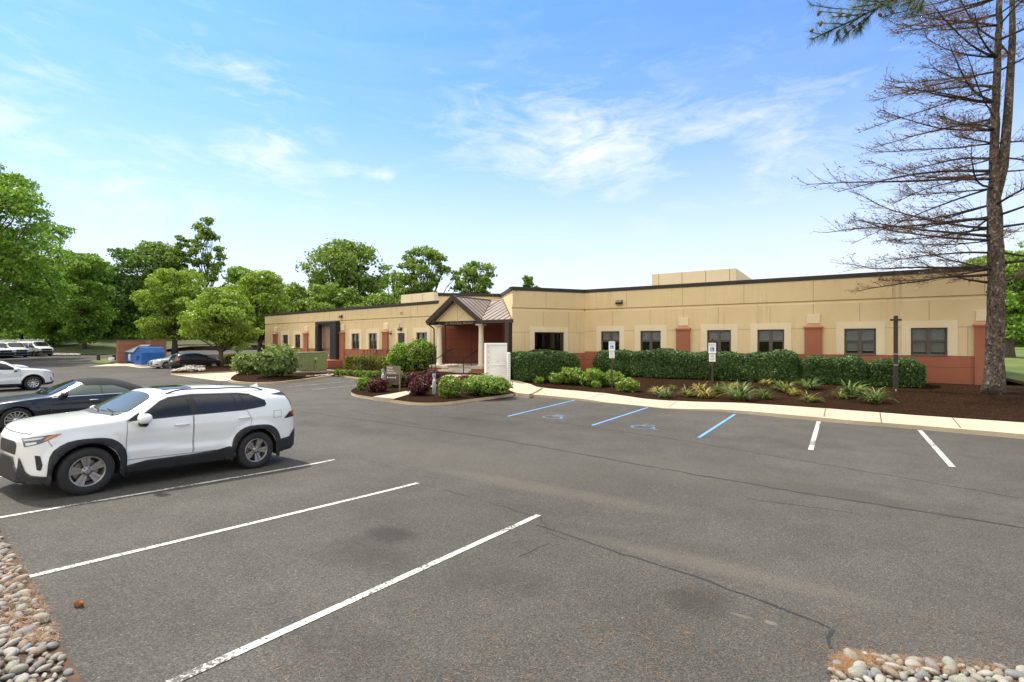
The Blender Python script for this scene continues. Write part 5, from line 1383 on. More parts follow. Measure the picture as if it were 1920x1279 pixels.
def make_scaly():
    m, nt, b = node_mat('scaly_bark'); v = nd(nt, 'ShaderNodeTexVoronoi'); v.inputs['Scale'].default_value = 17; nt.links.new(objco(nt, (1, 1, .62)), v.inputs['Vector'])
    f = noise(nt, objco(nt, (1, 1, .35)), 7, 5, .65); g = noise(nt, objco(nt), 60, 3, .7)
    c = ramp(nt, v.outputs['Color'], [(0, (.040, .029, .022)), (.45, (.105, .076, .057)), (.8, (.185, .145, .115)), (1, (.42, .36, .30))])
    c = mixc(nt, .8, c, ramp(nt, f, [(.3, (.55, .5, .47)), (.7, (1.35, 1.3, 1.25))]), 'MULTIPLY')
    nt.links.new(c, b.inputs['Base Color']); b.inputs['Roughness'].default_value = .95
    bump(nt, b, mth(nt, 'ADD', mth(nt, 'MULTIPLY', v.outputs['Distance'], 1.5), g), 1.0, .05); return m
M['bark'] = make_bark('bark', (.20, .155, .115), (.055, .042, .034)); M['bark_dark'] = make_bark('dark_bark', (.085, .065, .05), (.02, .016, .013))
M['bark_dead'] = make_scaly(); M['twig'] = pbr('dead_twig', (.135, .080, .052), .9, var=.3, vs=3)
M['core'] = pbr('shrub_core', (.018, .028, .010), 1)  # solid dark green filler inside the leaf shells of shrubs and hedges
M['stem'] = pbr('shrub_stem', (.05, .035, .025), .9)

def limb(mb, a, b, r0, r1, n=6, seg=5, wob=.06, sag=0.0):
    a, b = Vector(a), Vector(b); L = (b - a).length; pts = []; rad = []
    for i in range(seg + 1):
        t = i / seg
        p = a.lerp(b, t) + Vector((random.gauss(0, wob), random.gauss(0, wob), random.gauss(0, wob * .6))) * L * .35 * math.sin(t * PI)
        p.z += sag * math.sin(t * PI) * L
        pts.append(p); rad.append(r0 + (r1 - r0) * t)
    mb.tube(pts, rad, n)
    return pts
def make_tree(name, label, base, h, rx, zbot, kind, nleaf, size, seed, nl=16, lr=.36, trunk=.22, group=None, bark='bark', trunk_top=None, shape=1.0, gap=0.0, lean=(0, 0), inner=.45, cat='tree', fork=None):
    rng = np.random.default_rng(seed); random.seed(seed)
    root = empty(name, base, label, cat, group)
    zc, rz = (zbot + h) / 2, (h - zbot) / 2
    lobes = []
    if gap: nl = int(nl * 2.2)
    for i in range(nl):
        t = (i + .5) / nl; zz = 2 * t - 1                             # bottom to top
        env = max(.10, 1 - abs(zz) ** (2.0 if zz < 0 else 1.6 * shape)) ** .55
        a = i * 2.399 + rng.uniform(-.6, .6)
        q = rx * env * (rng.uniform(.25, .98) if gap else rng.uniform(.35, .86) * (1 if i % 4 else .3))
        s = rng.uniform(.65, 1.3) * lr * (.72 if gap else 1)
        lobes.append((lean[0] + math.cos(a) * q, lean[1] + math.sin(a) * q, zc + (zz * .86 + rng.uniform(-.07, .07)) * rz, s * rx * rng.uniform(.9, 1.3), s * rx * rng.uniform(.9, 1.3), min(s * rx, rz * .5) * rng.uniform(.55, .8)))
    main = list(lobes)
    for i in range(int(nl * 2.2)):      # sprays that break the outline
        b = main[rng.integers(len(main))]; d = unit(rng.normal(size=(1, 3)) + np.array([[0, 0, .35]]))[0]
        k = rng.uniform(.16, .42)
        lobes.append((b[0] + d[0] * b[3] * 1.05, b[1] + d[1] * b[4] * 1.05, b[2] + d[2] * b[5] * 1.05, b[3] * k * 1.4, b[4] * k * 1.4, b[5] * k))
    P, D = shell_points(lobes, int(nleaf * 1.25), rng, .75 if gap else inner, .35, .22 if gap else .10, 0 if gap else .34)
    V, F = leaf_quads(P, D, size, .85, 1.45, .45, rng)
    link_mesh('crown', np_mesh('crown', V, F), M['leaf_' + kind], root)
    mb = MB(); tt = trunk_top or (zbot + (h - zbot) * .55)
    k = 7; pts = []
    for i in range(k + 1):
        t = i / k; pts.append(Vector((lean[0] * t + rng.normal() * .05 * t * rx * .3, lean[1] * t + rng.normal() * .05 * t * rx * .3, tt * t - (.25 if i == 0 else 0))))
    rad = [trunk * (1.35 if i == 0 else 1.0) * (1 - .6 * i / k) for i in range(k + 1)]
    mb.tube(pts, rad, 9)
    for l in lobes[:nl]:
        f = min(.95, max(.30, (l[2] - zbot * .2) / tt * .62)); a = pts[min(k, int(f * k))]
        e = limb(mb, a, l[:3], trunk * .38, trunk * .10, 5, 4, .10, -.04)
        for _ in range(2 if gap > 0 else 1):
            d = unit(rng.normal(size=(1, 3)))[0] * np.array(l[3:6]) * .8
            limb(mb, e[-2], (l[0] + d[0], l[1] + d[1], l[2] + d[2]), trunk * .12, trunk * .03, 4, 3, .08)
    mb.build('trunk', M[bark], root, True)
    return root
def tree_at(px, cz, topy, boty, wpx, name, label, kind, nleaf, size, seed, basez=None, **kw):
    x, y = c2w((px - PX0) / FOC * cz, cz)
    z = basez if basez is not None else lawn_z(x, y)
    h = CAMZ - (topy - PY0) / FOC * cz - z; zb = CAMZ - (boty - PY0) / FOC * cz - z
    return make_tree(name, label, (x, y, z), h, wpx * .5 / FOC * cz, max(.5, zb), kind, nleaf, size, seed, **kw)

# big maple at the left edge and the row beyond the vans
tree_at(-58, 60, 292, 648, 345, 'maple_tree', 'tallest dark green maple filling the left picture edge behind the vans', 'maple', 62000, .25, 1, nl=64, lr=.19, trunk=.45, shape=2.6)
tree_at(97, 84, 482, 650, 130, 'maple_tree', 'dark green tree directly behind the nose of the fully seen white van', 'maple', 22000, .25, 2, nl=30, lr=.26, trunk=.30)
tree_at(158, 80, 474, 650, 118, 'maple_tree', 'green tree with a pale straight trunk on the bank left of the brick enclosure', 'maple', 22000, .25, 3, nl=32, lr=.26, trunk=.28)
tree_at(124, 96, 520, 650, 90, 'maple_tree', 'thin-trunked tree between the two nearest trunks on the grass bank', 'dark', 8000, .34, 4, trunk=.16, bark='bark_dark')
tree_at(240, 100, 466, 620, 120, 'maple_tree', 'darker tree showing above and behind the brick enclosure', 'dark', 9000, .38, 5, trunk=.25, bark='bark_dark')
tree_at(195, 98, 505, 650, 80, 'maple_tree', 'slim dark tree set back between bank and enclosure', 'dark', 6500, .36, 6, trunk=.16, bark='bark_dark')
tree_at(300, 104, 458, 600, 110, 'maple_tree', 'broad tree showing over the round-headed light green tree', 'oak', 9000, .40, 7, trunk=.3, bark='bark_dark')
tree_at(40, 92, 470, 650, 130, 'maple_tree', 'dark tree behind the vans between the big maple and its neighbour', 'dark', 9000, .36, 8, trunk=.25, bark='bark_dark')
tree_at(388, 108, 402, 620, 92, 'poplar_tree', 'tallest wispy tree with thin sky-filled crown left of the building', 'oak', 5200, .42, 9, nl=24, lr=.24, trunk=.28, gap=1, shape=1.5, bark='bark_dark')
tree_at(338, 106, 432, 600, 60, 'poplar_tree', 'shorter wispy tree left of the tallest one', 'oak', 3000, .42, 10, nl=16, lr=.24, trunk=.2, gap=1, bark='bark_dark')
tree_at(328, 70, 505, 636, 158, 'pear_tree', 'wide light green tree with a leaning dark trunk behind the dumpsters', 'pear', 24000, .21, 11, nl=40, lr=.22, trunk=.36, basez=1.0, bark='bark_dark', lean=(-1.0, .3))
tree_at(414, 49, 553, 643, 148, 'pear_tree', 'light green tree with a smooth grey trunk in the island by the black hatchback', 'pear', 26000, .15, 12, nl=40, lr=.23, trunk=.24, basez=.2, trunk_top=4.6)
tree_at(487, 58, 508, 622, 132, 'pear_tree', 'tree with a dark forked trunk against the far end of the building', 'pear', 19000, .18, 13, nl=36, lr=.23, trunk=.30, basez=.3, bark='bark_dark')
tree_at(446, 66, 635, 660, 46, 'bare_sapling', 'small sparse twiggy sapling behind the black hatchback', 'oak', 700, .12, 14, nl=9, lr=.3, trunk=.06, basez=.6, gap=1, bark='bark_dark')
tree_at(455, 96, 500, 610, 80, 'maple_tree', 'green tree peeking between the wispy tree and the forked-trunk tree', 'maple', 7000, .38, 15, trunk=.2, bark='bark_dark')
# behind the building
def back(px, cz, topy, boty, wpx, label, kind, n, size, seed, name='oak_tree', **kw):
    return tree_at(px, cz, topy, boty, wpx, name, label, kind, n, size, seed, basez=1.0, **kw)
back(648, 88, 452, 572, 168, 'broad spreading oak behind the left wing, widest crown over the roof', 'oak', 9500, .36, 21, nl=24, lr=.25, trunk=.5, gap=1, bark='bark_dark')
back(795, 96, 462, 590, 130, 'open oak with bare forked limbs above the cream roof screen', 'oak', 6500, .38, 22, nl=20, lr=.24, trunk=.4, gap=1, bark='bark_dark')
back(890, 98, 488, 575, 92, 'lower oak between the roof screen and the taller entry block', 'oak', 4200, .36, 23, nl=16, lr=.25, trunk=.35, gap=1, bark='bark_dark')
back(735, 104, 510, 600, 90, 'half-hidden thin oak between the two larger oaks', 'oak', 2800, .38, 24, nl=14, lr=.24, trunk=.3, gap=1, bark='bark_dark')
back(992, 100, 519, 560, 38, 'treetop barely showing above the corner of the bay', 'oak', 1600, .34, 25, nl=8, lr=.34, trunk=.2, bark='bark_dark')
for i, (px, w, ty, lb) in enumerate(((548, 84, 540, 'round light green tree at the far left end of the parapet'), (600, 92, 538, 'round light green tree behind the parapet under the broad oak'), (652, 70, 548, 'small round light green tree behind the loading dock parapet'), (715, 76, 553, 'low round light green tree just left of the cream roof screen'))):
    tree_at(px, 76, ty, 612, w, 'round_tree', lb, 'lime', 8000, .26, 31 + i, basez=.8, nl=14, lr=.42, trunk=.25)
tree_at(1893, 54, 470, 640, 150, 'maple_tree', 'leafy tree on the right-hand lawn behind the bare tree', 'maple', 15000, .24, 41, basez=.72, nl=20, lr=.32, trunk=.42, trunk_top=8)
tree_at(1835, 92, 478, 600, 76, 'maple_tree', 'treetop showing over the roof beside the bare trunk', 'oak', 4500, .34, 42, basez=.9, trunk=.3)
tree_at(2010, 70, 440, 640, 190, 'maple_tree', 'green tree at the right picture edge beyond the lawn', 'maple', 12000, .32, 43, basez=.8, trunk=.4)
tree_at(1900, 110, 560, 655, 160, 'maple_tree', 'dark distant tree closing the view over the right lawn', 'dark', 7000, .42, 44, basez=.9, trunk=.3, bark='bark_dark')
# woodland understorey: one mass
def mass(name, boxes, n, size, kind, seed, zfun):
    rng = np.random.default_rng(seed); P = []; D = []
    for (cx0, cx1, cz0, cz1, h0, h1) in boxes:
        m = int(n * (cx1 - cx0) / sum(b[1] - b[0] for b in boxes))
        cx = rng.uniform(cx0, cx1, m); cz = rng.uniform(cz0, cz1, m)
        hh = h0 + (h1 - h0) * (.55 + .45 * np.sin(cx * .55 + rng.uniform(0, 6)) * np.sin(cx * .21 + 1.0)) * rng.random(m) ** .8
        for a, b, h in zip(cx, cz, hh):
            x, y = c2w(a, b); P.append((x, y, zfun(x, y) + h))
        d = rng.normal(size=(m, 3)); d[:, 2] += .6; D.append(d)
    V, F = leaf_quads(np.array(P), unit(np.concatenate(D)), size, .6, 1.3, .4, rng)
    tag(link_mesh(name, np_mesh(name, V, F), M['leaf_' + kind]), 'dense dark green woodland edge beyond the grass bank' if seed == 51 else 'dark woodland beyond the right-hand lawn', 'woodland', None, 'stuff')
mass('woodland', [(-135, -62, 104, 122, 0, 9), (-62, -34, 100, 118, 0, 10), (-34, 20, 96, 112, 0, 7)], 30000, .62, 'dark', 51, lawn_z)
mass('woodland', [(70, 150, 112, 124, 0, 9)], 7000, .6, 'dark', 52, lambda x, y: .7)
mass('undergrowth', [(-120, -60, 97, 104, 0, 3.4), (-60, -36, 95, 100, 0, 3.4)], 14000, .42, 'maple', 53, lawn_z)
bpy.data.objects['undergrowth']['label'] = 'bright low undergrowth at the foot of the woodland'

# ---------------- hedges and shrubs
def shrub(name, label, base, lobes, kind, n, size, seed, group=None, cat='shrub', core=True, tilt=.75, elong=1.5, inner=.28, up=.2, part='foliage'):
    """lobes relative to the base"""
    rng = np.random.default_rng(seed)
    root = empty(name, base, label, cat, group)
    P, D = shell_points(lobes, n, rng, inner, up)
    m = P[:, 2] > .02; P, D = P[m], D[m]
    V, F = leaf_quads(P, D, size, tilt, elong, .4, rng)
    link_mesh(part, np_mesh(part, V, F), M['leaf_' + kind], root)
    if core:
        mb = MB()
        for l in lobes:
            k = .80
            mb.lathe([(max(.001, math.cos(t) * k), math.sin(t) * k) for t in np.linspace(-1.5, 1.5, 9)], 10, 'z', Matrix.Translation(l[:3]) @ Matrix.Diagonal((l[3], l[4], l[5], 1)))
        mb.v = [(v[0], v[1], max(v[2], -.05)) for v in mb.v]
        mb.build('inner_core', M['core'], root, True)
    return root
def hedge_run(name, label, A, B, depth, h, kind, n, size, seed, group=None, step=.75, rag=.15):
    """clipped hedge between two ground points, built of overlapping boxy lobes"""
    rng = np.random.default_rng(seed); A, B = Vector(A), Vector(B); L = (B - A).length; e = (B - A) / L
    nrm = Vector((-e.y, e.x)); base = A.lerp(B, .5); bz = bed(base.x, base.y)
    root = empty(name, (base.x, base.y, bz), label, 'hedge', group)
    # samples on a round-cornered box section along the run
    s = rng.uniform(-.5, .5, n); per = rng.uniform(0, 2 * 2 * h + depth * 1.5, n)
    ends = rng.random(n) < depth / (L + depth)
    top = per > 4 * h
    y = np.where(top, rng.uniform(-1, 1, n), np.where(per < 2 * h, -1.0, 1.0)); z = np.where(top, 1.0, rng.uniform(-1, 1, n))
    nn_ = (np.abs(y) ** 5 + np.abs(np.maximum(z, 0)) ** 5) ** .2; nn_ = np.maximum(nn_, .6); y, z = y / nn_, z / nn_; ex = .45
    u = s * L
    k = rng.uniform(.15, 1, n) ** .5
    u = np.where(ends, np.sign(s) * L / 2, u); y = np.where(ends, y * k, y); z = np.where(ends, z * k, z)
    lump = 1 + rag * (np.sin(u * 2.1 + seed) * .6 + np.sin(u * 5.3 + 2 * seed) * .3 + np.sin(u * .9 + z * 3) * .5) + rng.normal(size=n) * .035 - .10 * rng.random(n) ** 3
    endr = 1 - .30 * np.clip((np.abs(u) - (L / 2 - .35)) / .35, 0, 1) ** 2
    yy = y * depth / 2 * lump * endr; zz = np.clip(.5 + z * .5, 0, 1.2) * h * (1 + (lump - 1) * .5) * (1 - (1 - endr) * .6)
    uu = u + np.where(ends, rng.normal(size=n) * .05, 0)
    Nn = np.stack([np.where(ends, np.sign(s) * 2, 0), y * np.abs(y), z * np.abs(z)], 1)
    ex_, ny_ = np.array([e.x, e.y, 0]), np.array([nrm.x, nrm.y, 0])
    P = uu[:, None] * ex_ + yy[:, None] * ny_ + zz[:, None] * np.array([0, 0, 1])
    D = Nn[:, :1] * ex_ + Nn[:, 1:2] * ny_ + Nn[:, 2:] * np.array([0, 0, 1])
    m = zz > .03
    off = np.array([bed(base.x + p[0], base.y + p[1]) - bz for p in P[::200]])
    dz = np.interp(np.arange(n), np.arange(0, n, 200), off) * 0
    slope = (bed(B.x, B.y) - bed(A.x, A.y)) / L
    P[:, 2] += slope * uu
    V, F = leaf_quads(P[m], unit(D[m] + 1e-6), size, .8, 1.5, .4, rng)
    link_mesh('foliage', np_mesh('foliage', V, F), M['leaf_' + kind], root)
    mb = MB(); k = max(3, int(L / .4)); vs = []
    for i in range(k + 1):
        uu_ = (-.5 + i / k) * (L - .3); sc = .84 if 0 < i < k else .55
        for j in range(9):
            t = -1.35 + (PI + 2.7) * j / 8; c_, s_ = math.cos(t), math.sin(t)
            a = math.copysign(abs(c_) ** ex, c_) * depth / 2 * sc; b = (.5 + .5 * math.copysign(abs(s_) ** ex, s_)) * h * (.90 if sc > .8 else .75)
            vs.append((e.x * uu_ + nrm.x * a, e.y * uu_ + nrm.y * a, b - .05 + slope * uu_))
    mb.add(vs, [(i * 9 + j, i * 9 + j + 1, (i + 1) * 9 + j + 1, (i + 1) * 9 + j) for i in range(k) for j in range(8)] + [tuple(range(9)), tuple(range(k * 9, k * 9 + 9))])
    mb.build('inner_core', M['core'], root, True)
    return root
def bp(px, py): return G(px, py, bed)
hg = 'clipped dark hedges along the building'
yh = 28.75
hedge_run('hedge', 'longest clipped dark green hedge, under four windows behind the accessible parking signs', (WR.A.x + WR.at(1118) * 1 + .8, yh + .35), (-1.75, yh), 1.75, 1.42, 'hedge', 120000, .062, 61, hg)
hedge_run('hedge', 'short clipped hedge under the brown pilaster, left of the dark lamp post', (-1.55, yh - .1), (.95, yh - .05), 1.7, 1.24, 'hedge', 44000, .062, 62, hg)
hedge_run('hedge', 'rounded end section of hedge behind the dark lamp post', (1.1, yh - .05), (2.95, yh - .1), 1.7, 1.16, 'hedge', 40000, .062, 63, hg)
hedge_run('hedge', 'tall clipped hedge below the large dark bay window, beside the white cabinet', (-15.5, 23.9), (-13.35, 27.15), 1.9, 1.56, 'hedge', 60000, .072, 64, hg)
def ball(px, py, wpx, hpx, name, label, kind, n, size, seed, group=None, nl=7, **kw):
    x, y, z = bp(px, py); cz = w2z(x, y); r = wpx * .46 / FOC * cz; h = hpx * .84 / FOC * cz
    rng = np.random.default_rng(seed); L = [(0, 0, h * .52, r * .82, r * .82, h * .50)]
    for i in range(nl):
        a = i * 2.4 + rng.uniform(-.4, .4); q = r * rng.uniform(.35, .6)
        L.append((math.cos(a) * q, math.sin(a) * q, h * rng.uniform(.3, .68), r * rng.uniform(.38, .52), r * rng.uniform(.38, .52), h * rng.uniform(.28, .36)))
    # the survey spot is the near foot: step back by the radius
    d = Vector((x, y)).normalized() * r * .8
    x, y = x + d.x, y + d.y
    return shrub(name, label, (x, y, bed(x, y)), L, kind, n, size, seed, group, **kw)
gg = 'green shrubs in the mulch beds'
ball(1072, 723, 62, 34, 'spirea_shrub', 'yellow-green low shrub in front of the tall hedge by the bay window', 'lime', 4500, .09, 71, gg)
ball(1043, 722, 36, 24, 'spirea_shrub', 'small yellow-green shrub left of the wider one under the bay hedge', 'lime', 2200, .085, 72, gg)
ball(1010, 720, 22, 14, 'spirea_shrub', 'tiniest green shrub at the foot of the bay hedge near the walkway', 'lime', 900, .08, 73, gg)
ball(1112, 727, 54, 36, 'spirea_shrub', 'green shrub directly left of the first accessible parking sign', 'lime', 4200, .09, 74, gg)
ball(1118, 729, 22, 16, 'spirea_shrub', 'little shrub at the front of the group left of the sign post', 'lime', 1000, .08, 75, gg)
ball(1148, 727, 44, 34, 'spirea_shrub', 'green shrub behind the first accessible parking sign post', 'lime', 3200, .09, 76, gg)
ball(1178, 737, 46, 30, 'spirea_shrub', 'rounded green shrub right of the first accessible parking sign', 'lime', 3800, .085, 77, gg)
ball(910, 745, 104, 42, 'rose_shrub', 'wide light green flowering shrub in front of the white cabinet', 'lime', 9500, .075, 78, gg, nl=12)
ball(842, 748, 50, 44, 'rose_shrub', 'green shrub right beside the bollard light on the island', 'lime', 5200, .075, 79, gg)
ball(683, 733, 34, 28, 'rose_shrub', 'green shrub at the island tip left of the red barberry', 'lime', 2800, .08, 80, gg)
ball(742, 728, 40, 34, 'rose_shrub', 'green shrub just right of the brown parking sign', 'lime', 3000, .08, 81, gg)
bg = 'dark red barberries on the entrance island'
for i, (px, py, w, h, lb) in enumerate(((707, 737, 42, 30, 'dark red barberry at the island tip in front of the brown parking sign'), (770, 727, 34, 30, 'dark red barberry behind the walkway, left of three'), (808, 722, 42, 30, 'dark red barberry against the left porch plinth'),
        (792, 731, 40, 30, 'dark red barberry in the middle of the island group'), (785, 744, 46, 36, 'largest dark red barberry, just left of the bollard light'), (838, 726, 48, 18, 'low dark red barberry in front of the porch steps'), (872, 727, 52, 22, 'spreading dark red barberry right of the porch steps'), (905, 722, 40, 16, 'dark red barberry under the right column plinth'))):
    ball(px, py, w, h, 'barberry_shrub', lb, 'barberry', 4200, .065, 90 + i, bg)
ball(790, 695.5, 68, 64, 'round_shrub', 'larger clipped round shrub left of the porch column', 'lime', 12000, .10, 101, 'big clipped shrubs left of the porch', nl=9)
ball(752, 698, 54, 60, 'round_shrub', 'darker clipped round shrub behind its larger neighbour', 'maple', 9000, .10, 102, 'big clipped shrubs left of the porch', nl=9)
x, y, z = G(735, 694, bed); 
a_, b_ = G(644, 690, bed), G(742, 694, bed)
sl = hedge_run('hedge', 'sloping yellow-green hedge between the loading dock and the round shrubs', (a_[0] + .2, a_[1] + .6), (b_[0], b_[1] + .6), 1.4, 1.05, 'burn', 22000, .10, 103)
for i, px in enumerate((633, 645, 657, 669, 681, 693, 705)):
    ball(px, 703.5 + (px - 633) * .05, 17, 11, 'daylily_mound', 'low bright green mound in the kerbside row below the sloping hedge', 'lime', 900, .10, 110 + i, 'kerbside row of low green mounds', nl=5, up=.6)
ball(520, 708, 86, 64, 'viburnum_shrub', 'large pale green spreading shrub left of the green utility box', 'vib', 12000, .14, 121, 'pale spreading shrubs by the utility box', nl=12, inner=.4)
ball(464, 703, 62, 46, 'viburnum_shrub', 'pale green spreading shrub at the left end of the utility box island', 'vib', 7000, .14, 122, 'pale spreading shrubs by the utility box', nl=10, inner=.4)
ball(549, 697, 34, 44, 'viburnum_shrub', 'darker shrub tucked behind the green utility box', 'maple', 4000, .12, 123, 'pale spreading shrubs by the utility box', nl=7)
x0, x1 = G(419, 686), G(446, 683)
hedge_run('hedge', 'low brownish-green hedge behind the island tree trunk', (x0[0], x0[1]), (x1[0] + 1.2, x1[1] + 3.0), 1.2, .95, 'burn', 9000, .14, 124)

# ---------------- daylily clumps
M['blade'] = leafmat('daylily_blade', [(.06, .12, .025), (.10, .17, .035), (.20, .23, .07), (.34, .31, .12), (.40, .27, .08)], .25)
M['blade_g'] = leafmat('daylily_blade_green', [(.05, .11, .025), (.09, .16, .04), (.14, .20, .07), (.35, .30, .12)], .25)
M['blade_y'] = leafmat('daylily_blade_yellow', [(.14, .18, .04), (.30, .27, .08), (.44, .32, .08), (.48, .34, .13)], .25)
def lily_mesh(seed, n, L, mat):
    rng = np.random.default_rng(seed); V = []; F = []
    for i in range(n):
        a = rng.uniform(0, 2 * PI); l = L * rng.uniform(.55, 1.15); w = rng.uniform(.013, .024); el = rng.uniform(.55, 1.3); r0 = rng.uniform(0, .12)
        bx, by = r0 * math.cos(a * 1.7), r0 * math.sin(a * 1.7); p = np.array([bx, by, 0.0]); k = 5
        dx, dy = math.cos(a), math.sin(a); base = len(V)
        for j in range(k + 1):
            t = j / k; e_ = el - t * t * rng.uniform(1.3, 2.2)
            ww = w * (1 - t ** 2 * .9)
            V += [tuple(p + np.array([-dy * ww, dx * ww, 0])), tuple(p - np.array([-dy * ww, dx * ww, 0]))]
            p = p + np.array([dx * math.cos(e_), dy * math.cos(e_), math.sin(e_)]) * l / k; p[2] = max(p[2], .01)
        F += [(base + 2 * j, base + 2 * j + 1, base + 2 * j + 3, base + 2 * j + 2) for j in range(k)]
    return np_mesh('daylily_leaves', V, F)
lm = [(lily_mesh(1, 95, .62, 0), 'blade'), (lily_mesh(2, 105, .70, 0), 'blade_g'), (lily_mesh(3, 90, .55, 0), 'blade_y')]
for me, mt in lm: me.materials.append(M[mt])
LIL = [(1234, 741, 2, 1.0, 'yellowed'), (1246, 747, 1, .8, 'green'), (1262, 731, 0, .5, 'small faded'), (1288, 745, 0, .95, 'half-yellow'), (1312, 733, 2, .9, 'yellowed'), (1322, 747, 2, 1.15, 'most golden'), (1345, 738, 1, .8, 'green'),
       (1366, 735, 0, .9, 'half-yellow'), (1388, 752, 1, 1.35, 'largest green'), (1378, 730, 2, .8, 'yellowed'), (1432, 749, 1, .8, 'dark green'), (1437, 723, 2, .8, 'yellow'), (1475, 736, 0, 1.0, 'mixed green and yellow'), (1487, 742, 2, .8, 'yellow'), (1517, 755, 0, .85, 'drooping pale'), (1520, 731, 1, .9, 'green'), (1502, 722, 0, .6, 'small'),
       (1462, 731, 1, .75, 'thin green'), (1596, 745, 1, 1.3, 'big green'), (1612, 742, 0, .8, 'mixed'), (1640, 757, 1, 1.15, 'long-leaved green'), (1575, 748, 0, .7, 'pale')]
where = {1234: 'nearest the rounded shrub', 1246: 'in front of the yellow clump beside the rounded shrub', 1262: 'alone at the hedge foot', 1288: 'midway between the two sign posts', 1312: 'behind, just left of the second sign post', 1322: 'at the foot of the second sign post', 1345: 'just right of the second sign post',
         1366: 'second to the right of the second sign post', 1388: 'close to the sidewalk right of the second sign', 1378: 'behind the largest green clump near the hedge', 1432: 'alone near the sidewalk below the short hedge gap', 1437: 'at the hedge foot in the middle of the bed', 1475: 'in the middle cluster below the short hedge', 1487: 'at the front of the middle cluster', 1517: 'nearest the sidewalk in the middle cluster', 1520: 'at the right of the middle cluster', 1502: 'at the back of the middle cluster',
         1462: 'at the left of the middle cluster', 1596: 'left of the dark lamp post', 1612: 'wedged between the two big clumps by the lamp post', 1640: 'closest to the dark lamp post', 1575: 'left edge of the pair by the lamp post'}
for i, (px, py, k, sc, lb) in enumerate(LIL):
    x, y, z = bp(px, py); o = bpy.data.objects.new('daylily_clump', lm[k][0]); COL.objects.link(o)
    o.location = (x, y, bedm(x, y) - .02); o.rotation_euler = (0, 0, i * 1.7); o.scale = (sc * 1.32, sc * 1.32, sc * 1.12)
    tag(o, f'{lb} daylily clump {where[px]}', 'plant', 'daylily clumps in the front mulch bed')

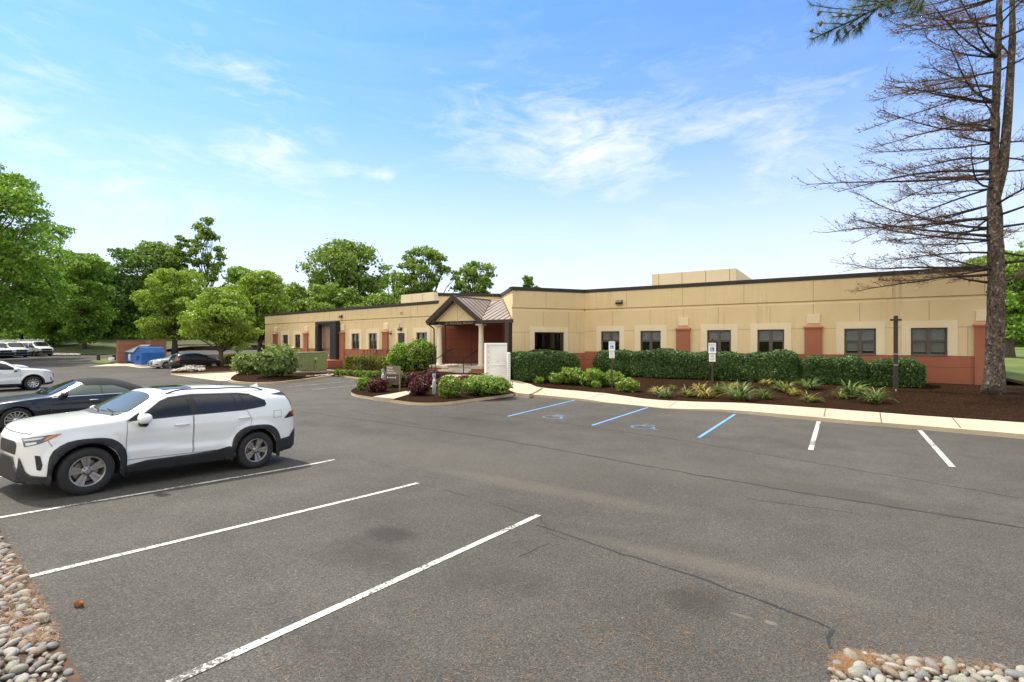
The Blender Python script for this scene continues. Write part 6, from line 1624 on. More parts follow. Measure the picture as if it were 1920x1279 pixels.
# ---------------- the bare conifer
# a palm just inside the bay window
_q = WB.p((ba0 + ba1) / 2 - .15, 0, -.42); _pr = empty('potted_palm', (_q[0], _q[1], 1.25), 'green palm plant standing inside the large dark bay window', 'plant')
_pm = lily_mesh(9, 40, .85, 0); link_mesh('fronds', _pm, M['leaf_pear'], _pr); _mb = MB(); _mb.lathe([(.001, -.35), (.14, -.35), (.18, .02), (.001, .0)], 14); _mb.build('pot', M['terra'], _pr, True)
def dead_tree():
    random.seed(5); rng = np.random.default_rng(5)
    x, y, z = bp(1862, 738); z = bedm(x, y) - .05
    root = empty('bare_tree', (x, y, z), 'tall leafless conifer with a thick scaly trunk standing in the mulch by the building corner', 'tree')
    H = 17.5; pts = []; rad = []
    def trunk_r(h): return .78 * (.10 * math.exp(-h * 2.2) + .40 - .012 * h - .09 * sstep(6.5, 10, h))
    def axis(h): return Vector((.05 * math.sin(h * .5) + .012 * h, .02 * h, h))
    for i in range(40):
        h = H * i / 39; pts.append(axis(h) + Vector((random.gauss(0, .012), random.gauss(0, .012), 0))); rad.append(max(.04, trunk_r(h)) * random.uniform(.97, 1.03))
    mb = MB(); mb.tube(pts, rad, 18)
    # second leader
    f = [axis(7.6) + Vector((.05, .05, 0)), axis(9.0) + Vector((.26, -.05, 0)), axis(11) + Vector((.36, -.06, 0)), axis(14) + Vector((.40, -.08, 0)), axis(17.4) + Vector((.36, -.08, 0))]
    mb.tube(f, [.13, .165, .145, .11, .05], 12)
    for h, a in ((1.9, 3.9), (3.3, 4.2), (3.9, 4.6), (4.0, 3.6), (3.45, 4.4), (2.3, 5.0), (1.2, 4.0), (.9, 4.8)):     # branch stubs
        d = Vector((math.cos(a), math.sin(a), .2)); p = axis(h) + d * trunk_r(h) * .85; mb.tube([p, p + d * .10], [.055, .04], 8)
    mb.build('trunk', M['bark_dead'], root, True)
    br = MB(); tw = MB(); tips = []
    def bough(p0, az, L, r0, up0, curl):
        n = 9; p = Vector(p0); path = [p.copy()]; el = up0; a = az
        for i in range(n):
            el += curl / n + random.gauss(0, .04); a += random.gauss(0, .06)
            p = p + Vector((math.cos(a) * math.cos(el), math.sin(a) * math.cos(el), math.sin(el))) * L / n; path.append(p.copy())
        br.tube(path, [r0 * (1 - .85 * (i / n) ** .8) + .004 for i in range(n + 1)], 6)
        for i in range(2, n + 1):
            for _ in range(4):
                t = random.random(); b = path[i - 1].lerp(path[i], t); sg = random.choice((-1, 1))
                l = L * random.uniform(.10, .27) * (1.15 - .6 * i / n) + .12; aa = a + sg * random.uniform(.35, 1.1); ee = random.gauss(.10, .28)
                q = b.copy(); sub = [q.copy()]
                for k in range(4):
                    ee += random.gauss(.07, .08); aa += random.gauss(0, .12)
                    q = q + Vector((math.cos(aa) * math.cos(ee), math.sin(aa) * math.cos(ee), math.sin(ee))) * l / 4; sub.append(q.copy())
                tw.tube(sub, [.011, .009, .007, .006, .004], 3, False)
                for k in range(1, 5):
                    for _2 in range(2):
                        d = Vector((math.cos(aa + random.gauss(0, .8)), math.sin(aa + random.gauss(0, .8)), random.gauss(.25, .4))).normalized()
                        e = sub[k] + d * random.uniform(.10, .30); tw.tube([sub[k], sub[k].lerp(e, .5) + Vector((0, 0, .012)), e], [.0055, .0045, .003], 3, False); tips.append(e)
    h = 4.45
    while h < 16.8:
        for j in range(2 if h < 6 else 3):
            a = random.uniform(0, 2 * PI)
            if random.random() < .45: a = math.radians(random.uniform(150, 250))
            L = random.uniform(2.8, 5.3) * (1 - .018 * (h - 4)) * (.75 if h < 5.2 else 1)
            bough(axis(h) + Vector((math.cos(a), math.sin(a), 0)) * trunk_r(h) * .8, a, L, random.uniform(.028, .055), random.uniform(-.16, .16) + (.05 if h > 9 else -.05), random.uniform(-.35, .55))
        h += random.uniform(.44, .70)
    for hh, a, L in ((5.05, 3.55, 5.4), (4.75, 3.35, 4.4), (8.6, 3.4, 6.6), (8.9, 3.6, 5.4), (7.0, 3.3, 5.6), (6.3, 3.5, 5.0), (5.2, .2, 4.5)):
        bough(axis(hh) + Vector((math.cos(a), math.sin(a), 0)) * trunk_r(hh) * .8, a, L, .062, .08, -.16)
    br.build('branches', M['bark_dark'], root, True); tw.build('twigs', M['twig'], root)
    T = np.array([tuple(t) for t in tips]); k = rng.random(len(T)) < .16; T = T[k]
    V, F = leaf_quads(np.repeat(T, 2, 0) + rng.normal(size=(len(T) * 2, 3)) * .02, rng.normal(size=(len(T) * 2, 3)), .05, 1, 1.3, .4, rng)
    M['deadleaf'] = leafmat('withered_tuft', [(.16, .06, .03), (.26, .10, .05), (.12, .06, .04)], .2)
    link_mesh('withered_tufts', np_mesh('withered_tufts', V, F), M['deadleaf'], root)
dead_tree()

# ---------------- pine whose bough hangs into the top of the picture
def pine():
    random.seed(8); rng = np.random.default_rng(8)
    bx, by = 4.9, 1.6; bz = ground(bx, by)
    root = empty('pine_tree', (bx, by, bz), 'green pine bough with small cones hanging in from the top right', 'tree')
    R = lambda p: tuple(np.array(p) - np.array((bx, by, bz)))
    mb = MB(); mb.tube([(0, 0, -.3), (.02, .03, 4), (.0, .1, 9), (.05, .1, 15)], [.32, .26, .2, .08], 12); mb.build('trunk', M['bark'], root, True)
    main = [(.0, .08, 8.2), R(P3(2350, -330, 5.0)), R(P3(2050, -190, 5.6)), R(P3(1850, -85, 6.0)), R(P3(1755, -42, 6.1)), R(P3(1690, -8, 6.1)), R(P3(1640, 18, 6.05)), R(P3(1595, 40, 6.0)), R(P3(1555, 58, 6.0)), R(P3(1522, 74, 6.0))]
    bm = MB(); bm.tube(main, [.09, .07, .05, .035, .026, .02, .014, .010, .008, .005], 6)
    tipsL = [(Vector(main[-1]), Vector(main[-1]) - Vector(main[-2]))]
    def sprig(i, t, pts, cz=6.05):
        a = Vector(main[i]).lerp(Vector(main[i + 1]), t); q = [a] + [Vector(R(P3(px, py, cz + dz))) for px, py, dz in pts]
        bm.tube(q, [.008] + [.005] * (len(q) - 1), 4)
        for j in range(1, len(q)):
            tipsL.append((q[j], q[j] - q[j - 1]))
            if j < len(q): tipsL.append((q[j - 1].lerp(q[j], .55), q[j] - q[j - 1]))
    S_ = [(7, .3, [(1562, 44, 0), (1532, 43, .1)]), (7, .8, [(1545, 66, 0), (1520, 60, .1)]), (6, .4, [(1570, 60, .1), (1572, 72, .1)]), (6, .1, [(1600, 18, 0), (1555, 15, .1), (1520, 9, .1)]), (6, .6, [(1575, 24, 0), (1538, 22, .15)]),
          (5, .5, [(1625, 2, .1), (1570, -6, .2), (1540, -12, .2)]), (6, .0, [(1615, 46, 0), (1612, 56, 0)]), (5, .7, [(1590, 60, -.1), (1586, 62, -.1)]), (4, .5, [(1700, 20, 0), (1668, 28, .1), (1655, 32, .1)]), (4, .2, [(1718, 12, .2), (1712, 22, .2)]), (3, .8, [(1730, 4, -.2), (1722, 20, -.2), (1730, 12, -.2)]),
          (4, .8, [(1650, -6, .2), (1610, -12, .3)]), (3, .5, [(1760, -20, .2), (1715, -2, .3), (1690, 10, .3)]), (5, .2, [(1665, 14, -.2), (1640, 0, -.3), (1605, -2, -.3)]), (6, .3, [(1590, 30, -.2), (1560, 32, -.2)]), (4, .6, [(1640, 8, -.35), (1600, 14, -.4)]), (4, .1, [(1700, -10, -.3), (1665, 4, -.4)]), (3, .2, [(1790, -50, .3), (1740, -14, .4), (1705, 6, .4)]), (5, .9, [(1612, 50, .2), (1600, 58, .2)])]
    for s_ in S_: sprig(*s_)
    for i in (4, 5, 6, 7, 8):
        for t in (.0, .35, .7): 
            if i + 1 < len(main): tipsL.append((Vector(main[i]).lerp(Vector(main[i + 1]), t), Vector(main[i + 1]) - Vector(main[i])))
    # the denser inner bough
    for _ in range(46):
        px, py = random.uniform(1600, 1725), random.uniform(-45, 14); cz = 6.1 + random.gauss(0, .22)
        p = Vector(R(P3(px, py, cz))); d = Vector((random.gauss(-.5, .5), random.gauss(0, .5), random.gauss(-.15, .4))).normalized(); tipsL.append((p, d))
    V = []; F = []
    for p, d in tipsL:
        d = d.normalized()
        for k in range(46):
            q = Vector((random.gauss(0, 1), random.gauss(0, 1), random.gauss(0, 1))).normalized(); e = (d * random.uniform(.35, 1.3) + q * .75 + Vector((0, 0, -.22))).normalized()
            L = random.uniform(.08, .145); s_ = p - d * random.uniform(0, .05); w = e.orthogonal().normalized() * .0011; b = len(V)
            m_ = s_ + e * L * .5 + Vector((0, 0, -.004)); t_ = s_ + e * L + Vector((0, 0, -.012))
            V += [tuple(s_ - w), tuple(s_ + w), tuple(m_ - w), tuple(m_ + w), tuple(t_ - w * .4), tuple(t_ + w * .4)]; F += [(b, b + 1, b + 3, b + 2), (b + 2, b + 3, b + 5, b + 4)]
    M['needle'] = leafmat('pine_needle', [(.035, .065, .015), (.06, .10, .02), (.10, .13, .03)], .2)
    link_mesh('needles', np_mesh('needles', V, F), M['needle'], root)
    bm.build('bough', M['bark_dark'], root, True)
    M['cone'] = pbr('pine_cone', (.22, .10, .04), .85, var=.4, vs=40)
    for px, py in ((1535, 25), (1575, 27), (1588, 30), (1539, 44), (1522, 57), (1571, 60), (1585, 57), (1612, 46), (1650, 28), (1673, 23), (1709, 16), (1600, 50)):
        cb = MB(); Mx = Matrix.Translation(R(P3(px, py, 6.02))) @ Matrix.Rotation(random.uniform(-.8, .8), 4, 'X') @ Matrix.Rotation(random.uniform(-.8, .8), 4, 'Y')
        cb.lathe([(.001, -.032), (.016, -.024), (.013, -.020), (.021, -.010), (.017, -.006), (.020, .006), (.014, .010), (.013, .020), (.001, .032)], 9, 'z', Mx); cb.build('cone', M['cone'], root)
pine()
# ------------------------------------------------------------------ street furniture
M['signwhite'] = pbr('sign_white', (.76, .77, .74), .5, var=.05, vs=8); M['signblue'] = pbr('sign_blue', (.05, .16, .48), .5); M['signgreen'] = pbr('sign_green', (.05, .26, .12), .5)
M['postbrown'] = pbr('sign_post_brown', (.085, .045, .035), .6, var=.3, vs=8); M['signbrown'] = pbr('sign_brown', (.20, .145, .10), .6, var=.15, vs=6); M['signdark'] = pbr('sign_dark', (.075, .055, .045), .6)
M['textdark'] = pbr('sign_text_dark', (.05, .05, .06), .6); M['textlight'] = pbr('sign_text_light', (.72, .68, .6), .6)
M['bollardgrey'] = pbr('bollard_grey', (.30, .31, .31), .5, var=.15, vs=6); M['bollardlens'] = pbr('bollard_lens', (.82, .82, .72), .35)
M['boxgreen'] = pbr('utility_green', (.20, .225, .085), .55, var=.22, vs=2.5, bmp=.1, bs=30); M['boxside'] = pbr('dark_green_brown', (.11, .11, .05), .7, var=.35, vs=3)
M['cabwhite'] = pbr('cabinet_white', (.76, .74, .70), .5, var=.08, vs=1.5); M['dumpblue'] = pbr('dumpster_blue', (.012, .105, .36), .5, var=.25, vs=2.2, bmp=.15, bs=12); M['lid'] = pbr('dumpster_lid', (.035, .035, .04), .85, var=.4, vs=6)
M['stonec'] = pbr('river_stone', (.48, .43, .36), .75, col2=(.27, .24, .21), vs=5, bmp=.25, bs=45)
def text(name, body, size, loc, rot, mat, parent, align='CENTER', extrude=.003, bold=0.0):
    c = bpy.data.curves.new(name, 'FONT'); c.body = body; c.size = size; c.extrude = extrude; c.align_x = align; c.offset = bold
    o = bpy.data.objects.new(name, c); COL.objects.link(o); o.parent = parent; o.location = loc; o.rotation_euler = rot; c.materials.append(mat); return o
def local(root, p): return tuple(Vector(p) - Vector(root.location))
def parking_sign(px, py, topy, label, yaw):
    x, y, z = bp(px, py); z = bed(x, y); root = empty('accessible_parking_sign', (x, y, z), label, 'sign', 'accessible parking signs', (0, 0, yaw))
    cz = w2z(x, y); H = CAMZ - (topy - PY0) / FOC * cz - z
    mb = MB()
    for a, b in ((-.03, .03),): mb.box(-.032, -.014, -.02, .02, -.3, H); mb.box(.014, .032, -.02, .02, -.3, H); mb.box(-.014, .014, .004, .02, -.3, H)
    mb.build('post', M['postbrown'], root)
    mb = MB(); t = H - .21; mb.box(-.155, .155, -.030, -.026, t - .46, t); pl = mb.build('sign_panel', M['signwhite'], root)
    text('sign_lettering', 'RESERVED', .058, (0, -.0315, t - .09), (PI / 2, 0, 0), M['signgreen'], pl); text('sign_lettering', 'PARKING', .058, (0, -.0315, t - .155), (PI / 2, 0, 0), M['signgreen'], pl)
    mb = MB(); mb.box(-.085, .085, -.034, -.0305, t - .37, t - .20); sq = mb.build('wheelchair_symbol', M['signblue'], pl)
    wb_ = MB()
    for L in symbol_pts():
        q = [((u - .27) * .14, -.036, (v - .5) * .14 + t - .285) for u, v in L]; wb_.tube(q, .009, 5)
    wb_.build('symbol_figure', M['signwhite'], pl)
    mb = MB(); b = t - .49; mb.box(-.13, .13, -.030, -.026, b - .33, b); p2 = mb.build('penalty_panel', M['signwhite'], root)
    for k, (s_, sz) in enumerate((('PENALTY', .045), ('$250', .062), ('1ST OFFENSE', .032), ('TOW-AWAY', .038), ('ZONE', .038))): text('sign_lettering', s_, sz, (0, -.0315, b - .06 - k * .062), (PI / 2, 0, 0), M['textdark'], p2)
    return root
parking_sign(1147.5, 734.5, 632, 'accessible parking sign on a brown post among the green shrubs, left of the two', math.radians(8)); parking_sign(1335.5, 745, 634, 'accessible parking sign on a brown post among the yellow daylilies, right of the two', math.radians(8))
# directional sign
x, y, z = bp(735, 734); z = bedm(x, y) - .05
ds = empty('directional_sign', (x, y, z), 'brown visitor parking sign on two posts among the barberries', 'sign', None, (0, 0, math.radians(28)))
cz = w2z(x, y); H = CAMZ - (686.3 - PY0) / FOC * cz - z; W = .36
mb = MB(); mb.box(W - .01, W + .065, -.035, .035, -.2, H - .01); mb.box(-W - .065 + .07, -W + .075, -.035, .035, -.2, H - .3); mb.build('post', M['signbrown'], ds, bevel=.006)
mb = MB(); mb.box(-W + .08, W - .012, -.03, .03, H - .42, H); p1 = mb.build('sign_panel', M['signbrown'], ds, bevel=.004)
mb = MB(); mb.box(-W + .08, W - .012, -.03, .03, H - .86, H - .425); p2 = mb.build('sign_panel', M['signdark'], ds, bevel=.004)
for k, (s_, sz) in enumerate((('Visitor', .11), ('Parking', .11), ('Deliveries', .11))): text('sign_lettering', s_, sz, (-W + .12, -.032, H - .12 - k * .125), (PI / 2, 0, 0), M['textlight'], p1, 'LEFT', bold=.002)
text('sign_lettering', 'Reserved', .12, (-W + .12, -.032, H - .60), (PI / 2, 0, 0), M['textlight'], p2, 'LEFT', bold=.004)
mb = MB(); mb.box(-W + .08, W - .012, -.02, .02, H - .90, H - .865); mb.build('sign_rail', M['signbrown'], ds)
# bollard lights
def bollard(px, py, topy, label):
    x, y, z = bp(px, py); z = bed(x, y); cz = w2z(x, y); H = CAMZ - (topy - PY0) / FOC * cz - z
    root = empty('bollard_light', (x, y, z), label, 'light', 'bollard lights by the entrance')
    mb = MB(); mb.lathe([(.085, -.1), (.085, H - .32), (.078, H - .315)], 16); mb.build('bollard_post', M['bollardgrey'], root, True)
    mb = MB(); mb.lathe([(.070, H - .315), (.035, H - .24), (.055, H - .16), (.06, H - .14)], 14); mb.build('lens', M['bollardlens'], root, True)
    mb = MB(); mb.lathe([(.001, H - .13), (.088, H - .14), (.088, H - .005), (.075, H), (.001, H)], 16)
    for k in range(4): a = k * PI / 2; mb.tube([(.08 * math.cos(a), .08 * math.sin(a), H - .32), (.08 * math.cos(a), .08 * math.sin(a), H - .12)], .008, 4)
    mb.build('bollard_cap', M['bollardgrey'], root)
bollard(814, 740, 701, 'grey bollard light in front, between barberry and green shrub'); bollard(718, 727, 692, 'grey bollard light half hidden behind the brown parking sign')
for px, py, ty, lb in ((184.5, 677, 665.5, 'short dark bollard on the grass verge'), (214, 677, 666, 'short dark bollard beside the brick enclosure')):
    x, y, z = G(px, py); cz = w2z(x, y); H = (py - ty) / FOC * cz
    root = empty('dark_bollard', (x, y, z + .08), lb, 'bollard', 'dark bollards near the dumpsters')
    mb = MB(); mb.lathe([(.17, -.1), (.17, H * .65), (.13, H * .68), (.13, H * .78), (.18, H * .8), (.18, H * .97), (.001, H)], 10); mb.build('bollard_post', M['bronze'], root)
# dark post lamp in the right bed
x, y, z = bp(1679.5, 734); z = bedm(x, y) - .03; cz = w2z(x, y); H = CAMZ - (592 - PY0) / FOC * cz - z
lp_ = empty('lamp_post', (x, y, z), 'short dark square lamp post with a crossbar top in the right mulch bed', 'lamp post')
mb = MB(); mb.box(-.075, .075, -.075, .075, -.2, H); mb.build('lamp_column', M['bronze'], lp_, bevel=.008)
mb = MB(); mb.box(-.20, .20, -.05, .05, H - .22, H - .14); mb.box(-.05, .05, -.16, -.076, H - .24, H - .10); mb.build('lamp_head', M['bronze'], lp_, bevel=.006)
mb = MB(); mb.box(-.076, .076, -.079, -.076, H * .49, H * .50); mb.box(-.076, .076, -.079, -.076, H * .345, H * .355); mb.box(-.03, .03, -.08, -.076, .02, .10); mb.build('post_label', M['lamp'], lp_)
# green utility box on its pad
a, b = G(563, 699.5, ground, .25), G(613, 697.5, ground, .25)
d = Vector((b[0] - a[0], b[1] - a[1])); L = d.length; d /= L; nb = Vector((-d.y, d.x))
ub = empty('utility_box', (a[0], a[1], .16), 'olive green metal utility box on a concrete pad beside the pale shrubs', 'utility box', None, (0, 0, math.atan2(d.y, d.x)))
h = 1.56; dp = 1.15
mb = MB(); mb.box(0, L, .01, dp, .2, h); mb.box(-.03, L + .03, -.03, dp + .03, h, h + .05); mb.build('cabinet', M['boxgreen'], ub, bevel=.015)
mb = MB(); mb.box(.04, L * .5 - .01, -.035, .008, .28, h - .12); mb.box(L * .5 + .01, L - .04, -.035, .008, .28, h - .12); dd = mb.build('cabinet_door', M['boxgreen'], ub, bevel=.01)
mb = MB(); mb.box(L * .53, L * .56, -.06, -.036, .8, 1.0); mb.box(L * .02, L * .035, -.05, -.036, .5, .7); mb.box(L * .02, L * .035, -.05, -.036, 1.2, 1.35); mb.build('door_handle', M['rail'], dd)
mb = MB(); mb.box(L * .52, L * .63, -.0385, -.036, 1.08, 1.2); mb.build('warning_label', pbr('label_yellow', (.55, .48, .12), .6), dd)
mb = MB(); mb.box(-.02, -.003, .06, dp - .06, .25, h - .05); mb.build('side_panel', M['boxside'], ub)  # darker green-brown sheet over the left side
mb = MB(); mb.box(-.9, L + .7, -.35, dp + .3, -.2, .2); mb.build('pad', make_concrete('pad_concrete', (.36, .26, .21), (.22, .16, .13)), ub, bevel=.02)
# white cabinet beside the porch
a, b = P3(911.5, 710, 27.8), P3(951, 712, 28.0)
d = Vector((b[0] - a[0], b[1] - a[1])); L = d.length; d /= L; z0 = .42
ztop = CAMZ - (643.5 - PY0) / FOC * 28.0
wc = empty('storage_cabinet', (a[0], a[1], z0), 'tall white metal storage cabinet standing right of the porch', 'cabinet', None, (0, 0, math.atan2(d.y, d.x)))
h = ztop - z0
mb = MB(); mb.box(0, L, .0, .9, .0, h); mb.build('cabinet', M['cabwhite'], wc, bevel=.01)
mb = MB()
for u0, u1, v0, v1 in ((.08, .17, .02, h - .02), (L - .10, L - .01, .02, h - .02), (.171, L - .101, h - .11, h - .02), (.171, L - .101, h * .40, h * .40 + .07), (.171, L - .101, .02, .12)): mb.box(u0, u1, -.035, -.001, v0, v1)
mb.box(.0, .03, -.03, -.001, .02, h - .02)
fr = mb.build('door_frame', M['cabwhite'], wc, bevel=.006)
mb = MB()
for k in range(7): mb.box(.10, .145, -.05, -.036, .12 + k * h / 7.2, .17 + k * h / 7.2)
mb.box(L * .52, L * .56, -.012, -.002, h * .5, h * .515); mb.build('hinge', pbr('grey_hinge', (.3, .3, .3), .5), fr)
a2 = P3(952.3, 715, 27.0); ws = empty('vent_unit', (a2[0] - .18, a2[1] + .25, bed(a2[0], a2[1]) + .05), 'narrow white slatted unit beside the tall white cabinet', 'vent unit', None, (0, 0, math.atan2(d.y, d.x)))
zt = CAMZ - (661 - PY0) / FOC * 27 - ws.location.z
mb = MB(); mb.box(0, .15, 0, .3, 0, zt); mb.build('casing', M['cabwhite'], ws, bevel=.01)
mb = MB()
for k in range(12): mb.box(.02, .12, -.02, -.002, .1 + k * zt / 13, .14 + k * zt / 13)
mb.build('slats', pbr('slat_grey', (.45, .44, .42), .6), ws)
# white handhole, bucket by the enclosure
x, y, z = G(209, 681.5); wbk = empty('bucket', (x, y, z + .1), 'small white tub beside the left brick pier', 'bucket')
mb = MB(); mb.lathe([(.001, 0), (.22, 0), (.27, .55), (.25, .56), (.22, .05)], 14); mb.build('tub', M['cabwhite'], wbk, True)
mb = MB(); mb.tube([(.26 * math.cos(t), .26 * math.sin(t) * .3 - .2, .5 + .1 * math.sin(t)) for t in np.linspace(0, PI, 8)], .012, 4); mb.build('tub_handle', M['rail'], wbk)
# ---- dumpsters and their brick enclosure
def make_brick():
    m, nt, b = node_mat('enclosure_brick'); br = nd(nt, 'ShaderNodeTexBrick'); co = nt.nodes.new('ShaderNodeTexCoord').outputs['Object']
    mp = nd(nt, 'ShaderNodeMapping'); mp.inputs['Rotation'].default_value = (PI / 2, 0, 0); nt.links.new(co, mp.inputs[0])
    br.inputs['Color1'].default_value = (.30, .105, .055, 1); br.inputs['Color2'].default_value = (.21, .07, .04, 1); br.inputs['Mortar'].default_value = (.26, .18, .13, 1)
    br.inputs['Scale'].default_value = 1.0; br.inputs['Brick Width'].default_value = .22; br.inputs['Row Height'].default_value = .075; br.inputs['Mortar Size'].default_value = .008
    nt.links.new(mp.outputs[0], br.inputs[0]); nt.links.new(br.outputs[0], b.inputs['Base Color']); b.inputs['Roughness'].default_value = .9; return m
M['brick'] = make_brick()
e0 = Vector(G(218.5, 681.6)[:2]); 
th = Vector((1, 0)); zt = 2.62
en = empty('brick_enclosure', (e0.x, e0.y, ground(e0.x, e0.y)), 'three-sided red brick dumpster enclosure', 'enclosure')
t283 = (283 - PX0) / FOC; D = Vector((CA * t283 - SA, SA * t283 + CA)); yb = e0.y + 2.6; xr = D.x / D.y * yb
t312 = (312 - PX0) / FOC; D2 = Vector((CA * t312 - SA, SA * t312 + CA)); y2 = xr * D2.y / D2.x
hz = zt - en.location.z
mb = MB(); mb.box(0, .38, 0, 2.6, -.2, hz); mb.build('side_wall', M['brick'], en); mb = MB(); mb.box(.0, xr - e0.x, 2.601, 2.98, -.2, hz + .002); mb.build('back_wall', M['brick'], en)
mb = MB(); mb.box(xr - e0.x - .38, xr - e0.x + .003, 2.62, min(9, y2 - e0.y), -.2, hz + .004); mb.build('side_wall', M['brick'], en)
M['brickcap'] = pbr('brick_coping', (.22, .10, .06), .9)
mb = MB(); mb.box(-.03, .41, -.03, 2.58, hz + .004, hz + .07); mb.box(-.03, xr - e0.x + .03, 2.582, 3.0, hz + .005, hz + .071); mb.build('wall_coping', M['brickcap'], en)
# rear dumpster: slanted ribbed lids facing the lot
x, y, z = G(229, 680.6); da = empty('dumpster', (x, y, z + .03), 'blue dumpster with grey ribbed lids and a white emblem inside the brick enclosure', 'dumpster', 'blue dumpsters')
w_, d_, hf, hb_ = 3.55, 1.5, 1.32, 1.95
hf = (680.6 - 661) / FOC * w2z(x, y); hb_ = (680.6 - 647.5) / FOC * w2z(x, y)
mb = MB(); mb.add([(0, 0, .1), (w_, 0, .1), (w_, d_, .1), (0, d_, .1), (0, 0, hf), (w_, 0, hf), (w_, d_, hb_ - .05), (0, d_, hb_ - .05)], [(3, 2, 1, 0), (0, 1, 5, 4), (1, 2, 6, 5), (2, 3, 7, 6), (3, 0, 4, 7), (4, 5, 6, 7)])
for u in (-.05, w_ - .03): mb.box(u, u + .08, -.04, .04, .1, hf)
mb.box(-.06, w_ + .06, -.06, .0, hf - .1, hf - .003); mb.build('bin', M['dumpblue'], da)
for q in (0, 1):
    lm_ = MB(); u0, u1 = q * w_ / 2 + .03, (q + 1) * w_ / 2 - .03
    P = [Vector((u0, -.12, hf + .02)), Vector((u1, -.12, hf + .02)), Vector((u1, d_, hb_)), Vector((u0, d_, hb_))]
    lm_.add([tuple(p) for p in P] + [tuple(p - Vector((0, 0, .05))) for p in P], [(0, 1, 2, 3), (7, 6, 5, 4), (0, 4, 5, 1), (1, 5, 6, 2), (2, 6, 7, 3), (3, 7, 4, 0)])
    ld = lm_.build('lid', M['lid'], da); lr_ = MB()
    for k in range(8):
        u = u0 + (u1 - u0) * (k + .5) / 8; a_, b_ = Vector((u, -.12, hf + .03)), Vector((u, d_, hb_ + .01)); lr_.tube([a_, b_], .045, 4)
    lr_.build('lid_ribs', pbr('lid_rib', (.30, .30, .31), .8), ld)
mb = MB(); pts = []
for k in range(11):
    a_ = 2 * PI * k / 11; r_ = .34 * (1.0 if k % 2 else .78); pts.append((w_ * .55 + r_ * math.cos(a_), hf * .62 + r_ * math.sin(a_)))
mb.add([(p[0], -.006, p[1]) for p in pts], [tuple(range(11))]); mb.box(w_ * .46, w_ * .64, -.008, -.002, hf * .27, hf * .33); mb.box(w_ * .08, w_ * .26, -.008, -.002, hf * .80, hf * .86); em = mb.build('emblem', M['signwhite'], da)
mb = MB(); mb.lathe([(.001, 0), (.13, 0)], 12, 'y', Matrix.Translation((w_ * .56, -.009, hf * .60))); mb.build('emblem_centre', pbr('emblem_pink', (.5, .25, .24), .6), em)
# front dumpster: hopper profile, end towards the drive
x, y, z = G(251.5, 686.3); db_ = empty('dumpster', (x, y, z + .03), 'plain blue dumpster with a peaked end profile in front of the brick enclosure', 'dumpster', 'blue dumpsters')
cz = w2z(x, y); s_ = cz / FOC / (CA + .54 * .72)
wE = 26 * cz / FOC / .50 * .52
wE = (277 - 251) * cz / FOC / (CA - .5446 * -.0) * 1.0
H1, H2, H3 = (686.3 - 661.5) / FOC * cz, (686.3 - 652.3) / FOC * cz, (686.3 - 662) / FOC * cz
pr = [(0, .1), (wE, .1), (wE, H3), (wE * .80, H2), (wE * .66, H2 + .05), (0, H1)]
Ld = 2.1; k = len(pr)
mb = MB(); mb.add([(u, 0, v) for u, v in pr] + [(u, Ld, v) for u, v in pr], [tuple(range(k)), tuple(reversed(range(k, 2 * k)))] + [(i, k + i, k + (i + 1) % k, (i + 1) % k) for i in range(k)]); mb.build('bin', M['dumpblue'], db_)
mb = MB(); mb.box(wE * .06, wE * .56, -.16, -.001, H1 * .48, H1 * .72); mb.box(wE * .05, wE * .57, -.17, -.001, H1 * .721, H1 * .76); mb.build('fork_pocket', M['dumpblue'], db_, bevel=.01)
mb = MB(); mb.add([(-.08, -.06, H1 - .02), (wE * .67, -.06, H2 + .06), (wE * .67, Ld + .06, H2 + .06), (-.08, Ld + .06, H1 - .02), (-.08, -.06, H1 + .05), (wE * .67, -.06, H2 + .13), (wE * .67, Ld + .06, H2 + .13), (-.08, Ld + .06, H1 + .05)], [(3, 2, 1, 0), (4, 5, 6, 7), (0, 1, 5, 4), (1, 2, 6, 5), (2, 3, 7, 6), (3, 0, 4, 7)]); mb.build('lid', pbr('blue_lid', (.03, .17, .42), .7, var=.2, vs=4), db_)
# far dry-stone retaining wall
def make_stonewall():
    m, nt, b = node_mat('dry_stone'); v = nd(nt, 'ShaderNodeTexVoronoi'); v.inputs['Scale'].default_value = 3.2; nt.links.new(objco(nt, (1, 1, 1.8)), v.inputs['Vector'])
    nt.links.new(ramp(nt, v.outputs['Color'], [(0, (.10, .065, .05)), (.5, (.19, .13, .10)), (1, (.32, .25, .19))]), b.inputs['Base Color']); b.inputs['Roughness'].default_value = .95
    bump(nt, b, v.outputs['Distance'], 1, .1); return m
M['drystone'] = make_stonewall()
mb = MB(); pts = [c2w(a, b) for a, b in ((-56, 84.4), (-52, 85.4), (-44, 87), (-36, 88), (-27, 88.5))]
for p, q in zip(pts[:-1], pts[1:]):
    d = Vector((q[0] - p[0], q[1] - p[1])).normalized(); n_ = Vector((-d.y, d.x)) * .35
    z0, z1 = ground(*p) - .2, ground(*q) - .2
    a_ = [(p[0] - n_.x, p[1] - n_.y), (q[0] - n_.x, q[1] - n_.y), (q[0] + n_.x, q[1] + n_.y), (p[0] + n_.x, p[1] + n_.y)]; zz = [z0, z1, z1, z0]
    mb.add([(u, v, w) for (u, v), w in zip(a_, zz)] + [(u, v, w + 1.15) for (u, v), w in zip(a_, zz)], [(3, 2, 1, 0), (4, 5, 6, 7), (0, 1, 5, 4), (1, 2, 6, 5), (2, 3, 7, 6), (3, 0, 4, 7)])
tag(mb.build('retaining_wall', M['drystone']), 'low brown stone retaining wall along the far road', 'wall')

